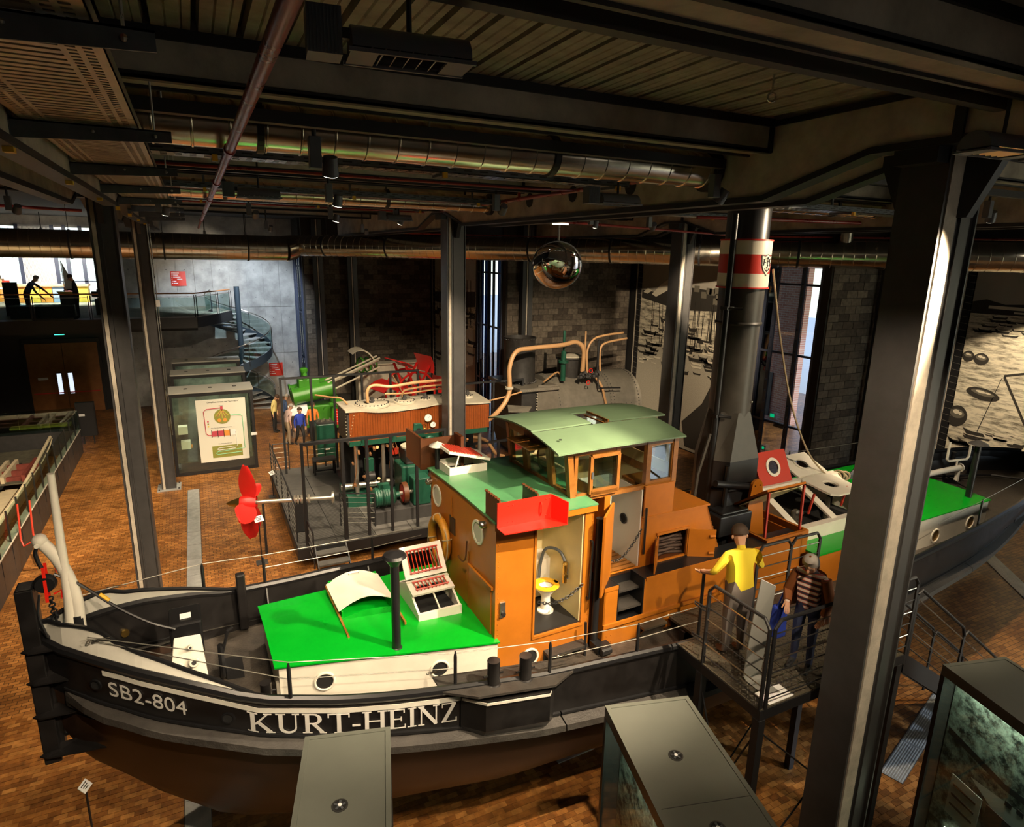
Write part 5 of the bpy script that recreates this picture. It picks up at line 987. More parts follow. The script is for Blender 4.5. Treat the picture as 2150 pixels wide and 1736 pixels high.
# transverse trays behind the crossbeams
def xtray(y, z, x0, x1, w, label):
    t = thing('cross_tray', (x0, y, z), label, 'cable tray'); b = MB(); b.box(x0, x1, y, y+0.006, z-0.0, z+0.09).box(x0, x1, y+w, y+w+0.006, z, z+0.09)
    b.build('tray_side', 'bracket_grey', t); b = MB(); x = x0
    while x < x1: b.box(x, x+0.07, y, y+w, z, z+0.006); x += 0.13
    for yy in (y, y+w*0.33, y+w*0.66, y+w-0.03): b.box(x0, x1, yy, yy+0.03, z, z+0.008)
    b.build('tray_floor', 'galv', t)
    b = MB(); x = x0+0.05
    while x < x1-0.1: b.box(x, x+0.10, y-0.004, y+0.0, z+0.03, z+0.045); b.box(x+0.06, x+0.16, y-0.004, y, z+0.06, z+0.075); x += 0.2
    b.build('tray_slot', 'steel_black', t, kind='stuff'); x = x0+1.2
    while x < x1:
        o = MB().bar((x, y+w+0.03, z), (x, y+w+0.03, 9.45), 0.04, 0.03).box(x-0.02, x+0.02, y-0.02, y+w+0.05, z-0.03, z).build('tray_hanger', 'bracket_grey', t); MB().box(x-0.025, x+0.025, y-0.06, y-0.01, z-0.06, z-0.0).build('end_cap', 'yellow_cap', o); x += 2.4
xtray(7.35, 8.80, -0.9, 5.3, 0.3, 'slotted cable tray hanging right behind the first spiral duct')
xtray(12.0, 8.86, -0.9, 5.6, 0.25, 'slotted cable tray hanging before the thinner spiral duct')
xtray(15.6, 8.9, -0.9, 5.6, 0.25, 'slotted cable tray at the far end of the ceiling bay')
xtray(8.0, 8.75, 7.0, 13.0, 0.4, 'ladder cable tray in the right bay behind the near column')
xtray(11.5, 8.8, 7.0, 13.0, 0.3, 'slotted cable tray deep in the right bay')
# red sprinkler pipes
def pipe(name, pts, r, label, m='red_pipe', coup=()):
    t = thing(name, pts[0], label, 'pipe'); MB().tube(pts, r, 14).build('pipe_run', m, t, smooth=True)
    for p, d in coup: MB().lathe([(r, -0.05), (r*1.3, -0.045), (r*1.3, 0.045), (r, 0.05)], p, d, 14).build('coupling', m, t, smooth=True)
    return t
mp_ = pipe('sprinkler_pipe', [(0.33, 1.0, 8.62), (0.33, 26, 8.62)], 0.034, 'thick glossy red sprinkler pipe running away overhead beside the tray', coup=[((0.33, y, 8.62), (0, 1, 0)) for y in (5.5, 8.2, 11, 15, 19)])
for y, x1 in ((9.3, 4.8), (12.6, 5.4), (16.2, 5.4)): pipe('sprinkler_branch', [(-0.9, y, 8.9), (x1, y, 8.9)], 0.02, {9.3: 'thin red sprinkler branch behind the second crossbeam', 12.6: 'thin red sprinkler branch further back at mid ceiling', 16.2: 'thin red sprinkler branch at the far ceiling'}[y], coup=[((0.5, y, 8.9), (1, 0, 0)), ((3.4, y, 8.9), (1, 0, 0))])
rp = pipe('sprinkler_pipe', [(5.70, 7.4, 8.93), (5.70, 15.8, 8.93)], 0.035, 'red sprinkler pipe running along the face of the right girder', coup=[((5.7, y, 8.93), (0, 1, 0)) for y in (9.8, 11.4, 13.2)])
MB().cyl((5.7, 11.4, 8.93), (5.7, 11.4, 9.15), 0.03, 10).build('pipe_riser', 'red_pipe', rp, smooth=True); MB().cyl((4.8, 9.3, 8.9), (5.7, 9.3, 8.93), 0.02, 8).build('pipe_tee', 'red_pipe', rp, smooth=True)
pipe('sprinkler_pipe', [(7.2, 12.5, 8.62), (16.0, 15.8, 8.62), (24.0, 9.5, 8.62)], 0.03, 'red sprinkler pipe crossing behind the funnel top')
pipe('sprinkler_pipe', [(9.2, 10.4, 8.7), (11.2, 9.8, 8.7), (12.9, 9.5, 8.7)], 0.035, 'short red pipe beside the funnel near the right girder', coup=[((10.6, 10.0, 8.7), (1, -0.2, 0))])
pipe('sprinkler_pipe', [(5.2, 2.2, 8.95), (8.0, 1.2, 8.95)], 0.05, 'red sprinkler pipe elbow at the upper right corner', coup=[((6.6, 1.7, 8.95), (1, -0.36, 0))])
pipe('sprinkler_pipe', [(-8.4, 15.5, 8.75), (-1.9, 16.0, 8.6)], 0.03, 'red sprinkler pipe in the left bay above the fat duct')
pipe('sprinkler_pipe', [(6.9, 24.0, 8.6), (20.0, 20.0, 8.6)], 0.02, 'thin red line along the far ceiling edge')
# black lighting tracks hung behind each crossbeam
def track(x0, x1, y, z, label):
    t = thing('lighting_track', (x0, y, z), label, 'lighting track'); MB().box(x0, x1, y, y+0.10, z, z+0.10).build('track_bar', 'steel_black', t); x = x0+0.8
    while x < x1: MB().cyl((x, y+0.05, z+0.1), (x, y+0.05, 9.45), 0.01, 6).build('hanger_rod', 'galv', t); x += 2.2
    return t
track(-0.3, 6.05, 3.25, 9.10, 'black lighting track nearest the camera under the ceiling pans')
track(-0.9, 5.72, 6.05, 8.93, 'black lighting track behind the first crossbeam above the duct')
track(-0.9, 5.6, 10.0, 8.92, 'black lighting track in the middle of the left bay')
track(-0.9, 5.4, 15.2, 8.92, 'black lighting track at the far end of left bay')
track(6.9, 12.9, 6.05, 8.93, 'black lighting track in the right bay above the funnel')
track(-0.5, 12.9, 1.2, 9.05, 'black lighting track above and behind the camera side')
track(7.0, 12.9, 12.4, 8.9, 'black lighting track over the boiler side')
# spot heads: gear box + hinged round head; each carries its own lamp
_sl = ['small track spotlight %s' % q for q in ('at the left above the bow', 'beside the red pipe, brightly lit', 'over the deckhouse', 'left of the near column', 'over the gangway', 'above the stern cabin', 'over the propeller', 'over the wood clad engine', 'left of the girder end', 'over the display cases', 'over the boiler', 'in the right bay', 'facing the mural', 'near the funnel', 'far back above the green engine', 'above the gallery edge', 'at the far left bay', 'beyond the near column', 'over the barge pit', 'over the front floor')]
_si = [0]
def spotlight(p, target, power, ang=55, size=1.0, col=(1, 0.79, 0.54), on=True, r=0.05, label=None, hang=False):
    x, y, z = p; lab = label or _sl[_si[0]]; _si[0] += 0 if label else 1; k = size
    t = thing('track_spotlight', p, lab, 'spotlight', 'track spotlights under the ceiling')
    MB().box(x-0.05*k, x+0.05*k, y-0.05*k, y+0.05*k, z-0.02, z+0.24*k).build('gear_box', 'fixture_grey', t, bevel=0.006)
    MB().cyl((x, y, z+0.22*k), (x, y, 9.5 if hang else z+0.3*k), 0.02, 8).build('stem', 'steel_black', t)
    d = (Vector(target)-Vector(p)).normalized(); side = Vector((0.13*k, 0, 0)); h = Vector(p)+side+Vector((0, 0, 0.02))
    MB().cyl(h-d*0.07*k, h+d*0.09*k, 0.06*k, 16, r2=0.075*k).build('head', 'fixture_grey', t, smooth=True); MB().cyl(h+d*0.091*k, h+d*0.094*k, 0.068*k, 16).build('lens', 'lamp_on' if on else 'louver', t)
    if power: spot(t, h+d*0.12*k, target, power, ang, 0.6, col, r)
    return t
LW = 1.0
spotlight((6.25, 2.85, 8.62), (3.4, 7.4, 3.2), 4800*LW, 53)
spotlight((1.05, 6.10, 8.62), (1.3, 8.6, 3.0), 700*LW, 70)
spotlight((3.2, 1.2, 8.80), (1.4, 7.0, 3.0), 1700*LW, 58)
spotlight((0.4, 1.2, 8.80), (-1.0, 7.6, 3.2), 1500*LW, 52)
spotlight((4.6, 1.2, 8.80), (5.6, 6.6, 3.2), 1500*LW, 55)
spotlight((8.9, 1.6, 8.72), (9.0, 7.2, 3.2), 1900*LW, 60)
spotlight((2.9, 15.25, 8.62), (1.3, 16.5, 0.5), 1300*LW, 60)
spotlight((4.6, 10.05, 8.62), (5.0, 17.8, 3.0), 5200*LW, 50)
spotlight((5.62, 6.10, 8.62), (3.6, 9.2, 3.0), 500*LW, 60, on=False)
spotlight((1.2, 15.25, 8.62), (0.6, 25.0, 1.8), 2400*LW, 50)
spotlight((9.6, 12.45, 8.60), (12.6, 20.6, 3.0), 5200*LW, 50)
spotlight((11.2, 6.10, 8.62), (13.8, 8.2, 2.8), 1500*LW, 60)
spotlight((12.4, 12.45, 8.60), (18.0, 20.5, 4.2), 3800*LW, 46)
spotlight((10.2, 6.10, 8.62), (8.4, 8.2, 7.6), 650*LW, 60)
spotlight((5.2, 22.0, 8.55), (6.5, 28.5, 1.2), 2600*LW, 60, hang=True)
spotlight((0.6, 30.5, 8.4), (0.2, 36.6, 6.9), 520*LW, 45, hang=True)
spotlight((-3.0, 15.5, 8.55), (-6.3, 22.0, 0.5), 5200*LW, 62, hang=True)
spotlight((20.2, 9.2, 8.5), (24.6, 10.5, 4.0), 3000*LW, 62, hang=True)
spotlight((-2.6, 10.5, 8.55), (-2.6, 15.5, 0.0), 1500*LW, 75, hang=True)
spotlight((2.4, 0.6, 8.75), (2.2, 4.4, 2.6), 520*LW, 75)
spotlight((1.9, 10.05, 8.62), (0.8, 12.5, 0.0), 1500*LW, 85, label='added fill spotlight left of the mid bay floodlight')  # wide fill lamp added so the floor bounces light to the ceiling
spotlight((4.4, 15.25, 8.62), (1.6, 19.5, 0.0), 1700*LW, 80, label='added fill spotlight just left of the centre column')  # added fill for the floor by the engine platform
spotlight((-0.5, 15.25, 8.62), (-2.2, 18.5, 0.0), 1500*LW, 80, label='added fill spotlight above the aisle beside the barge')  # added fill for the aisle floor by the barge
spotlight((8.0, 12.45, 8.60), (9.0, 16.5, 0.0), 1200*LW, 80, label='added fill spotlight between centre column and boiler')  # added fill on the floor before the boiler
spotlight((2.2, 22.0, 8.55), (1.0, 27.0, 0.0), 1700*LW, 80, hang=True, label='added fill spotlight above the back aisle and visitors')  # added fill over the back floor
spotlight((2.2, 31.0, 8.4), (2.2, 36.7, 3.4), 2300*LW, 85, col=(0.80, 0.90, 1.0), hang=True, label='added cool white fill spotlight washing the concrete wall and spiral stair')  # wall washer added to brighten the concrete and the stair
spotlight((-6.5, 39.5, 8.5), (-6.5, 42.0, 5.0), 2500*LW, 130, col=(1, 0.95, 0.85), hang=True, label='added bright fill spotlight in the upper room above the counter')  # lamp added to brighten the upper room walls
spotlight((9.6, 1.25, 8.75), (8.9, 3.2, 3.0), 500*LW, 60, label='added fill spotlight over the steamer display tower')  # weak lamp added to lift the dark tower lid
# flood luminaires with louvres
def flood(c, yaw, label, k=1.0):
    c = Vector(c); u = Vector((cos(yaw), sin(yaw), 0)); v = Vector((-sin(yaw), cos(yaw), 0)); w = Vector((0,0,1)); t = thing('louvre_luminaire', c, label, 'luminaire')
    L, R = 0.62*k, 0.13*k; rows = []
    for a in range(9):
        th = pi*a/8; rows.append([c+u*(-L/2+L*j)+v*(R*cos(th))+w*(R*0.95*sin(th)+0.02) for j in (0, 1)])
    b = MB(); b.grid(rows); b.add([r[0] for r in rows], [tuple(range(9))]); b.add([r[1] for r in rows], [tuple(range(9))]); b.build('housing', 'fixture_grey', t, smooth=True)
    b = MB()
    for s in (-1, 1): b.obox(c+v*s*(R+0.005), u, v, w, L+0.04, 0.02*k, 0.02)
    for s in (-1, 1): b.obox(c+u*s*(L/2-0.06*k), u, v, w, 0.14*k, 2*R, 0.012)
    b.build('rim', 'fixture_grey', t)
    for j in range(7): MB().obox(c+u*(L*0.68*(j/6-0.5))+w*0.025, (u*0.6+w*0.8), v, (w*0.6-u*0.8), 0.06*k, 2*R-0.02, 0.004).build('louvre_blade', 'louver', t)
    MB().obox(c+u*(-L/2-0.13*k)+w*0.09, u, v, w, 0.17*k, 0.17*k, 0.22*k).build('ballast_box', 'fixture_grey', t)
    b = MB()
    for j in range(9): b.obox(c+u*(-L/2-0.13*k)+v*(-0.087*k)+u*((j-4)*0.017*k)+w*0.09, u, v, w, 0.006, 0.008, 0.21*k)
    b.build('cooling_fin', 'bracket_grey', t, kind='stuff'); MB().obox(c+u*(-L/2-0.02*k)+w*0.1, u, v, w, 0.08, 0.05, 0.05).build('neck', 'steel_black', t)
    MB().cyl(c+w*R, (c.x, c.y, 9.2), 0.015, 6).build('stem', 'steel_black', t)
flood((1.14, 3.62, 8.88), radians(-6), 'large grey louvred floodlight hanging near the top centre'); flood((5.62, 3.05, 8.72), radians(175), 'half round louvred floodlight in front of the near column head')
flood((4.95, 7.1, 8.55), radians(0), 'grey louvred floodlight hanging below the first duct end', 0.9); flood((0.95, 10.2, 8.62), 0.0, 'dark louvred floodlight in the middle of left bay', 0.9); flood((4.4, 15.0, 8.62), 0.0, 'far louvred floodlight before the centre column', 0.9)
# hook under the ceiling pans
hk = MB().torus((4.55, 4.35, 9.24), (0.4, 0.9, 0), 0.035, 0.010, 14, 6).cyl((4.55, 4.35, 9.28), (4.55, 4.35, 9.42), 0.009, 6).build('ceiling_ring', 'galv', smooth=True); tag(hk, 'small metal ring hook screwed to the ceiling pans', 'hook')
# convex observation mirror
mr = thing('convex_mirror', (6.92, 12.0, 7.74), 'round convex mirror hanging above the wheelhouse reflecting green roofs', 'mirror'); mat('mirror', (0.9, 0.9, 0.9), 0.03, metal=1.0)
_n = Vector((-0.44, -0.87, -0.36)).normalized(); _c = Vector((6.92, 12.0, 7.70)); prof = [(0.52*sin(a), -0.52*1.35+0.52*1.35*cos(a)+0.02) for a in [radians(3+k*8) for k in range(11)]]
MB().lathe([(0.52*sin(radians(k*9)), 0.20*cos(radians(k*9))) for k in range(10, -1, -1)], _c, _n, 36).build('mirror_dome', 'mirror', mr, smooth=True); MB().lathe([(0.53, -0.02), (0.53, 0.015), (0.515, 0.015)], _c, _n, 36).build('mirror_rim', 'fixture_grey', mr, smooth=True); MB().cyl(_c-_n*0.02, _c-_n*0.04, 0.5, 30).build('mirror_back', 'fixture_grey', mr)
MB().cyl((7.0, 12.1, 7.8), (7.0, 12.1, 8.55), 0.025, 10).box(6.8, 7.2, 12.05, 12.15, 8.53, 8.57).build('mirror_stem', 'galv', mr)
# ================================================================== gallery, spiral stair, doors, signs
mat('stair_steel', (0.045, 0.065, 0.085), 0.38, metal=0.3); mat('tread_grey', (0.35, 0.36, 0.36), 0.5); mat('handrail_wood', (0.30, 0.12, 0.04), 0.4)
gal = struct(MB().prism([(-12, 30.5, 4.78), (0.0, 30.5, 4.78), (0.95, 32.2, 4.78), (1.5, 33.6, 4.78), (0.9, 36.8, 4.78), (-12, 36.8, 4.78)], (0, 0, 0.24)).build('floor_gallery', 'concrete'))
MB().box(-12, -3.2, 36.8, 47, 4.78, 5.02).build('upper_room_floor', 'concrete', gal)
MB().box(-12, 0.0, 30.42, 30.5, 4.62, 5.06).bar((0, 30.46, 4.84), (0.95, 32.16, 4.84), 0.06, 0.44).bar((0.95, 32.16, 4.84), (1.5, 33.5, 4.84), 0.06, 0.44).build('edge_beam', 'steel_black', gal)
MB().box(-12, 0, 31.5, 31.7, 4.4, 4.78).box(-12, 0, 34.0, 34.2, 4.4, 4.78).build('gallery_joist', 'steel_black', gal)
rl = thing('gallery_railing', (-4, 30.55, 5.02), 'glass balustrade with black posts along the gallery edge', 'railing')
pts = [(-11.4+1.9*k, 30.58) for k in range(7)]+[(0.0, 30.58), (0.9, 32.2), (1.5, 33.5)]
for p, q in zip(pts, pts[1:]):
    P, Q = Vector((*p, 5.1)), Vector((*q, 5.1)); d = (Q-P).normalized(); MB().bar(P+d*0.08+Vector((0,0,0.4)), Q-d*0.08+Vector((0,0,0.4)), 0.015, 0.78).build('glass_panel', 'glass_rail', rl)
for p in pts: MB().bar((p[0]-0.04, p[1], 4.7), (p[0]-0.04, p[1], 6.0), 0.03, 0.06).bar((p[0]+0.04, p[1], 4.7), (p[0]+0.04, p[1], 6.0), 0.03, 0.06).build('rail_post', 'steel_black', rl)
MB().tube([(*p, 6.06) for p in pts], 0.028, 8).build('handrail', 'handrail_wood', rl)
MB().tube([(p[0], p[1]+0.02, 5.92) for p in pts], 0.012, 6).build('lower_rail', 'galv', rl)
# spiral stair
SC = Vector((1.86, 34.4, 0)); SR = 1.42
ss = thing('spiral_stair', SC, 'blue-grey steel spiral staircase leading from floor to gallery', 'staircase')
MB().cyl(SC, SC+Vector((0, 0, 6.15)), 0.13, 16).build('newel_post', 'stair_steel', ss, smooth=True)
def sp_(a, r, z): return SC+Vector((r*cos(a), r*sin(a), z))
TURN = radians(590); A0 = radians(215); NS = 26
hz2 = lambda u: 5.02*(1-u)
for k in range(NS):
    u0, u1 = k/NS, (k+1)/NS; a0, a1 = A0-TURN*u0, A0-TURN*u1; z = hz2(u1); MB().add([sp_(a0, 0.1, z), sp_(a0, SR, z), sp_(a1-0.05, SR, z), sp_(a1-0.05, 0.1, z), sp_(a0, 0.1, z+0.04), sp_(a0, SR, z+0.04), sp_(a1-0.05, SR, z+0.04), sp_(a1-0.05, 0.1, z+0.04)], [(0,3,2,1),(4,5,6,7),(0,1,5,4),(1,2,6,5),(2,3,7,6),(3,0,4,7)]).build('tread', 'tread_grey', ss)
U = [k/80 for k in range(81)]
def helix(b, r0, r1, z0, z1): b.slab([[sp_(A0-TURN*u, r0, hz2(u)+z0) for u in U], [sp_(A0-TURN*u, r1, hz2(u)+z1) for u in U]], (0, 0, 0)) if False else b.grid([[sp_(A0-TURN*u, r0, hz2(u)+z0) for u in U], [sp_(A0-TURN*u, r0, hz2(u)+z1) for u in U], [sp_(A0-TURN*u, r1, hz2(u)+z1) for u in U], [sp_(A0-TURN*u, r1, hz2(u)+z0) for u in U], [sp_(A0-TURN*u, r0, hz2(u)+z0) for u in U]])
b = MB(); helix(b, SR, SR+0.03, -0.28, 0.14); b.build('outer_string', 'stair_steel', ss, smooth=True)
b = MB(); helix(b, SR+0.01, SR+0.02, 0.18, 0.92); b.build('curved_glass', 'glass_rail', ss, smooth=True)
MB().tube([sp_(A0-TURN*u, SR+0.02, max(hz2(u), 0)+1.02) for u in U], 0.024, 8).build('handrail', 'galv', ss, smooth=True)
for k in range(9): u = k/8; a = A0-TURN*u; MB().bar(sp_(a, SR+0.04, hz2(u)-0.1), sp_(a, SR+0.04, hz2(u)+0.98), 0.03, 0.05).build('baluster', 'steel_black', ss)
# doors under the gallery
dr = struct(MB().box(-7.5, -4.4, 36.72, 36.84, 3.42, 3.6).box(-7.5, -7.38, 36.7, 36.84, 0, 3.45).box(-4.5, -4.38, 36.7, 36.84, 0, 3.45).build('door_1', 'steel_black'))
for x0, x1, sx in ((-7.38, -5.95, -6.2), (-5.93, -4.5, -5.75)):
    lf = MB().box(x0, x1, 36.68, 36.74, 0.02, 3.4).build('door_leaf', 'wood_door', dr)
    mat('slit_light', (0.8, 0.85, 0.9), 0.5, emit=(0.75, 0.85, 1.0, 1.1)); MB().box(sx-0.09, sx+0.09, 36.665, 36.68, 0.95, 1.95).build('glazed_slit', 'slit_light', lf); MB().box(sx-0.11, sx+0.11, 36.67, 36.68, 0.92, 1.98).build('slit_frame', 'steel_grey', lf)
    MB().bar((x0+0.1, 36.62, 1.02), (x1-0.1, 36.62, 1.02), 0.04, 0.05).build('push_bar', 'sign_red', lf)
MB().box(-7.05, -6.65, 36.67, 36.68, 1.66, 1.78).build('door_notice', 'paper_white', dr)
ex = thing('exit_sign', (-5.5, 33.9, 4.2), 'lit green exit sign above the wooden double doors', 'sign'); mat('exit_lit', (0.0, 0.5, 0.25), 0.5, emit=(0.05, 0.9, 0.5, 3.0)); MB().box(-5.68, -5.32, 33.9, 33.96, 4.1, 4.3).build('sign_box', 'exit_lit', ex)
MB().box(-5.62, -5.52, 33.89, 33.9, 4.15, 4.25).box(-5.47, -5.4, 33.89, 33.9, 4.15, 4.25).build('pictogram', 'sign_white', ex); MB().cyl((-5.5, 33.93, 4.3), (-5.5, 33.93, 4.5), 0.02, 6).build('sign_rod', 'steel_black', ex)
def dirsign(x0, x1, z0, z1, label, m='sign_red'):
    t = thing('direction_sign', ((x0+x1)/2, 36.75, z0), label, 'sign'); n = 8
    MB().slab([[(x0+(x1-x0)*k/n, 36.785-0.05*sin(pi*k/n), z) for k in range(n+1)] for z in (z0, z1)], (0, 0.012, 0)).build('sign_plate', m, t, smooth=True)
    for j, (w, o) in enumerate(((0.42, 0.08), (0.36, 0.08), (0.5, 0.08), (0.34, 0.34), (0.2, 0.08), (0.3, 0.08))):
        zz = z1-(z1-z0)*(j+1)/7.2; MB().box(x0+(x1-x0)*o+0.05, x0+(x1-x0)*(o+w)+0.05, 36.722, 36.727, zz, zz+0.03).build('sign_text', 'sign_white', t); MB().box(x0+(x1-x0)*0.06, x0+(x1-x0)*0.06+0.035, 36.74, 36.745, zz, zz+0.03).build('sign_dot', 'sign_white', t)
dirsign(-1.0, -0.32, 6.06, 6.78, 'bright red direction sign lit on the upper concrete wall'); dirsign(3.32, 4.02, 1.2, 1.92, 'dark red direction sign low beside the spiral stair')
# bright upper room beyond the gallery
uw = struct(MB().box(-12, -3.2, 44.0, 44.1, 5.02, 5.2).box(-12, -3.2, 44.0, 44.1, 8.9, 9.5).box(-8.35, -6.75, 43.95, 44.1, 5.02, 9.0).build('window_5', 'concrete_wall'))
for x in (-11, -9.6, -8.35, -6.75, -6.2, -5.45, -4.6, -3.2): MB().box(x-0.09, x+0.09, 43.9, 44.05, 5.02, 9.0).build('mullion', 'window_steel', uw)
for x0, x1 in ((-10.9, -9.7), (-9.5, -8.45), (-6.65, -6.3), (-6.1, -5.55), (-5.35, -4.7), (-4.5, -3.3)):
    for z0, z1 in ((5.25, 5.95), (6.0, 8.85)): MB().box(x0, x1, 43.98, 44.0, z0, z1).build('pane', 'window_glass', uw)
MB().box(-6.7, -3.2, 43.9, 44.02, 5.95, 6.0).build('transom', 'window_steel', uw)
b = MB()
for k in range(26): b.box(-8.32+k*0.06, -8.29+k*0.06, 43.92, 43.95, 5.05, 8.9)
b.build('corrugated_sheet', 'white', uw, kind='stuff')
struct(MB().box(-3.2, -3.0, 37.1, 44.1, 5.0, 9.5).build('wall_upper_room', 'concrete_wall'))
l = bpy.data.lights.new('daylight_portal', 'AREA'); l.shape = 'RECTANGLE'; l.size = 8.6; l.size_y = 3.8; l.cycles.is_portal = True
o = bpy.data.objects.new('daylight_portal', l); COL.objects.link(o); o.location = (-7.5, 44.4, 7.0); o.rotation_euler = Vector((0,-1,0)).to_track_quat('-Z', 'Z').to_euler()
mat('shop_orange', (0.75, 0.32, 0.05), 0.5); mat('shop_blue', (0.25, 0.4, 0.6), 0.5); mat('shop_pink', (0.7, 0.2, 0.2), 0.5); mat('shop_yellow', (0.75, 0.6, 0.08), 0.5); mat('card', (0.55, 0.38, 0.2), 0.7)
cn = thing('counter', (-7.2, 41, 5.02), 'long wooden counter with coloured fronts in the bright upper room', 'counter'); MB().box(-8.2, -5.0, 40.7, 41.5, 5.85, 5.95).build('counter_top', 'card', cn)
for k, m in enumerate(('shop_orange', 'shop_yellow', 'shop_orange', 'shop_blue', 'shop_pink', 'shop_yellow')): MB().box(-8.2+k*0.53, -7.7+k*0.53, 40.75, 41.4, 5.04, 5.84).build('counter_front', m, cn)
for k, (x, z, m, w, nm) in enumerate(((-9.9, 5.02, 'shop_orange', 0.9, 'orange cardboard box at the far left of the upper room'), (-9.6, 5.75, 'card', 0.7, 'brown carton stacked on the orange box'), (-9.0, 6.2, 'sign_white', 0.6, 'white carton on the wall shelf at far left'))):
    t = thing('carton', (x, 42, z), nm, 'box'); MB().box(x, x+w, 41.8, 42.4, z, z+0.62).build('carton_body', m, t); MB().box(x+w*0.4, x+w*0.6, 41.79, 41.8, z+0.1, z+0.35).build('carton_label', 'paper_white', t)
t = thing('fire_point', (-8.75, 41.8, 6.0), 'small red fire point box on the left of upper room', 'fire box'); MB().box(-8.9, -8.6, 41.9, 42.0, 5.85, 6.1).build('box_body', 'sign_red', t); MB().box(-8.82, -8.7, 41.89, 41.9, 5.92, 6.02).build('box_mark', 'sign_white', t); MB().box(-8.78, -8.72, 41.92, 41.98, 5.02, 5.85).build('box_post', 'galv', t)
dp = thing('model_table', (-5.4, 32.6, 5.02), 'low dark display plinth with glass top on the gallery', 'display plinth'); MB().box(-6.7, -4.5, 31.9, 33.0, 5.02, 5.5).build('plinth_body', 'steel_grey', dp, bevel=0.02); MB().box(-6.65, -4.55, 31.95, 32.95, 5.5, 5.53).build('plinth_glass', 'glass', dp); MB().tube([(-6.7, 31.9, 5.53), (-4.5, 31.9, 5.53), (-4.5, 33, 5.53)], 0.02, 6).build('plinth_rim', 'galv', dp)
sm = thing('model_sailboat', (-4.85, 33.5, 5.02), 'small model sailing boat with a tall white sail on gallery', 'model boat'); MB().prism([(-5.3, 33.4, 6.0), (-4.55, 33.4, 6.0), (-4.65, 33.4, 5.85), (-5.15, 33.4, 5.85)], (0, 0.25, 0)).build('model_hull', 'shop_yellow', sm); MB().prism([(-4.98, 33.5, 7.25), (-4.98, 33.5, 6.08), (-4.55, 33.5, 6.08)], (0, 0.02, 0)).build('sail', 'sign_white', sm); MB().cyl((-5.0, 33.5, 5.9), (-5.0, 33.5, 7.3), 0.015, 6).build('mast', 'varnish', sm); MB().box(-5.2, -4.6, 33.4, 33.6, 5.02, 5.86).build('model_stand', 'steel_grey', sm)
ds = thing('info_stele', (-6.6, 33.2, 5.02), 'black upright information panel beside the bending man', 'panel'); MB().box(-7.1, -6.6, 33.3, 33.36, 5.05, 6.4).build('panel_board', 'steel_black', ds); MB().box(-7.1, -6.6, 33.2, 33.5, 5.02, 5.06).build('panel_foot', 'steel_black', ds)
md = thing('engine_model', (-3.6, 33.2, 5.02), 'dark machine model on a pedestal behind the column on gallery', 'model'); MB().box(-3.9, -3.3, 33.0, 33.5, 5.02, 5.7).build('pedestal', 'steel_grey', md); MB().cyl((-4.0, 33.2, 5.9), (-3.3, 33.2, 5.9), 0.12, 12).box(-3.8, -3.4, 33.05, 33.35, 5.7, 6.1).build('machine', 'steel_black', md)
# ================================================================== barge pit on the left
pw = thing('pit_balustrade', (-4.5, 22, 0), 'dark low wall with glass panes around the wooden barge', 'balustrade')
yy = 13.0
while yy < 29.0:
    MB().box(-4.62, -4.50, yy+0.006, yy+0.99, 0, 0.93).build('wall_panel', 'steel_grey', pw); MB().box(-4.51, -4.498, yy+0.03, yy+0.97, 0.95, 1.72).build('glass_pane', 'glass_rail', pw)
    MB().box(-4.53, -4.49, yy-0.012, yy+0.012, 0.5, 1.75).build('glass_post', 'steel_black', pw); yy += 1.0
MB().box(-4.66, -4.47, 13, 29, 0.93, 0.95).build('wall_coping', 'concrete', pw)
for k in range(5): MB().box(-4.5-0.95*(k+1)+0.02, -4.5-0.95*k, 28.98, 29.0, 0.95, 1.72).build('glass_pane', 'glass_rail', pw); MB().box(-4.5-0.95*(k+1), -4.5-0.95*k, 28.95, 29.05, 0, 0.93).build('wall_panel', 'steel_grey', pw)
mat('barge_wood', (0.62, 0.52, 0.34), 0.7, var=0.16, scale=3, bump=0.2, bscale=30); mat('barge_red', (0.22, 0.045, 0.03), 0.7, var=0.2); mat('barge_dark', (0.10, 0.09, 0.06), 0.8, var=0.3)
bg = thing('wooden_barge', (-6.6, 21, 0), 'pale weathered wooden barge with red frames lying behind glass', 'barge')
def bx_(y): return -5.0-0.35*max(0, (y-24)/5)**2
ys = [10+k for k in range(0, 19)]
MB().slab([[(bx_(y), y, 0.95) for y in ys], [(bx_(y)-0.25, y, 0.28) for y in ys]], (-0.04, 0, 0)).build('barge_side', 'barge_wood', bg); MB().slab([[(-8.6-0*(y), y, 0.95) for y in ys], [(-8.35, y, 0.28) for y in ys]], (0.04, 0, 0)).build('barge_side', 'barge_wood', bg)
for k in range(9): MB().slab([[(-5.3-k*0.34, y, 0.30+0.03*(k % 2)) for y in (10, 24.2)], [(-5.62-k*0.34, y, 0.30+0.03*(k % 2)) for y in (10, 24.2)]], (0, 0, -0.03)).build('bottom_plank', 'barge_wood', bg)
MB().slab([[(-5.4-k*0.4, y, 0.32+0.12*abs(y-27)/2) for k in range(8)] for y in (24.3, 25.3, 26.5, 27.5, 28.6)], (0, 0, -0.04)).build('bow_planking', 'barge_dark', bg)
for y in (24.6, 25.3, 26.0): MB().box(-8.2, -5.3, y, y+0.12, 0.34, 0.60).build('cross_frame', 'barge_red', bg)
for x in (-5.55, -6.1, -6.35, -6.9): MB().box(x, x+0.1, 24.4, 26.4, 0.45, 0.70).build('well_side', 'barge_red' if x in (-5.55, -6.9) else 'barge_wood', bg)
MB().box(-6.25, -6.0, 24.0, 26.8, 0.42, 0.44).build('well_floor', 'dark_void', bg)
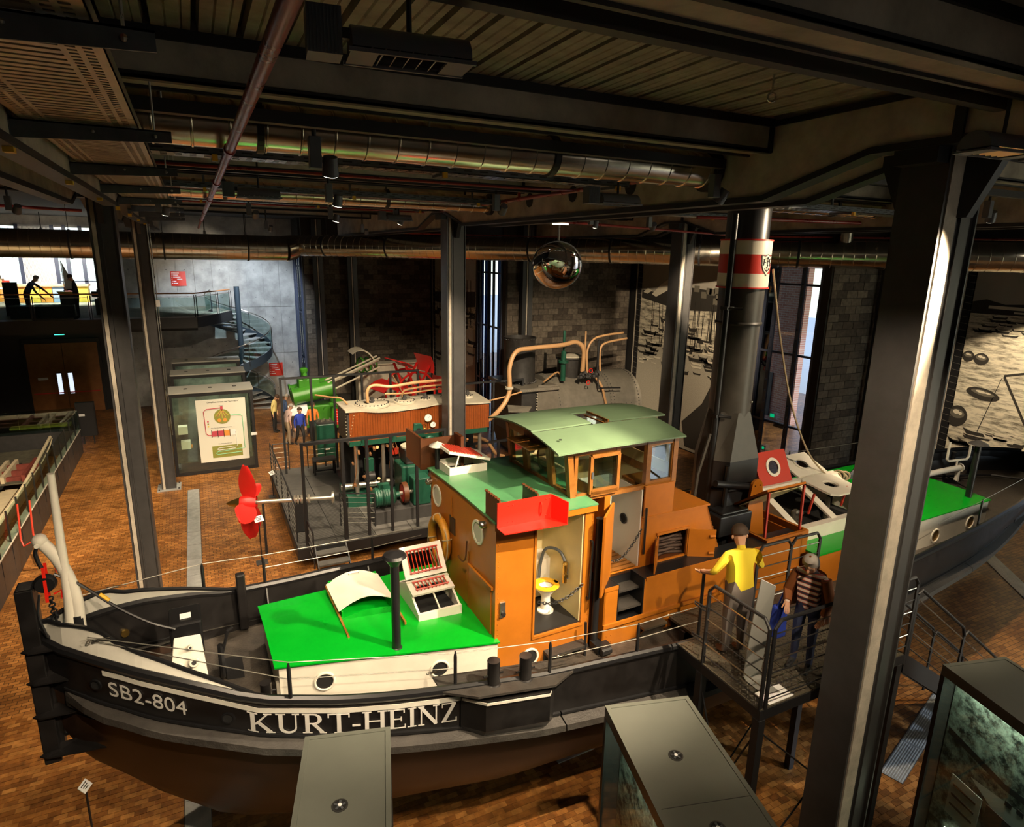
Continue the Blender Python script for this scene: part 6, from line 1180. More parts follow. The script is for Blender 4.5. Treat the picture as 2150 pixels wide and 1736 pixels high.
MB().tube(bez([(-5.02, 10, 0.98), (-5.0, 16, 0.98), (-5.05, 22, 0.98), (-5.3, 28, 1.0)], 6), 0.05, 8).build('gunwale', 'barge_wood', bg)
for k in range(14): MB().bar((-5.05, 11+k*1.0, 0.9), (-5.35, 11+k*1.0, 0.32), 0.08, 0.05).build('rib', 'barge_wood', bg)
rr = thing('red_crane_hook', (-4.25, 17.5, 0), 'thin red bent rods leaning on the balustrade near the davit', 'rod')
MB().tube([(-4.38, 18.5, 1.72), (-4.36, 18.2, 0.9), (-4.3, 18.1, 0.75), (-4.1, 18.1, 0.85), (-4.0, 18.1, 0.75), (-3.75, 18.0, 0.7), (-3.72, 18.0, 0.0)], 0.022, 6).tube([(-4.15, 18.6, 1.74), (-4.12, 18.3, 0.95), (-4.05, 18.2, 0.85)], 0.022, 6).build('bent_rod', 'red_frame', rr)
stl = thing('information_pillar', (-4.35, 30.3, 0), 'black information pillar with a note at the end of balustrade', 'pillar'); MB().box(-4.75, -4.1, 30.2, 30.45, 0.35, 1.75).build('pillar_board', 'steel_black', stl, bevel=0.01); MB().bar((-4.6, 30.3, 0), (-4.6, 30.3, 0.4), 0.04, 0.04).bar((-4.25, 30.3, 0), (-4.25, 30.3, 0.4), 0.04, 0.04).build('pillar_leg', 'steel_black', stl); MB().box(-4.65, -4.45, 30.19, 30.2, 1.2, 1.3).build('paper_note', 'paper_white', stl)
tbl = thing('model_case', (-6.0, 30.2, 0), 'low lit display case in front of wooden doors', 'display case'); MB().box(-7.4, -4.9, 30.0, 31.0, 0, 0.8).build('case_body', 'steel_grey', tbl); MB().box(-7.4, -4.9, 30.0, 31.0, 0.8, 1.4).build('case_glass', 'glass_rail', tbl); MB().box(-7.0, -5.0, 30.3, 30.7, 0.82, 0.9).build('model_ship', 'shop_yellow', tbl)
# ================================================================== harbour murals (sepia photo prints on the facade planes)
def mural_mat(name, z_sky, z_shore, hi, seed, quay=None):
    m = bpy.data.materials.new(name); m.use_nodes = True; MT[name] = m; n, l, b = nodes(m); b.inputs['Roughness'].default_value = 0.75
    g = n.new('ShaderNodeNewGeometry'); sx = n.new('ShaderNodeSeparateXYZ'); l.new(g.outputs['Position'], sx.inputs[0])
    mp2 = n.new('ShaderNodeMapping'); mp2.inputs['Scale'].default_value = (1, 1.2, 7); mp2.inputs['Location'].default_value = (seed, seed, 0); l.new(g.outputs['Position'], mp2.inputs['Vector'])
    nz = n.new('ShaderNodeTexNoise'); nz.inputs['Scale'].default_value = 1.5; nz.inputs['Detail'].default_value = 9; nz.inputs['Roughness'].default_value = 0.68; l.new(mp2.outputs[0], nz.inputs['Vector'])
    wr = n.new('ShaderNodeValToRGB'); wr.color_ramp.elements[0].position = 0.36; wr.color_ramp.elements[1].position = 0.56; wr.color_ramp.elements[0].color = (0.16*hi, 0.14*hi, 0.10*hi, 1); wr.color_ramp.elements[1].color = (0.72*hi, 0.66*hi, 0.50*hi, 1); l.new(nz.outputs['Fac'], wr.inputs['Fac'])
    sk = n.new('ShaderNodeTexNoise'); sk.inputs['Scale'].default_value = 0.7; sk.inputs['Detail'].default_value = 5; l.new(g.outputs['Position'], sk.inputs['Vector'])
    sr = n.new('ShaderNodeValToRGB'); sr.color_ramp.elements[0].color = (0.27, 0.25, 0.21, 1); sr.color_ramp.elements[1].color = (0.50, 0.46, 0.38, 1); l.new(sk.outputs['Fac'], sr.inputs['Fac'])
    def step(z0, w):
        mr = n.new('ShaderNodeMapRange'); mr.inputs['From Min'].default_value = z0-w; mr.inputs['From Max'].default_value = z0+w; l.new(sx.outputs['Z'], mr.inputs['Value']); return mr.outputs[0]
    m1 = n.new('ShaderNodeMix'); m1.data_type = 'RGBA'; l.new(step(z_sky, 0.08), m1.inputs[0]); l.new(wr.outputs[0], m1.inputs[6]); l.new(sr.outputs[0], m1.inputs[7]); out = m1.outputs[2]
    if quay is not None:
        v = n.new('ShaderNodeTexNoise'); v.inputs['Scale'].default_value = 40; v.inputs['Detail'].default_value = 2; l.new(g.outputs['Position'], v.inputs['Vector']); vr = n.new('ShaderNodeValToRGB'); vr.color_ramp.elements[0].color = (0.20, 0.18, 0.14, 1); vr.color_ramp.elements[1].color = (0.62, 0.57, 0.45, 1); l.new(v.outputs['Fac'], vr.inputs['Fac'])
        m2 = n.new('ShaderNodeMix'); m2.data_type = 'RGBA'; l.new(step(quay, 0.05), m2.inputs[0]); l.new(vr.outputs[0], m2.inputs[6]); l.new(out, m2.inputs[7]); out = m2.outputs[2]
    l.new(out, b.inputs['Base Color'])
mural_mat('mural_near', 6.55, 6.0, 1.0, 3.0); mural_mat('mural_middle', 6.45, 6.0, 1.0, 11.0, 4.15); mural_mat('mural_far', 6.3, 5.6, 0.9, 21.0, 4.4)
mat('print_dark', (0.030, 0.026, 0.020), 0.75); mat('print_mid', (0.14, 0.125, 0.095), 0.75); mat('print_light', (0.68, 0.62, 0.48), 0.75)
def mural(x, y0, y1, m, label):
    t = thing('harbour_mural', (x, (y0+y1)/2, 0), label, 'mural'); MB().box(x-0.012, x, y0, y1, 0.05, 7.75).build('print_sheet', m, t)
    k = 0.3; b = MB()
    MB().box(x-0.03, x, y1+0.05, y1+0.30, 0, 7.75).build('lacing_board', 'steel_black', t); MB().box(x-0.05, x, y1+0.30, y1+0.36, 0, 7.75).build('edge_strip', 'concrete_strip', t)
    while k < 7.7: b.bar((x-0.035, y1-0.02, k), (x-0.035, y1+0.26, k+0.03), 0.012, 0.012); k += 0.24
    b.build('lacing_cord', 'wire', t, kind='stuff'); return t
def shp(t, x, polys, m, nm, o=0.015):
    b = MB()
    for P in polys: b.prism([(x-o, y, z) for y, z in P], (-0.004, 0, 0))
    return b.build(nm, m, t, kind='stuff' if len(polys) > 1 else None)
def boatp(y, z, w, h): return [(y-w/2, z+h*0.5), (y-w*0.42, z), (y+w*0.36, z-h*0.05), (y+w/2, z+h*0.6), (y+w*0.3, z+h*0.35), (y-w*0.3, z+h*0.35)]
def rowb(y, z, w, h, tl): return [(y+cos(a)*w/2*(1-0.25*sin(a)**4)-tl*sin(a)*w*0.3, z+sin(a)*h/2+tl*cos(a)*w*0.25) for a in [2*pi*k/16 for k in range(16)]]
def rnd(a, c): return random.uniform(a, c)
x = 24.66; mn = mural(x, 7.3, 13.35, 'mural_near', 'large sepia harbour photo mural with moored boats at right edge')
shp(mn, x, [[(13.35, 6.22), (13.35, 6.62), (12.9, 6.72), (12.3, 6.58), (11.2, 6.66), (10, 6.6), (7.3, 6.68), (7.3, 6.3), (11, 6.25)]], 'print_dark', 'shoreline'); shp(mn, x, [[(12.8, 6.42), (12.8, 6.52), (10.4, 6.52), (10.4, 6.40)], [(12.0, 6.3), (12.0, 6.36), (9, 6.36), (9, 6.28)]], 'print_light', 'shore_light', 0.02)
shp(mn, x, [boatp(rnd(8, 13.2), rnd(5.45, 6.1), rnd(0.35, 0.7), rnd(0.12, 0.24)) for _ in range(46)], 'print_dark', 'moored_boats', 0.018); shp(mn, x, [boatp(rnd(8, 13.2), rnd(5.45, 6.0), rnd(0.25, 0.55), rnd(0.06, 0.13)) for _ in range(30)], 'print_light', 'boat_highlights', 0.022)
for y, z, w, h in ((12.72, 4.66, 0.5, 0.42), (13.15, 4.7, 0.4, 0.4), (12.45, 3.45, 1.1, 0.4), (13.15, 2.5, 0.7, 0.8)):
    shp(mn, x, [rowb(y, z, w, h, 0.35)], 'print_dark', 'rowing_boat'); shp(mn, x, [rowb(y, z+h*0.12, w*0.7, h*0.42, 0.35)], 'print_mid', 'boat_inside', 0.02); shp(mn, x, [rowb(y+w*0.06, z+h*0.2, w*0.3, h*0.2, 0.3), rowb(y-w*0.15, z+h*0.15, w*0.18, h*0.14, 0.3)], 'print_light', 'boat_cargo', 0.024)
shp(mn, x, [[(11.92, 4.15), (11.86, 4.2), (10.9, 2.6), (10.96, 2.55)], [(11.9, 4.16), (11.9, 4.24), (10.4, 4.7), (10.4, 4.62)], [(11.95, 4.1), (11.97, 4.1), (12.4, 2.1), (12.37, 2.1)]], 'print_dark', 'crane_boom'); shp(mn, x, [boatp(rnd(8, 12.9), rnd(1.2, 2.3), rnd(0.5, 1.2), rnd(0.15, 0.4)) for _ in range(26)], 'print_dark', 'near_barges', 0.018); shp(mn, x, [boatp(rnd(8, 12.6), rnd(1.2, 2.3), rnd(0.3, 0.9), rnd(0.1, 0.3)) for _ in range(24)], 'print_light', 'barge_highlights', 0.022)
x = 18.09; mm = mural(x, 17.55, 23.65, 'mural_middle', 'sepia harbour photo mural with masts and quay behind the funnel')
shp(mm, x, [[(23.6, 6.15), (23.6, 6.5), (22.7, 6.45), (22.2, 6.75), (21.6, 6.6), (21.2, 6.8), (19.4, 6.7), (17.6, 6.75), (17.6, 6.0), (21, 5.8)]], 'print_dark', 'skyline'); shp(mm, x, [[(22.9, 6.35), (22.3, 6.8), (21.9, 7.0), (21.5, 6.9), (21.9, 6.55), (22.6, 6.25)], [(23.5, 6.4), (23.2, 6.6), (22.9, 6.5), (23.2, 6.35)]], 'print_light', 'smoke', 0.02)
shp(mm, x, [[(y, z), (y, z+0.25), (y-0.3, z+0.25), (y-0.3, z)] for y, z in [(rnd(18.2, 20.8), rnd(6.1, 6.6)) for _ in range(9)]], 'print_mid', 'warehouses', 0.019)
shp(mm, x, [[(y, 4.3), (y+0.03, 4.3), (y+d+0.02, 6.2), (y+d, 6.2)] for y, d in [(rnd(17.8, 22.8), rnd(-0.25, 0.25)) for _ in range(44)]], 'print_dark', 'masts', 0.021)
shp(mm, x, [boatp(rnd(17.9, 23.4), rnd(3.2, 5.3), rnd(0.4, 1.0), rnd(0.12, 0.4)) for _ in range(60)], 'print_dark', 'moored_boats', 0.023); shp(mm, x, [boatp(rnd(17.9, 23.4), rnd(3.2, 5.3), rnd(0.3, 0.7), rnd(0.1, 0.25)) for _ in range(36)], 'print_light', 'boat_highlights', 0.027)
shp(mm, x, [[(20.3, 1.2), (19.2, 2.2), (18.3, 4.0), (17.6, 4.4), (17.6, 0.2), (20.0, 0.2)]], 'print_dark', 'barge_hull', 0.03)
x = 11.73; mf = mural(x, 27.75, 33.4, 'mural_far', 'narrow sepia harbour photo mural either side of the centre column')
shp(mf, x, [[(33.4, 5.4), (33.4, 5.9), (31.5, 6.0), (29.5, 6.1), (27.8, 6.2), (27.8, 5.5), (30, 5.3)]], 'print_dark', 'skyline'); shp(mf, x, [boatp(rnd(28, 33.2), rnd(2.2, 5.2), rnd(0.6, 1.6), rnd(0.2, 0.5)) for _ in range(26)], 'print_dark', 'moored_boats', 0.02); shp(mf, x, [[(y, 4.6), (y+0.05, 4.6), (y+0.02, 6.7), (y, 6.7)] for y in [rnd(28.2, 33) for _ in range(16)]], 'print_dark', 'masts', 0.022); shp(mf, x, [boatp(rnd(28, 33.2), rnd(2.4, 5.0), rnd(0.4, 1.0), rnd(0.15, 0.4)) for _ in range(12)], 'print_light', 'boat_highlights', 0.026)
# ================================================================== outside, seen through the windows
mat('pavement', (0.55, 0.55, 0.55), 0.9); mat('brick_red', (0.30, 0.12, 0.09), 0.9); n_, l_, b_ = nodes(MT['brick_red']); _g = n_.new('ShaderNodeNewGeometry'); _mp = n_.new('ShaderNodeMapping'); _mp.inputs['Rotation'].default_value = (radians(90), 0, radians(90)); l_.new(_g.outputs['Position'], _mp.inputs['Vector'])
_bt = n_.new('ShaderNodeTexBrick'); _bt.inputs['Scale'].default_value = 1; _bt.inputs['Brick Width'].default_value = 0.32; _bt.inputs['Row Height'].default_value = 0.11; _bt.inputs['Mortar Size'].default_value = 0.012; _bt.inputs['Color1'].default_value = (0.42, 0.20, 0.17, 1); _bt.inputs['Color2'].default_value = (0.58, 0.33, 0.28, 1); _bt.inputs['Mortar'].default_value = (0.6, 0.55, 0.52, 1)
_cx = n_.new('ShaderNodeSeparateXYZ'); _cc = n_.new('ShaderNodeCombineXYZ'); l_.new(_g.outputs['Position'], _cx.inputs[0]); l_.new(_cx.outputs['Y'], _cc.inputs['X']); l_.new(_cx.outputs['Z'], _cc.inputs['Y']); l_.new(_cc.outputs[0], _bt.inputs['Vector']); l_.new(_bt.outputs['Color'], b_.inputs['Base Color'])
yard = struct(MB().add([(18.3, 14.3, -0.08), (80, 14.3, -0.08), (80, 120, -0.08), (18.3, 120, -0.08), (11.9, 24.9, -0.08), (18.3, 24.9, -0.08), (18.3, 120, -0.08), (11.9, 120, -0.08)], [(0, 1, 2, 3), (4, 5, 6, 7)]).build('floor_yard', 'pavement'))
struct(MB().box(33.5, 80, -30, 3.6, -0.1, -0.08).box(25.0, 80, 4, 14.2, -0.1, -0.08).build('floor_yard_right', 'pavement'))
bb = thing('brick_building', (26, 24, 0), 'red brick building across the yard seen through the window', 'building'); MB().box(25.8, 26.15, 21.25, 27.5, -0.1, 11).build('brick_wall', 'brick_red', bb); MB().box(25.75, 25.8, 22.6, 23.3, 0.2, 2.4).build('building_door', 'steel_grey', bb)
cr = thing('parked_car', (29, 23.5, 0), 'white car parked outside beyond the lit window', 'car'); cw = Vector((31.0, 21.2, 0))
mat('car_white', (0.8, 0.8, 0.82), 0.3); mat('tyre', (0.02, 0.02, 0.02), 0.8)
MB().prism([(29.2, 21.6, 0.25), (29.2, 21.6, 0.75), (29.9, 21.6, 0.9), (30.5, 21.6, 1.4), (31.9, 21.6, 1.42), (32.7, 21.6, 0.95), (33.3, 21.6, 0.85), (33.3, 21.6, 0.25)], (0, -1.7, 0)).build('car_body', 'car_white', cr, bevel=0.06)
MB().prism([(30.1, 21.61, 0.93), (30.55, 21.61, 1.34), (31.85, 21.61, 1.36), (32.4, 21.61, 0.95)], (0, -1.72, 0)).build('car_window', 'steel_black', cr)
for x_ in (29.95, 32.5):
    for y_ in (21.62, 19.95): MB().cyl((x_, y_, 0.3), (x_, y_-0.2, 0.3), 0.32, 16).build('wheel', 'tyre', cr)
# ================================================================== tall display cases at the back
mat('case_top', (0.33, 0.33, 0.29), 0.45); mat('case_photo', (0.2, 0.22, 0.17), 0.6, col2=(0.045, 0.05, 0.04), scale=1.6); mat('poster', (0.72, 0.72, 0.62), 0.6); mat('poster_red', (0.5, 0.06, 0.09), 0.6); mat('poster_olive', (0.26, 0.27, 0.05), 0.6); mat('poster_green', (0.25, 0.62, 0.36), 0.6); mat('poster_orange', (0.75, 0.3, 0.05), 0.6)
clear_glass('case_glass', (0.86, 0.92, 0.86), 0.07)
def back_case(y0, y1, label, x0=-1.15, x1=1.58):
    t = thing('tall_display_case', ((x0+x1)/2, (y0+y1)/2, 0), label, 'display case')
    b = MB(); b.box(x0, x1, y0, y1, 0, 0.12).box(x0, x1, y0, y1, 2.86, 2.98)
    for xx in (x0, x1-0.1):
        for y_ in (y0, y1-0.1): b.box(xx, xx+0.1, y_, y_+0.1, 0.12, 2.86)
    b.build('case_frame', 'steel_black', t); MB().box(x0-0.02, x1+0.02, y0-0.02, y1+0.02, 2.98, 3.03).build('case_lid', 'case_top', t)
    for k in range(3): MB().lathe([(0.07, 0), (0.07, 0.012), (0.05, 0.014)], (x0+0.55+k*0.8, (y0+y1)/2, 3.03), (0,0,1), 14).build('vent_disc', 'steel_black', t)
    MB().box(x0+0.1, x1-0.1, y0+0.01, y0+0.02, 0.12, 2.86).build('front_glass', 'case_glass', t); MB().box(x1-0.02, x1-0.01, y0+0.1, y1-0.1, 0.12, 2.86).build('side_glass', 'case_glass', t)
    MB().box(x0+0.06, x1-0.1, y1-0.12, y1-0.10, 0.12, 2.86).build('photo_backing', 'case_photo', t)
    al = bpy.data.lights.new('case_light', 'AREA'); al.shape = 'RECTANGLE'; al.size = x1-x0-0.4; al.size_y = 0.3; al.energy = 26; al.color = (1, 0.95, 0.78); ao = bpy.data.objects.new('case_light', al); COL.objects.link(ao); ao.location = Vector(((x0+x1)/2, y0+0.45, 2.84))-t.location; ao.parent = t
    return t
c1_ = back_case(24.5, 25.75, 'front tall display case carrying the steam diagram poster'); back_case(28.2, 29.4, 'second tall display case behind the poster case'); back_case(31.4, 32.5, 'rearmost tall display case before the spiral stair')
p0_ = Vector((-0.34, 24.47, 0))
def PB(x0, x1, z0, z1, m, nm, o=0.0): return MB().box(-0.32+x0, -0.32+x1, 24.46-o, 24.47-o, z0, z1).build(nm, m, c1_)
PB(0, 1.62, 0.42, 2.72, 'poster', 'poster_sheet')
text('Dampffluss-Schema der "Kurt-Heinz"', (-0.32+0.36, 24.455, 2.60), (1,0,0), (0,0,1), 0.07, 'steel_black', 'poster_title', c1_, 0.001); text('Kessel', (0.42, 24.455, 2.46), (1,0,0), (0,0,1), 0.05, 'steel_black', 'poster_word', c1_, 0.001); text('Drei-Zylinder-Verbunddampfmaschine', (0.1, 24.455, 1.66), (1,0,0), (0,0,1), 0.045, 'steel_black', 'poster_word', c1_, 0.001); text('Oberflächenkondensator', (0.3, 24.455, 1.06), (1,0,0), (0,0,1), 0.045, 'steel_black', 'poster_word', c1_, 0.001)
MB().cyl((0.50, 24.458, 2.08), (0.50, 24.452, 2.08), 0.27, 28).build('boiler_disc', 'poster_olive', c1_); MB().box(0.46, 0.54, 24.45, 24.458, 2.33, 2.45).build('steam_dome', 'poster_red', c1_)
for k in range(9): MB().bar((0.5, 24.450, 2.34), (0.5+0.055*(k-4), 24.450, 2.02+0.02*abs(k-4)), 0.012, 0.004, up=(0,1,0)).build('steam_ray', 'poster_red' if k % 2 else 'shop_yellow', c1_)
for xx in (0.40, 0.58): MB().cyl((xx, 24.452, 1.95), (xx, 24.446, 1.95), 0.065, 16).build('furnace_disc', 'poster_orange', c1_)
MB().tube([(0.46, 24.452, 2.4), (0.0, 24.452, 2.38), (-0.09, 24.452, 2.3), (-0.07, 24.452, 1.5), (0.0, 24.452, 1.42), (0.12, 24.452, 1.42)], 0.014, 5).build('steam_line', 'poster_red', c1_); MB().tube([(0.77, 24.452, 2.12), (1.1, 24.452, 2.1), (1.16, 24.452, 2.05), (1.17, 24.452, 0.84), (0.25, 24.452, 0.78), (0.2, 24.452, 0.72), (0.25, 24.452, 0.68), (1.05, 24.452, 0.70)], 0.014, 5).build('return_line', 'poster_green', c1_)
for k, m in enumerate(('poster_red', 'poster_red', 'poster_orange', 'paper_white')): MB().box(0.12+k*0.2, 0.30+k*0.2, 24.45, 24.458, 1.36, 1.56).build('cylinder_block', m, c1_); MB().box(0.10+k*0.2, 0.12+k*0.2, 24.45, 24.458, 1.32, 1.6).build('cylinder_wall', 'steel_black', c1_)
MB().box(0.08, 1.08, 24.455, 24.46, 0.56, 1.0).build('condenser_block', 'poster_olive', c1_); MB().tube([(0.9, 24.45, 1.5), (0.92, 24.45, 0.94), (0.3, 24.45, 0.92), (0.24, 24.45, 0.88), (0.3, 24.45, 0.84), (0.85, 24.45, 0.86)], 0.012, 5).build('coil_line', 'paper_white', c1_)
for k, m in enumerate(('poster_red', 'poster_olive', 'shop_yellow')): MB().box(0.0, 0.05, 24.45, 24.458, 1.9-k*0.09, 1.95-k*0.09).build('legend_square', m, c1_)
for k, (x_, z_) in enumerate(((-0.95, 1.5), (-0.9, 0.95))): MB().box(x_, x_+0.3, 24.6, 24.9, z_, z_+0.28).build('exhibit_label', 'poster', c1_)
MB().sphere((-0.7, 25.0, 1.02), 0.09, 8).box(-0.8, -0.55, 24.9, 25.1, 0.9, 0.98).build('exhibit_piece', 'poster_orange', c1_); MB().box(1.42, 1.62, 24.44, 24.47, 1.28, 1.38).build('label_plate', 'paper_white', c1_)
# ================================================================== people
mat('skin', (0.55, 0.30, 0.19), 0.5); mat('hair_brown', (0.05, 0.028, 0.015), 0.7); mat('hair_grey', (0.28, 0.25, 0.22), 0.7); mat('eye', (0.02, 0.02, 0.02), 0.3); mat('lip', (0.40, 0.13, 0.10), 0.5)
for nm, c in (('cl_yellow', (0.78, 0.60, 0.03)), ('cl_pale_yellow', (0.70, 0.58, 0.22)), ('cl_blue', (0.05, 0.09, 0.20)), ('cl_navy', (0.015, 0.018, 0.045)), ('cl_plaid', (0.50, 0.36, 0.33)), ('cl_khaki', (0.30, 0.23, 0.15)), ('cl_black', (0.012, 0.012, 0.013)), ('cl_orange', (0.60, 0.16, 0.02)), ('cl_jeans', (0.02, 0.03, 0.08)), ('cl_rust', (0.20, 0.06, 0.012)), ('cl_red', (0.40, 0.05, 0.03)), ('cl_grey', (0.13, 0.11, 0.10)), ('shoe_brown', (0.12, 0.05, 0.02)), ('cl_royal', (0.02, 0.05, 0.40))): mat(nm, c, 0.8)
mat('cl_stripe', (0.5, 0.4, 0.35), 0.8); n_, l_, b_ = nodes(MT['cl_stripe']); _g = n_.new('ShaderNodeNewGeometry'); _w = n_.new('ShaderNodeTexWave'); _w.bands_direction = 'Z'; _w.inputs['Scale'].default_value = 4.2; l_.new(_g.outputs['Position'], _w.inputs['Vector']); _rp = n_.new('ShaderNodeValToRGB'); _rp.color_ramp.interpolation = 'CONSTANT'
_rp.color_ramp.elements[0].color = (0.03, 0.02, 0.03, 1); _rp.color_ramp.elements[1].position = 0.35; _rp.color_ramp.elements[1].color = (0.40, 0.05, 0.03, 1); _e = _rp.color_ramp.elements.new(0.65); _e.color = (0.62, 0.52, 0.45, 1); l_.new(_w.outputs['Fac'], _rp.inputs['Fac']); l_.new(_rp.outputs[0], b_.inputs['Base Color'])
def person(loc, yaw, H, label, shirt, trousers, shoes, hair, lean=0.0, headp=0.0, arms=None, legs=None, sleeve=True, grp=None, jacket=None, bulk=1.0):
    k = H/1.75; t = thing('person', loc, label, 'person', grp); pv = Vector((0, 0, 0.93)); ca, sa = cos(lean), sin(lean)
    def up(p):   # torso joints rotate about the hips by the lean
        d = Vector(p)-pv; return pv+Vector((d.x*ca+d.z*sa, d.y, -d.x*sa+d.z*ca))
    V = []; E = []; Rr = []; reg = []
    def jt(p, r, par, rg, ry=None):
        V.append(Vector(p)); Rr.append((r, ry or r)); i = len(V)-1
        if par is not None: E.append((par, i)); reg.append((par, i, rg))
        return i
    pel = jt(pv, 0.135*bulk, None, 't'); sp = jt(up((0.0, 0, 1.10)), 0.128*bulk, pel, 's'); chst = jt(up((0.0, 0, 1.30)), 0.15*bulk, sp, 's'); nb = jt(up((0.0, 0, 1.46)), 0.065, chst, 's')
    hd = up((0.015, 0, 1.50)); hv = Vector((sin(lean+headp), 0, cos(lean+headp))); hf = Vector((cos(lean+headp), 0, -sin(lean+headp)))
    nk = jt(hd, 0.052, nb, 'k'); jaw = jt(hd+hv*0.06+hf*0.02, 0.075, nk, 'k'); hc = jt(hd+hv*0.135+hf*0.012, 0.098, jaw, 'k'); ht = jt(hd+hv*0.20+hf*0.0, 0.075, hc, 'k')
    arms = arms or {}; legs = legs or {}
    for sd, y in (('l', 1), ('r', -1)):
        a = arms.get(sd, {}); sh = up((0.0, 0.175*y, 1.395)); el = Vector(a.get('e', up((-0.02, 0.235*y, 1.12)))); wr = Vector(a.get('w', up((0.06, 0.235*y, 0.88))))
        i = jt(sh, 0.062*bulk, chst, 's'); i2 = jt(el, 0.043, i, 's'); i3 = jt(wr, 0.030, i2, 's' if sleeve else 'k'); d = (wr-el).normalized(); q = d.cross(Vector((0, y, 0.2))).normalized(); sidev = d.cross(q)
        pm = jt(wr+d*0.065, 0.034, i3, 'k')
        for m_, ln in ((-0.026, 0.06), (-0.009, 0.075), (0.009, 0.07), (0.026, 0.055)):
            f1 = jt(wr+d*0.10+sidev*m_, 0.0095, pm, 'k'); f2 = jt(wr+d*(0.10+ln*0.6)+sidev*m_+q*0.008, 0.009, f1, 'k'); jt(wr+d*(0.10+ln)+sidev*m_+q*0.03, 0.0075, f2, 'k')
        th = jt(wr+d*0.045+sidev*(-0.045), 0.011, i3, 'k'); jt(wr+d*0.095+sidev*(-0.062)+q*0.015, 0.009, th, 'k')
        g = legs.get(sd, {}); kn = Vector(g.get('k', (0.02, 0.10*y, 0.50))); an = Vector(g.get('a', (0.0, 0.105*y, 0.09)))
        h = jt((0.0, 0.088*y, 0.885), 0.098*bulk, pel, 't'); k2 = jt(kn, 0.066*bulk, h, 't'); a2 = jt(an, 0.048, k2, 't'); fo = jt(an+Vector((0.10, 0.01*y, -0.045)), 0.043, a2, 'f'); jt(an+Vector((0.19, 0.015*y, -0.06)), 0.030, fo, 'f')
    me = bpy.data.meshes.new('body'); me.from_pydata(V, E, []); ob = bpy.data.objects.new('tmp_body', me); COL.objects.link(ob)
    md = ob.modifiers.new('s', 'SKIN'); md.use_smooth_shade = True
    for i, sv in enumerate(me.skin_vertices[0].data): sv.radius = Rr[i]; sv.use_root = (i == 0)
    ob.modifiers.new('u', 'SUBSURF').levels = 1; dg = bpy.context.evaluated_depsgraph_get(); dg.update(); m2 = bpy.data.meshes.new_from_object(ob.evaluated_get(dg)); bpy.data.objects.remove(ob)
    vs = [v.co.copy() for v in m2.vertices]; fs = [tuple(p.vertices) for p in m2.polygons]; bpy.data.meshes.remove(m2)
    cz_, sz_ = cos(yaw), sin(yaw); L = Vector(loc)
    W_ = lambda p: L+Vector((p.x*cz_-p.y*sz_, p.x*sz_+p.y*cz_, p.z))*k
    mats = [shirt, trousers, 'skin', shoes, 'eye', 'lip']; ix = {'s': 0, 't': 1, 'k': 2, 'f': 3}; b = MB()
    def near(c):
        best = (9, 's')
        for i, j, rg in reg:
            a, d = V[i], V[j]-V[i]; u = max(0, min(1, (c-a).dot(d)/max(1e-9, d.length_squared))); q = (c-a-d*u).length/max(Rr[i][0], Rr[j][0])**0.3
            if q < best[0]: best = (q, rg)
        return best[1]
    b.v = [tuple(W_(v)) for v in vs]; b.f = fs; b.mi = [ix[near(sum((vs[i] for i in f), Vector())/len(f))] for f in fs]
    C = V[hc]; 
    b.cm = 2; b.sphere(W_(C+hf*0.105-hv*0.025), 0.020*k, 8, (1, 1, 1.3))
    for y in (1, -1): b.cm = 2; b.sphere(W_(C+Vector((0, 0.098*y, 0))-hv*0.02), 0.025*k, 8, (0.7, 0.6, 1.2)); b.cm = 4; b.sphere(W_(C+hf*0.088+Vector((0, 0.035*y, 0))+hv*0.008), 0.012*k, 8)
    b.cm = 5; b.sphere(W_(C+hf*0.088-hv*0.065), 0.020*k, 8, (0.5, 1, 0.4)); b.cm = 0
    b.build('body', mats, t, smooth=True)
    hb_ = MB(); n = 14; rows = []
    for i in range(7):
        th = radians(8+i*15); rows.append([W_(C+hv*(0.03+0.115*cos(th)*1.02)+(hf*cos(2*pi*j/n)*(0.108 if cos(2*pi*j/n) < 0.35 or i < 4 else 0.085)+Vector((0, 1, 0))*sin(2*pi*j/n)*0.108)*sin(th)-hf*0.012) for j in range(n+1)])
    hb_.grid(rows); hb_.build('hair', hair, t, smooth=True)
    if jacket:
        jb = MB(); rows = []
        for i in range(6):
            z = 1.44-i*0.13; w = 0.15+0.02*i; rows.append([W_(up((cos(a)*w*0.85-0.01, sin(a)*(w+0.03), z))) for a in [radians(50+260*j/10) for j in range(11)]])
        jb.grid(rows); jb.build('jacket', jacket, t, smooth=True)
        for sd, y in (('l', 1), ('r', -1)): a = arms.get(sd, {}); el = Vector(a.get('e', up((-0.02, 0.235*y, 1.12)))); wr = Vector(a.get('w', up((0.06, 0.235*y, 0.88)))); MB().tube([W_(up((0, 0.17*y, 1.40))), W_(el), W_(el.lerp(wr, 0.9))], [0.078*k, 0.066*k, 0.05*k], 10).build('jacket_sleeve', jacket, t, smooth=True)
    return t
G1 = 'visitors looking at the green engine'
person((2.69, 29.3, 0), radians(-25), 1.76, 'visitor in pale yellow shirt and black trousers beside the green engine', 'cl_pale_yellow', 'cl_black', 'cl_black', 'hair_brown', lean=0.12, headp=0.5, grp=G1)
person((3.12, 29.1, 0), radians(10), 1.74, 'balding visitor in blue shirt half hidden by the black frame post', 'cl_blue', 'cl_black', 'cl_black', 'hair_grey', lean=0.1, headp=0.3, grp=G1)
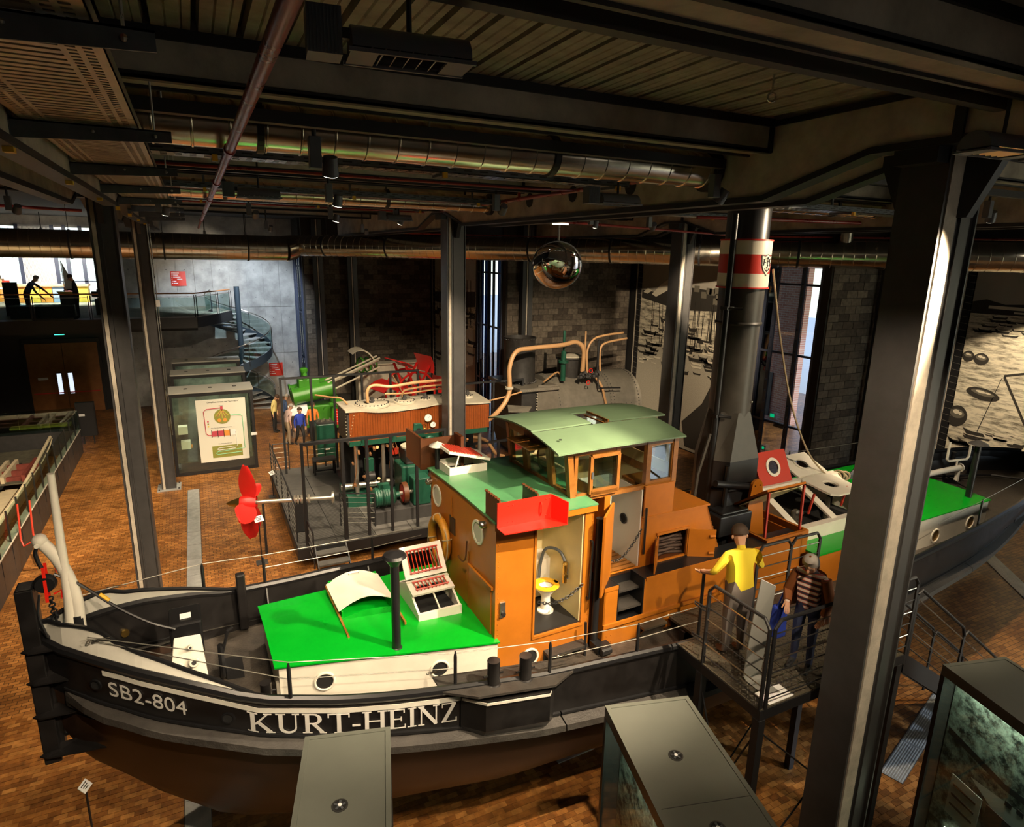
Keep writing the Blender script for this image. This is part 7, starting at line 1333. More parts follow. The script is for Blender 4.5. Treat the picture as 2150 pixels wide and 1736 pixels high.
person((2.98, 27.15, 0), radians(20), 1.74, 'grey haired visitor in checked shirt and khaki trousers', 'cl_plaid', 'cl_khaki', 'cl_black', 'hair_grey', lean=0.22, headp=0.25, sleeve=False, legs={'l': {'k': (0.12, 0.1, 0.5), 'a': (-0.05, 0.1, 0.09)}}, grp=G1)
person((3.42, 26.75, 0), radians(-70), 1.66, 'walking visitor in bright blue jacket before the engine platform', 'cl_royal', 'cl_black', 'cl_black', 'hair_brown', lean=0.1, legs={'l': {'k': (0.16, 0.1, 0.5), 'a': (0.12, 0.1, 0.09)}, 'r': {'k': (-0.02, -0.1, 0.5), 'a': (-0.26, -0.1, 0.13)}}, grp=G1)
person((4.02, 27.1, 0), radians(75), 1.72, 'visitor in orange shirt seen from behind at the green engine', 'cl_orange', 'cl_black', 'cl_black', 'hair_brown', lean=0.08, headp=0.2, sleeve=False, grp=G1)
person((-6.3, 33.15, 5.02), radians(-8), 1.78, 'man in dark blue shirt bending over the plinth on the gallery', 'cl_blue', 'cl_navy', 'cl_black', 'hair_grey', lean=0.55, headp=0.15, sleeve=False, arms={'l': {'e': (0.55, 0.25, 1.05), 'w': (0.75, 0.25, 0.82)}, 'r': {'e': (0.42, -0.25, 0.98), 'w': (0.62, -0.22, 0.75)}})
person((-4.32, 31.4, 5.02), radians(190), 1.78, 'man in navy overalls standing with lowered head on the gallery', 'cl_navy', 'cl_navy', 'cl_black', 'hair_brown', lean=0.05, headp=0.45, arms={'l': {'e': (0.02, 0.26, 1.14), 'w': (0.26, 0.08, 1.16)}, 'r': {'e': (0.02, -0.26, 1.14), 'w': (0.26, -0.06, 1.14)}})
person((5.88, 5.28, 2.9), radians(75), 1.76, 'visitor in bright yellow shirt standing on the gangway facing the tug', 'cl_yellow', 'cl_grey', 'shoe_brown', 'hair_brown', lean=0.1, headp=0.25, bulk=1.22, sleeve=False, arms={'r': {'e': (0.12, -0.36, 1.16), 'w': (0.34, -0.42, 1.12)}, 'l': {'e': (0.1, 0.32, 1.14), 'w': (0.32, 0.34, 1.04)}})
ks = person((6.48, 4.72, 2.9), radians(200), 1.62, 'visitor in striped shirt and rust brown jacket on the gangway', 'cl_stripe', 'cl_jeans', 'cl_black', 'hair_grey', lean=0.12, headp=0.45, arms={'r': {'e': (0.06, -0.27, 1.10), 'w': (0.24, -0.2, 1.0)}, 'l': {'e': (0.05, 0.27, 1.1), 'w': (0.2, 0.24, 0.94)}}, jacket='cl_rust')
bgx = thing('shoulder_bag', (6.25, 4.95, 2.9), 'blue shopping bag hanging beside the striped shirt visitor', 'bag'); MB().prism([(6.18, 4.9, 3.25), (6.38, 4.9, 3.25), (6.36, 4.9, 3.68), (6.20, 4.9, 3.68)], (0, 0.14, 0)).build('bag_body', 'cl_royal', bgx, bevel=0.03); MB().tube(bez([(6.23, 4.97, 3.66), (6.28, 4.93, 3.9), (6.33, 4.97, 3.66)], 6), 0.012, 6).build('bag_strap', 'cl_royal', bgx)
# ================================================================== steam engine exhibit on its platform
mat('engine_green', (0.012, 0.075, 0.045), 0.35, var=0.15); mat('copper', (0.55, 0.27, 0.12), 0.35, metal=0.75); mat('copper_paint', (0.52, 0.30, 0.14), 0.4); mat('mahogany', (0.28, 0.07, 0.012), 0.35, col2=(0.20, 0.045, 0.008), scale=9); mat('engine_cream', (0.52, 0.48, 0.38), 0.5, var=0.12); mat('bright_steel', (0.62, 0.58, 0.50), 0.3, metal=0.85); mat('grating', (0.13, 0.125, 0.115), 0.5, metal=0.3, var=0.2); mat('bright_green', (0.045, 0.22, 0.018), 0.35, var=0.12); mat('paddle_red', (0.60, 0.018, 0.014), 0.35); mat('boiler_grey', (0.17, 0.155, 0.125), 0.42, var=0.2, scale=3); mat('boiler_dark', (0.03, 0.028, 0.026), 0.5, var=0.3)
PZ = 0.6
pf = thing('engine_platform', (4.5, 18.5, 0), 'dark grating platform with steps around the big steam engine', 'platform')
for i in range(6):
    for j in range(6):
        MB().box(1.78+i*1.0+0.008, 2.77+i*1.0, 15.62+j*1.08+0.008, 15.62+(j+1)*1.08, PZ-0.04, PZ).build('grating_panel', 'grating', pf)
MB().box(1.76, 7.8, 15.6, 22.12, 0.30, PZ-0.04).build('platform_frame', 'steel_black', pf)
b = MB()
for k in range(60): b.box(1.8, 3.75, 15.65+k*0.055, 15.665+k*0.055, PZ, PZ+0.006)
b.build('grating_bar', 'steel_black', pf, kind='stuff')
for k in range(3): MB().box(2.2, 2.95, 15.6-0.26*(k+1), 15.6-0.26*k, 0.42-0.17*k, 0.46-0.17*k).build('step_tread', 'grating', pf)
MB().prism([(2.17, 15.6, 0.56), (2.17, 14.8, 0.0), (2.17, 15.05, 0.0), (2.17, 15.6, 0.40)], (0.03, 0, 0)).prism([(2.95, 15.6, 0.56), (2.95, 14.8, 0.0), (2.95, 15.05, 0.0), (2.95, 15.6, 0.40)], (0.03, 0, 0)).build('step_string', 'steel_black', pf)
def wrail(pts, z0, h, label, n=6, m='steel_black', name='wire_railing', kick=False):
    t = thing(name, (*pts[0], z0), label, 'railing')
    for p in pts: MB().bar((*p, z0), (*p, z0+h), 0.035, 0.02).build('rail_post', m, t)
    MB().tube([(*p, z0+h) for p in pts], 0.02, 6).build('top_rail', m, t)
    for k in range(n): MB().tube([(*p, z0+h*(k+0.7)/(n+0.5)) for p in pts], 0.006, 5).build('rail_wire', 'wire', t)
    return t
wrail([(1.82, 16.0), (1.82, 17.5), (1.82, 19.0), (1.82, 20.5), (1.82, 22.0)], PZ, 1.0, 'wire railing along the left edge of the engine platform')
wrail([(3.05, 15.7), (3.05, 16.6), (3.9, 16.2)], PZ, 0.95, 'short wire railing between the steps and the generator')
wrail([(2.05, 14.85), (2.05, 15.65)], 0.35, 0.95, 'small stair railing at the platform steps', 4)
wrail([(1.9, 22.0), (2.4, 22.0)], PZ, 0.95, 'corner wire railing at the far left of the platform', 5)
wrail([(3.0, 21.9), (3.6, 21.9), (4.4, 21.9)], PZ, 0.95, 'wire railing before the bench at the platform back', 5)
def goal(xs, y, zt, label, drop=PZ):
    t = thing('black_frame', (xs[0], y, drop), label, 'frame'); MB().box(xs[0]-0.04, xs[-1]+0.04, y-0.04, y+0.04, zt-0.07, zt).build('top_beam', 'steel_black', t)
    for x in xs: MB().box(x-0.035, x+0.035, y-0.035, y+0.035, drop, zt-0.07).build('frame_post', 'steel_black', t)
goal([2.02, 3.0, 3.62, 4.25, 4.95, 5.75], 15.72, 3.32, 'near black steel frame standing in front of the engine')
goal([2.25, 3.2, 3.95, 4.9, 5.9, 6.9], 21.6, 3.88, 'far black steel frame standing behind the engine')
goal([7.2, 8.0, 8.9, 9.8], 19.0, 1.75, 'low black frame behind the wheelhouse', 0.0)
goal([7.4, 8.4, 9.6, 10.8], 21.0, 3.4, 'high black frame between column and boiler', 0.0)
# engine
EY0, EY1 = 17.75, 19.05
en = thing('steam_engine', (5.2, 18.4, PZ), 'tall triple cylinder steam engine clad in mahogany strips', 'steam engine')
k = 0; x = 3.62
MB().box(3.64, 7.9, EY0+0.03, EY1-0.03, 2.62, 3.40).build('cylinder_casing', 'steel_black', en)
while x < 7.9:
    w = 0.075; zt = 3.42+0.06*sin(x*2.2); MB().box(x+0.003, x+w-0.003, EY0-0.01, EY0+0.03, 2.62, zt).build('cladding_strip', 'mahogany', en); x += w; k += 1
MB().box(3.56, 3.62, EY0, EY1, 2.55, 3.42).build('end_plate', 'steel_grey', en); b = MB()
for q in range(9): b.sphere((3.55, EY0+0.08, 2.62+q*0.095), 0.02, 6); b.sphere((3.6+q*0.02, EY0-0.01, 2.62+q*0.095), 0.014, 6)
b.build('plate_bolt', 'engine_cream', en, kind='stuff')
MB().slab([[(3.52+i*0.45, EY0-0.06+0.05*sin(i*2.1), 3.44+0.05*sin((3.52+i*0.45)*2.2)) for i in range(11)], [(3.52+i*0.45, EY1+0.06, 3.46) for i in range(11)]], (0, 0, 0.05)).build('top_plate', 'engine_cream', en)
for cx, r in ((4.45, 0.52), (5.45, 0.33), (6.1, 0.18), (6.85, 0.26), (7.5, 0.2)):
    o = MB().lathe([(r, 0), (r, 0.06), (r-0.03, 0.075), (0, 0.08)], (cx, 18.4, 3.48), (0,0,1), 28).build('cylinder_cover', 'engine_cream', en, smooth=True); b = MB(); n = int(r*50)
    for q in range(n): b.box(cx+(r-0.04)*cos(2*pi*q/n)-0.014, cx+(r-0.04)*cos(2*pi*q/n)+0.014, 18.4+(r-0.04)*sin(2*pi*q/n)-0.014, 18.4+(r-0.04)*sin(2*pi*q/n)+0.014, 3.55, 3.58)
    b.build('cover_bolt', 'steel_black', o, kind='stuff'); MB().cyl((cx, 18.4, 3.55), (cx, 18.4, 3.72), 0.05, 10).cyl((cx-0.08, 18.4, 3.62), (cx+0.08, 18.4, 3.62), 0.03, 8).build('relief_valve', 'steel_grey', o, smooth=True)
for pts in ([(4.3, 18.3, 3.6), (4.3, 18.3, 3.95), (4.5, 18.3, 4.1), (5.0, 18.2, 4.05), (5.8, 18.2, 4.12), (7.2, 18.3, 4.12)], [(5.4, 18.5, 3.6), (5.45, 18.4, 3.85), (6.0, 18.3, 3.95), (7.2, 18.4, 3.95)], [(4.9, 18.6, 3.75), (5.6, 18.6, 3.72), (6.6, 18.6, 3.78), (7.4, 18.6, 3.7)], [(2.95, 19.2, 3.75), (3.3, 18.9, 3.72), (3.6, 18.7, 3.7), (3.75, 18.5, 3.55)]): MB().tube(bez(pts, 6), 0.045 if pts[0][0] == 4.3 else 0.028, 8).build('copper_pipe', 'copper_paint', en, smooth=True)
for q, (gx, gz, r) in enumerate(((5.95, 3.12, 0.13), (6.1, 2.9, 0.10))):
    o = MB().cyl((gx, EY0-0.02, gz), (gx, EY0-0.07, gz), r, 20).build('pressure_gauge', 'brass', en, smooth=True); MB().cyl((gx, EY0-0.071, gz), (gx, EY0-0.074, gz), r*0.86, 20).build('gauge_dial', 'sign_white', o); MB().bar((gx, EY0-0.076, gz), (gx+r*0.5, EY0-0.076, gz+r*0.5), 0.01, 0.004).build('gauge_needle', 'steel_black', o)
MB().lathe([(0.05, 0), (0.08, 0.03), (0.08, 0.05)], (5.82, EY0, 2.85), (0, -1, 0), 14).torus((6.0, EY0-0.05, 2.72), (0, 1, 0.2), 0.06, 0.015, 14, 6).build('brass_boss', 'brass', en, smooth=True)
for gx in (5.45, 6.35): MB().prism([(gx, EY0-0.02, 2.55), (gx+0.40, EY0-0.02, 2.55), (gx+0.28, EY0-0.02, 2.98), (gx+0.05, EY0-0.02, 3.0)], (0, -0.10, 0)).build('column_bracket', 'engine_green', en, bevel=0.02); MB().cyl((gx+0.18, EY0-0.121, 2.78), (gx+0.18, EY0-0.125, 2.78), 0.07, 14).build('bracket_slot', 'dark_void', en)
MB().box(3.6, 7.9, EY0-0.05, EY1+0.05, 2.48, 2.62).build('cylinder_bed', 'engine_green', en)
for gx in (4.0, 4.9): MB().cyl((gx, EY0-0.06, 2.5), (gx, EY0-0.06, 2.7), 0.07, 10).box(gx-0.1, gx+0.1, EY0-0.12, EY0, 2.5, 2.56).build('drain_cock', 'engine_green', en, smooth=True)
for gx in (3.8, 4.6, 5.4, 6.2, 7.0, 7.7):
    MB().cyl((gx, EY0+0.1, PZ+0.3), (gx, EY0+0.1, 2.5), 0.06, 12).build('front_column', 'bright_steel', en, smooth=True); MB().prism([(gx-0.12, EY1-0.1, PZ+0.2), (gx+0.12, EY1-0.1, PZ+0.2), (gx+0.08, EY1-0.1, 2.5), (gx-0.08, EY1-0.1, 2.5)], (0, 0.2, 0)).build('rear_standard', 'engine_green', en)
for gx, z in ((4.2, 1.5), (5.0, 1.2), (5.8, 1.6), (6.6, 1.3)):
    MB().bar((gx, 18.2, z+0.9), (gx+0.06, 18.2, z-0.1), 0.09, 0.07).build('connecting_rod', 'bright_steel', en); MB().cyl((gx-0.1, 18.2, z-0.15), (gx+0.2, 18.2, z-0.15), 0.14, 14).build('crank_pin', 'steel_grey', en, smooth=True); MB().box(gx-0.12, gx+0.12, 18.0, 18.35, z+0.8, z+1.0).build('crosshead', 'red_frame', en)
MB().cyl((3.4, 18.2, 1.1), (7.9, 18.2, 1.1), 0.10, 14).build('crankshaft', 'bright_steel', en, smooth=True); MB().box(3.5, 7.9, EY0, EY1, PZ, PZ+0.35).build('bed_plate', 'engine_green', en); MB().box(3.55, 7.8, 18.6, 19.0, PZ+0.35, 2.48).build('dark_back', 'steel_black', en)
b = MB(); random.seed(5)
for q in range(34):
    px, pz = random.uniform(3.65, 7.2), random.uniform(1.05, 2.45); b.cyl((px, EY0-0.02, pz), (px, EY0-0.12, pz+random.uniform(-0.1, 0.1)), random.uniform(0.02, 0.05), 8)
for q in range(16): px = random.uniform(3.7, 7.2); b.tube(bez([(px, EY0-0.04, 2.5), (px+random.uniform(-0.2, 0.2), EY0-0.12, 1.9), (px+random.uniform(-0.2, 0.2), EY0-0.06, 1.2)], 4), 0.014, 6)
b.build('valve_gear', 'copper', en, smooth=True, kind='stuff')
for gx in (4.0, 5.6, 6.9): MB().box(gx, gx+0.25, EY0-0.16, EY0-0.02, 1.7, 2.1).build('oil_box', 'engine_green', en, bevel=0.02)
MB().box(5.0, 5.5, 16.9, 17.5, 2.0, 2.45).build('pump_body', 'steel_grey', en, bevel=0.04); MB().lathe([(0.3, 0), (0.3, 0.05), (0.1, 0.07)], (5.25, 17.2, 2.45), (0,0,1), 18).build('pump_cover', 'engine_cream', en, smooth=True); MB().box(4.85, 5.65, 16.8, 17.6, 0.95, 2.0).build('pump_stand', 'engine_green', en, bevel=0.05); MB().tube(bez([(5.5, 17.0, 2.5), (5.75, 16.95, 2.75), (5.95, 17.0, 2.4), (5.95, 17.0, 1.2)], 6), 0.04, 8).build('green_pipe', 'engine_green', en, smooth=True)
# generator set in front
ge = thing('generator_set', (4.4, 16.6, PZ), 'small green generator with red flywheel on a concrete bed', 'generator'); MB().box(3.9, 5.9, 16.25, 17.0, PZ, 0.95).build('generator_bed', 'steel_grey', ge); MB().lathe([(0.0, 0), (0.2, 0.0), (0.27, 0.05), (0.27, 0.55), (0.2, 0.62), (0.08, 0.64), (0.08, 0.75)], (3.95, 16.6, 1.27), (1,0,0), 22).box(4.1, 4.4, 16.5, 16.7, 1.5, 1.65).build('motor_body', 'engine_green', ge, smooth=True)
b = MB()
for q in range(7): b.lathe([(0.27, -0.01), (0.285, 0), (0.27, 0.01)], (4.05+q*0.07, 16.6, 1.27), (1,0,0), 22)
b.build('motor_rib', 'engine_green', ge, kind='stuff'); MB().lathe([(0.30, 0), (0.30, 0.14), (0.26, 0.14), (0.26, 0.0)], (4.78, 16.6, 1.30), (1,0,0), 26).build('flywheel_rim', 'brown_board', ge, smooth=True); MB().cyl((4.80, 16.6, 1.3), (4.86, 16.6, 1.3), 0.26, 22).build('flywheel_disc', 'nav_red', ge); MB().box(5.05, 5.55, 16.35, 16.9, 0.95, 1.75).build('gear_case', 'engine_green', ge, bevel=0.04); MB().cyl((5.55, 16.6, 1.35), (5.9, 16.6, 1.35), 0.2, 16).build('pump_end', 'engine_green', ge, smooth=True); MB().cyl((4.6, 16.6, 1.3), (5.1, 16.6, 1.3), 0.05, 10).build('drive_shaft', 'bright_steel', ge)
bn = thing('wooden_bench', (3.4, 21.2, PZ), 'small dark bench standing at the back of the platform', 'bench'); MB().box(3.05, 3.8, 21.0, 21.35, PZ+0.48, PZ+0.54).build('bench_seat', 'steel_grey', bn)
for x_ in (3.07, 3.73):
    for y_ in (21.02, 21.28): MB().box(x_, x_+0.05, y_, y_+0.05, PZ, PZ+0.48).build('leg', 'steel_black', bn)
MB().box(3.1, 3.75, 21.03, 21.06, PZ+0.12, PZ+0.16).build('stretcher', 'steel_black', bn)
gb = thing('green_cabinet', (4.0, 24.4, 0), 'dark green oil tank cabinet near the visitors', 'cabinet'); MB().box(3.7, 4.4, 24.2, 24.8, 0, 1.5).build('cabinet_body', 'engine_green', gb, bevel=0.04); MB().box(3.72, 4.38, 24.22, 24.78, 1.5, 1.55).build('cabinet_top', 'steel_grey', gb); MB().cyl((3.95, 24.19, 0.5), (4.15, 24.19, 0.5), 0.02, 6).build('cabinet_tap', 'bright_steel', gb); b = MB()
for q in range(8): b.cyl((3.8+0.07*q, 24.5+0.1*sin(q*2), 1.55), (3.8+0.07*q, 24.5+0.1*sin(q*2), 1.63), 0.03, 8)
b.build('cabinet_valve', 'bright_steel', gb, kind='stuff')
rs = thing('red_notice', (4.5, 23.9, 0), 'red notice board on a thin stand left of the engine', 'sign'); MB().prism([(4.35, 23.9, 1.55), (4.65, 23.75, 1.5), (4.65, 23.75, 2.1), (4.35, 23.9, 2.15)], (0.02, 0.03, 0)).build('notice_board', 'nav_red', rs)
for q in range(5): MB().bar((4.38, 23.87, 2.05-q*0.1), (4.6, 23.76, 2.03-q*0.1), 0.004, 0.015).build('notice_line', 'sign_white', rs)
MB().bar((4.5, 23.85, 0), (4.5, 23.85, 1.6), 0.03, 0.03).build('notice_stand', 'galv', rs)
rs2 = thing('red_notice', (6.3, 15.9, 1.2), 'small red notice behind the deckhouse edge', 'sign'); MB().box(5.85, 6.0, 15.7, 15.74, 1.0, 1.6).build('notice_board', 'nav_red', rs2); MB().bar((5.92, 15.75, 0.6), (5.92, 15.75, 1.1), 0.03, 0.03).build('notice_stand', 'galv', rs2)
# propeller and shaft
pr = thing('ship_propeller', (0.75, 17.0, 0), 'red ship propeller with bronze cone on a long shaft', 'propeller'); hubc = Vector((0.78, 16.98, 1.5)); ax = Vector((1, -0.24, 0)).normalized()
MB().lathe([(0.0, -0.55), (0.07, -0.45), (0.14, -0.25), (0.17, -0.2)], hubc, ax, 18).build('hub_cone', 'brass', pr, smooth=True); MB().lathe([(0.17, -0.2), (0.21, 0), (0.17, 0.2)], hubc, ax, 18).build('hub', 'paddle_red', pr, smooth=True)
u_ = ax.cross(Vector((0,0,1))).normalized()
for a in (0.10, pi/2+0.1, pi+0.1, 1.5*pi+0.1):
    rd = Vector((0,0,1))*cos(a)+u_*sin(a); tg_ = ax.cross(rd); rows = []
    for i in range(9):
        r = 0.14+i*0.115; wd = 0.52*sin(pi*min(1, 0.16+0.84*i/8.6))**0.8; tw = radians(66-2.5*i); c = hubc+rd*r; d = (tg_*cos(tw)+ax*sin(tw)); rows.append([c+d*wd*(j/4-0.5)+ax*(-0.05*(1-(2*j/4-1)**2)) for j in range(5)])
    MB().slab(rows, ax*0.035).build('blade', 'paddle_red', pr, smooth=True)
MB().cyl(hubc+ax*0.15, hubc+ax*2.15, 0.055, 12).build('shaft', 'bright_steel', pr, smooth=True)
for q in range(5): MB().lathe([(0.11, -0.03), (0.13, 0), (0.11, 0.03)], hubc+ax*(1.15+q*0.09), ax, 16).build('thrust_collar', 'bright_steel', pr, smooth=True)
MB().lathe([(0.055, 0), (0.16, 0), (0.16, 0.06), (0.055, 0.06)], hubc+ax*2.1, ax, 16).build('shaft_flange', 'bright_steel', pr, smooth=True); MB().bar(hubc+ax*1.3-Vector((0,0,0.1)), Vector(((hubc+ax*1.3).x, (hubc+ax*1.3).y, 0.62)), 0.3, 0.2).build('bearing_block', 'steel_black', pr)
MB().bar(hubc+ax*0.35-Vector((0,0,0.06)), Vector(((hubc+ax*0.35).x, (hubc+ax*0.35).y, 0.0)), 0.06, 0.06).build('shaft_support', 'steel_black', pr)
def signstand(p, h, label, w=0.24, yaw=0.4):
    t = thing('sign_stand', p, label, 'sign'); p = Vector(p); MB().box(p.x-0.14, p.x+0.14, p.y-0.14, p.y+0.14, 0, 0.012).build('stand_foot', 'steel_grey', t); MB().cyl(p, p+Vector((0, 0, h)), 0.014, 8).build('stand_rod', 'steel_black', t)
    u = Vector((cos(yaw), sin(yaw), 0)); v = Vector((-sin(yaw)*0.7, cos(yaw)*0.7, 0.7)).normalized(); c = p+Vector((0, 0, h)); MB().obox(c, u, v, u.cross(v), w, w*0.7, 0.01).build('sign_card', 'paper_white', t)
    for q in range(3): MB().obox(c+v*w*(0.18-q*0.16)+u.cross(v)*0.007, u, v, u.cross(v), w*(0.7-0.15*q), w*0.07, 0.003).build('card_text', 'steel_black', t)
signstand((0.96, 16.45, 0), 1.22, 'white label on a rod beside the propeller blades'); signstand((1.75, 21.2, 0), 0.82, 'tiny white label stand left of the engine platform', 0.2, 0.7); signstand((-1.86, 8.62, 0), 1.05, 'white label on a leaning rod below the tug bow', 0.17, 1.2)
# ================================================================== green paddle engine and red paddle wheel
pe = thing('paddle_engine', (4.5, 28.2, 0), 'bright green paddle steamer engine with long white rods', 'steam engine')
MB().box(3.6, 5.2, 28.3, 29.4, 0.3, 1.3).build('engine_bed', 'bright_green', pe, bevel=0.05)
for y_ in (28.4, 29.2): MB().cyl((3.5, y_, 1.75), (5.2, y_, 2.05), 0.36, 18).build('cylinder', 'bright_green', pe, smooth=True); MB().lathe([(0.42, 0), (0.42, 0.08), (0.2, 0.1)], (3.5, y_, 1.75), (-1, 0, -0.17), 18).build('cylinder_head', 'bright_green', pe, smooth=True)
MB().box(3.7, 4.6, 28.3, 29.0, 2.1, 2.5).build('valve_chest', 'bright_green', pe, bevel=0.05); MB().lathe([(0.13, 0), (0.13, 0.35), (0.17, 0.4), (0.17, 0.5), (0.1, 0.56)], (3.95, 28.4, 2.45), (0,0,1), 14).cyl((3.95, 28.25, 2.75), (3.95, 28.1, 2.75), 0.08, 10).build('steam_stop', 'bright_green', pe, smooth=True)
for y_, z_ in ((28.2, 2.3), (28.45, 2.15), (28.8, 2.3), (29.1, 2.0), (28.3, 1.85)): MB().cyl((4.9, y_, z_), (7.6, y_+1.4, z_+0.75), 0.045, 8).build('long_rod', 'engine_cream', pe, smooth=True)
MB().prism([(4.9, 27.9, 0.3), (5.7, 27.9, 0.3), (5.7, 27.9, 1.0), (5.0, 27.9, 1.4)], (0, 0.5, 0)).cyl((5.2, 27.8, 1.5), (5.2, 28.5, 1.5), 0.2, 14).build('guide_frame', 'bright_green', pe, bevel=0.03)
for q in range(4): MB().cyl((4.7+q*0.25, 28.0, 1.2+0.2*(q % 2)), (4.7+q*0.25, 27.8, 1.2+0.2*(q % 2)), 0.09, 10).build('hand_valve', 'bright_green', pe, smooth=True)
MB().slab([[(6.75+0.75*cos(a), 29.8, 2.2+1.2*sin(a)) for a in [radians(30+k*15) for k in range(7)]], [(6.75+0.75*cos(a), 31.0, 2.2+1.2*sin(a)) for a in [radians(30+k*15) for k in range(7)]]], (0.05, 0, 0.04)).build('rod_cover', 'engine_cream', pe, smooth=True)
for q in range(3): MB().lathe([(0.35, -0.05), (0.40, 0), (0.35, 0.05), (0.3, 0)], (6.9+0.3*q, 30.5, 2.6), (1, 0.3, 0), 18).build('eccentric', 'bright_green', pe, smooth=True)
db = thing('reading_desk', (3.9, 28.0, 0), 'slanted white reading desk in front of the green engine', 'desk'); MB().prism([(3.2, 28.0, 1.0), (4.0, 28.0, 1.0), (4.0, 28.4, 1.35), (3.2, 28.4, 1.35)], (0, 0.01, 0.02)).build('desk_top', 'sign_white', db); MB().box(3.3, 3.9, 28.1, 28.2, 0, 1.05).build('desk_leg', 'galv', db)
pdw = thing('steamer_paddlewheel', (8.9, 30, 0), 'bright red feathering paddle wheel with curved boards', 'paddle wheel'); PC = Vector((9.0, 29.4, 1.35)); pax = Vector((0.25, -0.97, 0)).normalized(); pu = pax.cross(Vector((0,0,1))).normalized()
for o_ in (-0.55, 0.55):
    MB().torus(PC+pax*o_, pax, 1.05, 0.05, 28, 6).build('wheel_ring', 'paddle_red', pdw, smooth=True); MB().lathe([(0.22, -0.06), (0.26, 0), (0.22, 0.06), (0.0, 0.07)], PC+pax*o_, pax, 16).build('wheel_boss', 'paddle_red', pdw, smooth=True)
    for q in range(7): a = 2*pi*q/7+0.3; MB().bar(PC+pax*o_, PC+pax*o_+(pu*cos(a)+Vector((0,0,1))*sin(a))*1.5, 0.07, 0.10).build('spoke', 'paddle_red', pdw)
for q in range(7):
    a = 2*pi*q/7+0.3; rd = pu*cos(a)+Vector((0,0,1))*sin(a); tg_ = pax.cross(rd); c = PC+rd*1.55; tl = (rd*0.75+tg_*0.66).normalized(); MB().slab([[c+pax*s_*0.75+tl*(j/4-0.5)*0.85+tl.cross(pax)*0.08*(1-(j/2-1)**2) for s_ in (-1, 1)] for j in range(5)], tl.cross(pax)*0.035).build('paddle_board', 'paddle_red', pdw, smooth=True)
MB().cyl(PC-pax*1.0, PC+pax*1.0, 0.12, 14).build('wheel_shaft', 'bright_steel', pdw, smooth=True); MB().box(6.9, 10.4, 31.2, 31.8, 0, 2.45).box(6.9, 10.4, 31.1, 31.9, 2.45, 2.5).build('white_plinth', 'engine_cream', pdw); MB().bar((7.9, 28.5, 2.4), (8.6, 28.3, 1.0), 0.05, 0.04).build('feathering_rod', 'copper_paint', pdw)
# ================================================================== boiler
bo = thing('ship_boiler', (13.5, 21.8, 0), 'grey riveted ship boiler with stub chimney and copper pipes', 'boiler'); BC = Vector((12.0, 21.9, 1.95)); 
MB().cyl(BC, BC+Vector((4.1, 0, 0)), 1.36, 40).build('boiler_barrel', 'boiler_grey', bo, smooth=True)
b = MB()
for xo in (0.10, 0.25, 2.6, 2.75, 3.95):
    for q in range(64): a = 2*pi*q/64; b.sphere(BC+Vector((xo, 1.37*cos(a), 1.37*sin(a))), 0.028, 5)
for xo in range(30):
    for q in range(4): a = radians(195+q*7+(3.5 if xo % 2 else 0)); b.sphere(BC+Vector((0.45+xo*0.12, 1.37*cos(a), -1.37*sin(a)*0.6)), 0.03, 5)
b.build('rivet', 'boiler_dark', bo, kind='stuff')
for xo in (0.18, 2.68): MB().lathe([(1.365, -0.12), (1.38, -0.11), (1.38, 0.11), (1.365, 0.12)], BC+Vector((xo, 0, 0)), (1,0,0), 40).build('barrel_strap', 'boiler_grey', bo, smooth=True)
MB().slab([[(10.55+0.3*max(0, (1.2-z))**1, y, z) for y in (20.55, 23.2)] for z in (0.3, 1.2, 2.0, 3.0)], (1.5, 0, 0)).build('smokebox', 'boiler_dark', bo); MB().slab([[(11.2+0.9*u, 20.50-0.25*sin(pi*u)*0, 3.2-0.05*u-1.9*v*(1-0.4*u)) for u in (0, 0.33, 0.66, 1)] for v in (0, 0.33, 0.66, 1)], (0, 0.05, 0)).build('smokebox_cladding', 'boiler_grey', bo, smooth=True); MB().box(10.4, 12.1, 20.4, 23.3, 3.0, 3.12).build('smokebox_top', 'boiler_grey', bo)
b = MB()
for q in range(22): b.sphere((11.15, 20.46, 0.9+q*0.1), 0.03, 5); b.sphere((10.45+q*0.075, 20.42, 3.06), 0.025, 5)
b.build('smokebox_bolt', 'engine_cream', bo, kind='stuff')
MB().lathe([(0.66, 3.1), (0.62, 3.2), (0.60, 4.82), (0.63, 4.86), (0.57, 4.86), (0.56, 3.3), (0, 3.3)], (11.05, 21.8, 0), (0,0,1), 30).build('stub_chimney', 'boiler_dark', bo, smooth=True); b = MB()
for q in range(34): a = 2*pi*q/34; b.sphere((11.05+0.67*cos(a), 21.8+0.67*sin(a), 3.16), 0.03, 5); b.sphere((11.05+0.63*cos(a), 21.8+0.63*sin(a), 4.80), 0.02, 5)
b.build('chimney_bolt', 'boiler_dark', bo, kind='stuff')
MB().lathe([(0.48, 3.1), (0.48, 3.9), (0.55, 3.92), (0.55, 4.0), (0.2, 4.08), (0, 4.08)], (13.3, 21.8, 0), (0,0,1), 28).build('steam_dome', 'boiler_dark', bo, smooth=True); MB().lathe([(0.56, 4.0), (0.56, 4.04), (0.25, 4.12), (0, 4.12)], (13.3, 21.8, 0), (0,0,1), 28).build('dome_cap', 'engine_cream', bo, smooth=True)
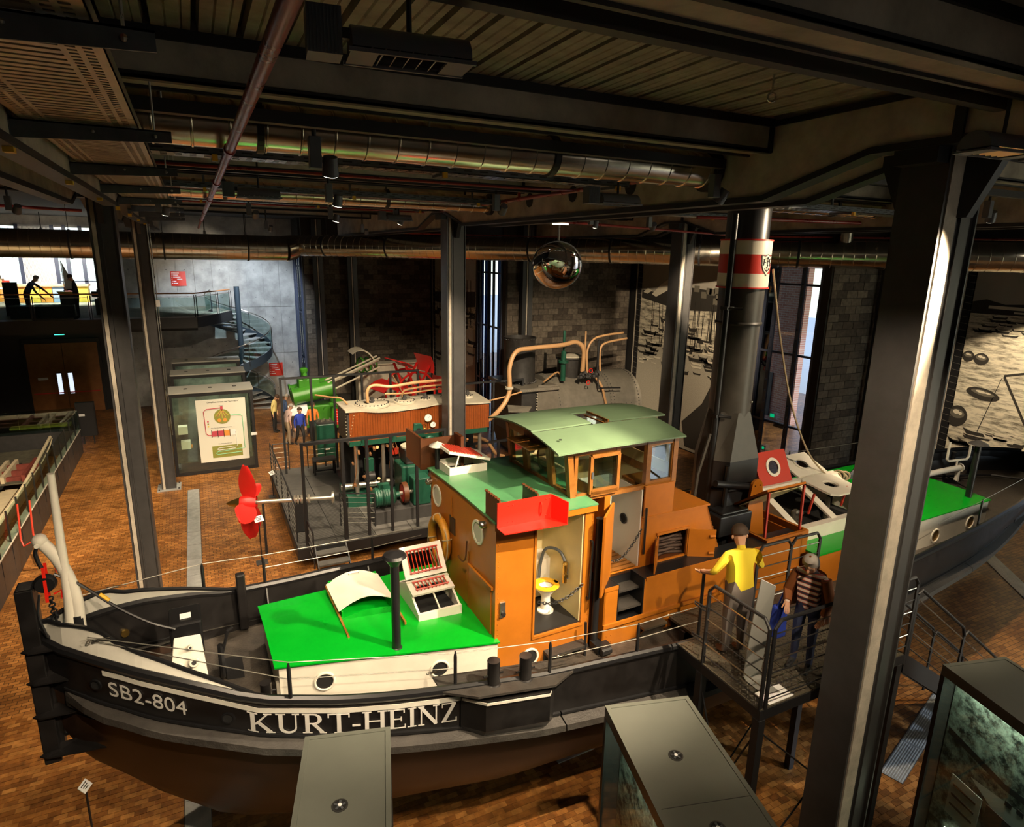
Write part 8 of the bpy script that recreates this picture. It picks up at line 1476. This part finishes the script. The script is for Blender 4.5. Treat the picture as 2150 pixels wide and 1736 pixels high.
for pts, r in (([(7.6, 19.2, 2.6), (8.3, 19.4, 2.25), (9.2, 19.8, 2.5), (9.75, 20.0, 3.1), (9.8, 20.1, 4.0), (10.1, 20.2, 4.55), (10.8, 20.4, 4.62), (12.2, 20.6, 4.65), (12.9, 20.7, 4.72), (13.25, 20.7, 4.4), (13.3, 20.8, 3.55)], 0.085), ([(13.6, 20.9, 3.4), (13.55, 20.9, 4.3), (13.8, 20.9, 4.75), (14.3, 20.9, 4.9), (15.2, 20.9, 4.98)], 0.045), ([(14.2, 20.9, 3.5), (14.15, 20.9, 4.3), (14.4, 20.9, 4.6), (15.4, 20.9, 4.75)], 0.045), ([(13.45, 20.9, 3.4), (13.45, 20.9, 5.1)], 0.035), ([(13.9, 20.75, 3.3), (14.1, 20.55, 2.9), (14.3, 20.5, 2.2)], 0.05), ([(12.6, 21.2, 3.3), (12.4, 21.2, 3.5), (11.5, 20.6, 3.3)], 0.035), ([(7.8, 19.6, 2.9), (9.3, 20.0, 2.95), (10.4, 20.3, 3.05)], 0.03), ([(7.7, 19.0, 2.0), (8.4, 19.0, 1.8), (8.9, 19.2, 1.2), (9.3, 19.4, 1.0)], 0.06)): MB().tube(bez(pts, 7), r, 10).build('copper_pipe', 'copper_paint', bo, smooth=True)
MB().lathe([(0.15, -0.04), (0.15, 0.04)], (9.78, 20.05, 3.3), (0,0,1), 16, cap=True).build('pipe_flange', 'engine_cream', bo); MB().cyl((12.55, 21.0, 3.2), (12.55, 21.0, 4.35), 0.1, 12).cyl((12.55, 21.0, 4.3), (12.55, 21.0, 5.15), 0.05, 10).lathe([(0.2, 3.9), (0.2, 4.0)], (12.55, 21.0, 0), (0,0,1), 14, cap=True).build('safety_valve', 'engine_green', bo, smooth=True)
b = MB()
for q in range(9): b.cyl((13.1+q*0.1, 20.75, 3.35+0.08*(q % 3)), (13.1+q*0.1, 20.55, 3.38+0.08*(q % 3)), 0.06, 8); b.sphere((13.1+q*0.1, 20.7, 3.35+0.09*(q % 2)), 0.075, 7)
b.build('valve_cluster', 'steel_grey', bo, smooth=True, kind='stuff'); MB().torus((13.5, 20.5, 3.62), (0, 1, 0), 0.08, 0.015, 14, 6).torus((13.4, 20.5, 3.15), (0, 1, 0), 0.08, 0.015, 14, 6).build('hand_wheel', 'nav_red', bo)
MB().cyl((14.0, 20.8, 3.2), (14.0, 20.8, 4.75), 0.05, 10).tube([(13.9, 20.6, 3.4), (13.9, 20.5, 2.9), (14.9, 20.45, 2.85)], 0.03, 6).build('black_pipe', 'steel_black', bo, smooth=True); MB().prism([(9.6, 19.7, 2.5), (10.5, 19.9, 2.35), (10.9, 20.4, 2.4), (9.9, 20.4, 2.55)], (0, 0, 0.04)).build('catwalk_plate', 'boiler_grey', bo); MB().bar((10.2, 20.1, 0), (10.2, 20.1, 2.4), 0.06, 0.06).build('catwalk_leg', 'steel_black', bo); MB().box(11.6, 15.9, 21.2, 22.6, 0, 0.8).build('boiler_cradle', 'steel_black', bo)
# ================================================================== near display cases
mat('case_olive', (0.105, 0.112, 0.094), 0.42, var=0.05, scale=3); mat('case_side', (0.03, 0.03, 0.028), 0.4)
m = bpy.data.materials.new('forest_print'); m.use_nodes = True; MT['forest_print'] = m; n, l, b = nodes(m); _g = n.new('ShaderNodeNewGeometry'); _v = n.new('ShaderNodeTexNoise'); _v.inputs['Scale'].default_value = 7; _v.inputs['Detail'].default_value = 10; _v.inputs['Roughness'].default_value = 0.75; l.new(_g.outputs['Position'], _v.inputs['Vector']); _r = n.new('ShaderNodeValToRGB'); _r.color_ramp.elements[0].position = 0.42; _r.color_ramp.elements[1].position = 0.64; _r.color_ramp.elements[0].color = (0.010, 0.014, 0.011, 1); _r.color_ramp.elements[1].color = (0.28, 0.34, 0.28, 1); l.new(_v.outputs['Fac'], _r.inputs['Fac']); l.new(_r.outputs[0], b.inputs['Base Color']); b.inputs['Roughness'].default_value = 0.5
mat('print_grey', (0.40, 0.44, 0.40), 0.6); mat('sheet_grey', (0.24, 0.24, 0.22), 0.5); mat('case_lamp', (1, 1, 1), 0.5, emit=(1.0, 0.95, 0.75, 2.2))
def near_case(c, label, W=0.92, L=2.7, H=3.0, vents=(0.95, 2.0), photo=False):
    th = radians(-15); u = Vector((cos(th), sin(th), 0)); v = Vector((sin(th), -cos(th), 0)); c = Vector(c); t = thing('display_tower', c+u*W/2+v*L/2, label, 'display case')   # c = far left top corner
    pt = lambda a, d, z: Vector((c.x, c.y, 0))+u*a+v*d+Vector((0, 0, z)); w3 = Vector((0,0,1))
    B = lambda a0, a1, d0, d1, z0, z1: MB().obox(pt((a0+a1)/2, (d0+d1)/2, (z0+z1)/2), u, v, w3, a1-a0, d1-d0, z1-z0)
    B(0, W, 0, L, H-0.13, H).build('lid', 'case_olive', t, bevel=0.006); b = MB()
    for a0, a1, d0, d1 in ((0, 0.05, 0, L), (W-0.05, W, 0, L), (0.05, W-0.05, 0, 0.05), (0.05, W-0.05, L-0.05, L)): b.obox(pt((a0+a1)/2, (d0+d1)/2, H+0.004), u, v, w3, a1-a0, d1-d0, 0.012)
    b.build('lid_rim', 'case_olive', t); b = MB(); b.obox(pt(W/2, L*0.52, H+0.001), u, v, w3, W-0.1, 0.006, 0.003); b.build('lid_joint', 'case_side', t)
    B(0, W, 0, L, 0, 0.1).build('plinth', 'case_side', t)
    for a in (0.03, W-0.03):
        for d in (0.03, L-0.03): B(a-0.03, a+0.03, d-0.03, d+0.03, 0.1, H-0.13).build('corner_post', 'case_side', t)
    B(0.01, W-0.01, 0.02, 0.04, 0.1, H-0.13).build('end_panel', 'case_side', t); B(W-0.04, W-0.02, 0.06, L-0.06, 0.1, H-0.13).build('right_panel', 'case_side', t)
    B(0.012, 0.02, 0.06, L-0.06, 0.1, H-0.13).build('front_glass', 'case_glass', t); B(0.2, 0.23, 0.06, L-0.06, 0.1, H-0.14).build('photo_print', 'forest_print', t)
    for d in vents:
        o = MB().lathe([(0.075, 0.0), (0.075, 0.004), (0.06, 0.005)], pt(W*0.47, d, H+0.001), (0,0,1), 20).build('vent_ring', 'case_side', t); MB().cyl(pt(W*0.47, d, H+0.002), pt(W*0.47, d, H+0.004), 0.062, 18).build('vent_well', 'dark_void', o)
        for q in range(5): a = 2*pi*q/5; MB().obox(pt(W*0.47, d, H+0.008)+Vector((cos(a), sin(a), 0))*0.03, (cos(a), sin(a), 0), (-sin(a), cos(a), 0), w3, 0.045, 0.02, 0.004).build('fan_blade', 'bracket_grey', o)
        MB().cyl(pt(W*0.47, d, H+0.004), pt(W*0.47, d, H+0.014), 0.018, 10).build('fan_hub', 'sign_white', o)
    al = bpy.data.lights.new('case_light', 'AREA'); al.shape = 'RECTANGLE'; al.size = 0.12; al.size_y = L-0.4; al.energy = 22; al.color = (0.95, 1, 0.85); ao = bpy.data.objects.new('case_light', al); COL.objects.link(ao); ao.location = pt(0.1, L/2, H-0.15)-t.location; ao.rotation_euler = (0, 0, th); ao.parent = t
    if photo:
        P = lambda d0, d1, z0, z1, m_, nm, a=0.19: B(a, a+0.008, d0, d1, z0, z1).build(nm, m_, t)
        MB().add([pt(0.185, 0.5, 1.75), pt(0.185, 1.9, 1.95), pt(0.185, 2.6, 2.2), pt(0.185, 2.6, 2.05), pt(0.185, 1.9, 1.72), pt(0.185, 0.9, 1.55)], [(0, 1, 2, 3, 4, 5)]).build('steamer_hull', 'print_grey', t)
        for q in range(10): P(0.95+q*0.14, 1.03+q*0.14, 1.78+0.022*q, 1.84+0.022*q, 'steel_black', 'steamer_window', 0.178)
        MB().add([pt(0.186, 0.1, 2.15), pt(0.186, 0.9, 2.02), pt(0.186, 1.9, 2.12), pt(0.186, 1.9, 2.04), pt(0.186, 0.9, 1.94), pt(0.186, 0.1, 2.06)], [(0, 1, 2, 3, 4, 5)]).build('bridge_rail', 'steel_black', t)
        P(0.30, 0.72, 1.05, 1.62, 'print_grey', 'text_panel', 0.15); P(0.78, 1.2, 1.35, 1.62, 'steel_grey', 'photo_panel', 0.15); P(0.78, 1.2, 1.05, 1.32, 'steel_grey', 'photo_panel', 0.15)
        for q in range(3): P(0.34, 0.66, 1.48-q*0.14, 1.51-q*0.14, 'steel_black', 'text_line', 0.145)
        P(0.35, 0.85, 0.35, 0.85, 'case_lamp', 'lit_niche', 0.14); MB().sphere(pt(0.1, 0.75, 0.55), 0.06, 8).cyl(pt(0.1, 0.75, 0.4), pt(0.1, 0.75, 0.55), 0.025, 8).build('brass_piece', 'brass', t, smooth=True); P(0.42, 0.55, 0.62, 0.7, 'cl_royal', 'niche_label', 0.13)
    return t
near_case((0.62, 5.95, 3.0), 'grey topped display tower in front of the name lettering', W=0.87, vents=(0.93,))
near_case((3.73, 5.04, 3.0), 'grey topped display tower left of the gangway platform', W=1.0, vents=(0.82, 1.68))
near_case((8.04, 3.90, 3.0), 'display tower with steamer photograph at the lower right corner', W=0.95, vents=(), photo=True)
# ================================================================== gangway
gw = thing('gangway', (6.8, 4.9, 0), 'black steel gangway platform with chequer plate leading onto the tug', 'gangway'); GZ = 2.9
MB().box(5.38, 8.0, 4.33, 5.80, GZ-0.14, GZ-0.01).build('platform_frame', 'steel_black', gw)
for i in range(3):
    x0 = 5.39+i*0.87; o = MB().box(x0, x0+0.86, 4.34, 5.79, GZ-0.012, GZ).build('deck_plate', 'checker', gw); b = MB(); checker(b, x0+0.01, x0+0.85, 4.36, 5.78, GZ+0.002, 0.06); b.build('plate_tear', 'galv', o, kind='stuff')
for x, y in ((5.42, 4.37), (5.42, 5.32), (7.9, 4.37), (7.9, 5.7)): MB().bar((x, y, 0), (x, y, GZ-0.14), 0.10, 0.10).build('support_leg', 'steel_black', gw)
for p, q in (((5.42, 4.37, 0.2), (5.42, 5.32, 2.6)), ((5.42, 5.32, 0.2), (5.42, 4.37, 2.6)), ((5.42, 4.37, 0.3), (7.9, 4.37, 2.6)), ((7.9, 4.37, 0.3), (5.42, 4.37, 2.6)), ((5.42, 5.32, 0.3), (7.9, 5.6, 2.6))): MB().cyl(p, q, 0.012, 6).build('brace_rod', 'steel_black', gw)
def grail(pts, label, h=1.12, n=6):
    t = thing('gangway_railing', pts[0], label, 'railing'); P = [Vector(p) for p in pts]
    for p in P: MB().bar(p+Vector((0,0,-0.16)), p+Vector((0, 0, h-0.1)), 0.045, 0.022).build('rail_post', 'steel_black', t)
    for p, q in zip(P, P[1:]):
        d = (q-p).normalized(); MB().tube([p+Vector((0, 0, h-0.1)), p+d*0.08+Vector((0, 0, h)), q-d*0.08+Vector((0, 0, h)), q+Vector((0, 0, h-0.1))], 0.022, 8).build('top_rail', 'steel_black', t)
    for k in range(n): MB().tube([p+Vector((0, 0, 0.12+(h-0.28)*k/(n-1))) for p in P], 0.008, 6).build('rail_bar', 'galv' if k % 2 else 'steel_black', t)
    return t
grail([(5.40, 4.36, GZ), (5.40, 5.30, GZ)], 'left end railing of the gangway beside the display tower'); grail([(5.46, 4.34, GZ), (6.7, 4.34, GZ), (8.0, 4.34, GZ)], 'near side railing of the gangway behind the near column'); grail([(6.75, 5.80, GZ), (7.4, 5.80, GZ), (8.0, 5.80, GZ)], 'far side railing of the gangway behind the visitors')
for q in range(2): MB().tube([(5.42, 5.33, GZ+0.25+0.45*q), (5.42, 5.55, GZ+0.25+0.45*q), (5.46, 5.6, GZ+0.25+0.45*q), (5.5, 5.33, GZ+0.25+0.45*q)], 0.01, 6).build('hinge_loop', 'steel_black', gw)
ip = thing('info_board', (5.75, 4.65, GZ), 'bent grey metal information board standing on the gangway', 'sign'); pr_ = [(0, 0.02), (0.02, 0.0), (0.05, 0.0)]
MB().slab([[(5.62+s, y, z) for s, y, z in ((0, 4.52, GZ+0.012), (0, 4.78, GZ+0.012), (0, 4.83, GZ+0.05), (0, 4.80, GZ+0.75), (0, 4.74, GZ+1.40))] , [(5.62+s, y, z) for s, y, z in ((0.22, 4.46, GZ+0.012), (0.22, 4.72, GZ+0.012), (0.22, 4.77, GZ+0.05), (0.22, 4.74, GZ+0.75), (0.18, 4.68, GZ+1.30))]], (0.0, 0.012, 0.006)).build('bent_sheet', 'sheet_grey', ip)
MB().box(5.55, 5.95, 4.36, 4.58, GZ+0.002, GZ+0.012).build('foot_sheet', 'sign_white', ip)
# stairs down to the floor on the right
sd = thing('gangway_stairs', (9.6, 4.9, 0), 'black steel stairs descending from the gangway to the right', 'stairs'); NSX = 13
for k in range(NSX): x0 = 8.0+k*0.30; z = GZ-(k+1)*GZ/(NSX+1); MB().box(x0, x0+0.30, 4.38, 5.35, z-0.03, z).build('tread', 'checker', sd)
for y in (4.33, 5.36): MB().prism([(8.0, y, GZ), (8.0, y, GZ-0.28), (8.0+NSX*0.30, y, -0.02), (8.0+NSX*0.30+0.3, y, 0.0), (8.0+NSX*0.30+0.2, y, 0.14)], (0, 0.03, 0)).build('stringer', 'steel_black', sd)
for y, nm in ((4.34, 'near'), (5.38, 'far')): grail([(8.05, y, GZ-0.05), (9.35, y, GZ-1.0), (10.65, y, GZ-1.96), (11.7, y, GZ-2.74)], '%s handrail of the stairs descending from the gangway' % nm, 1.0, 4)
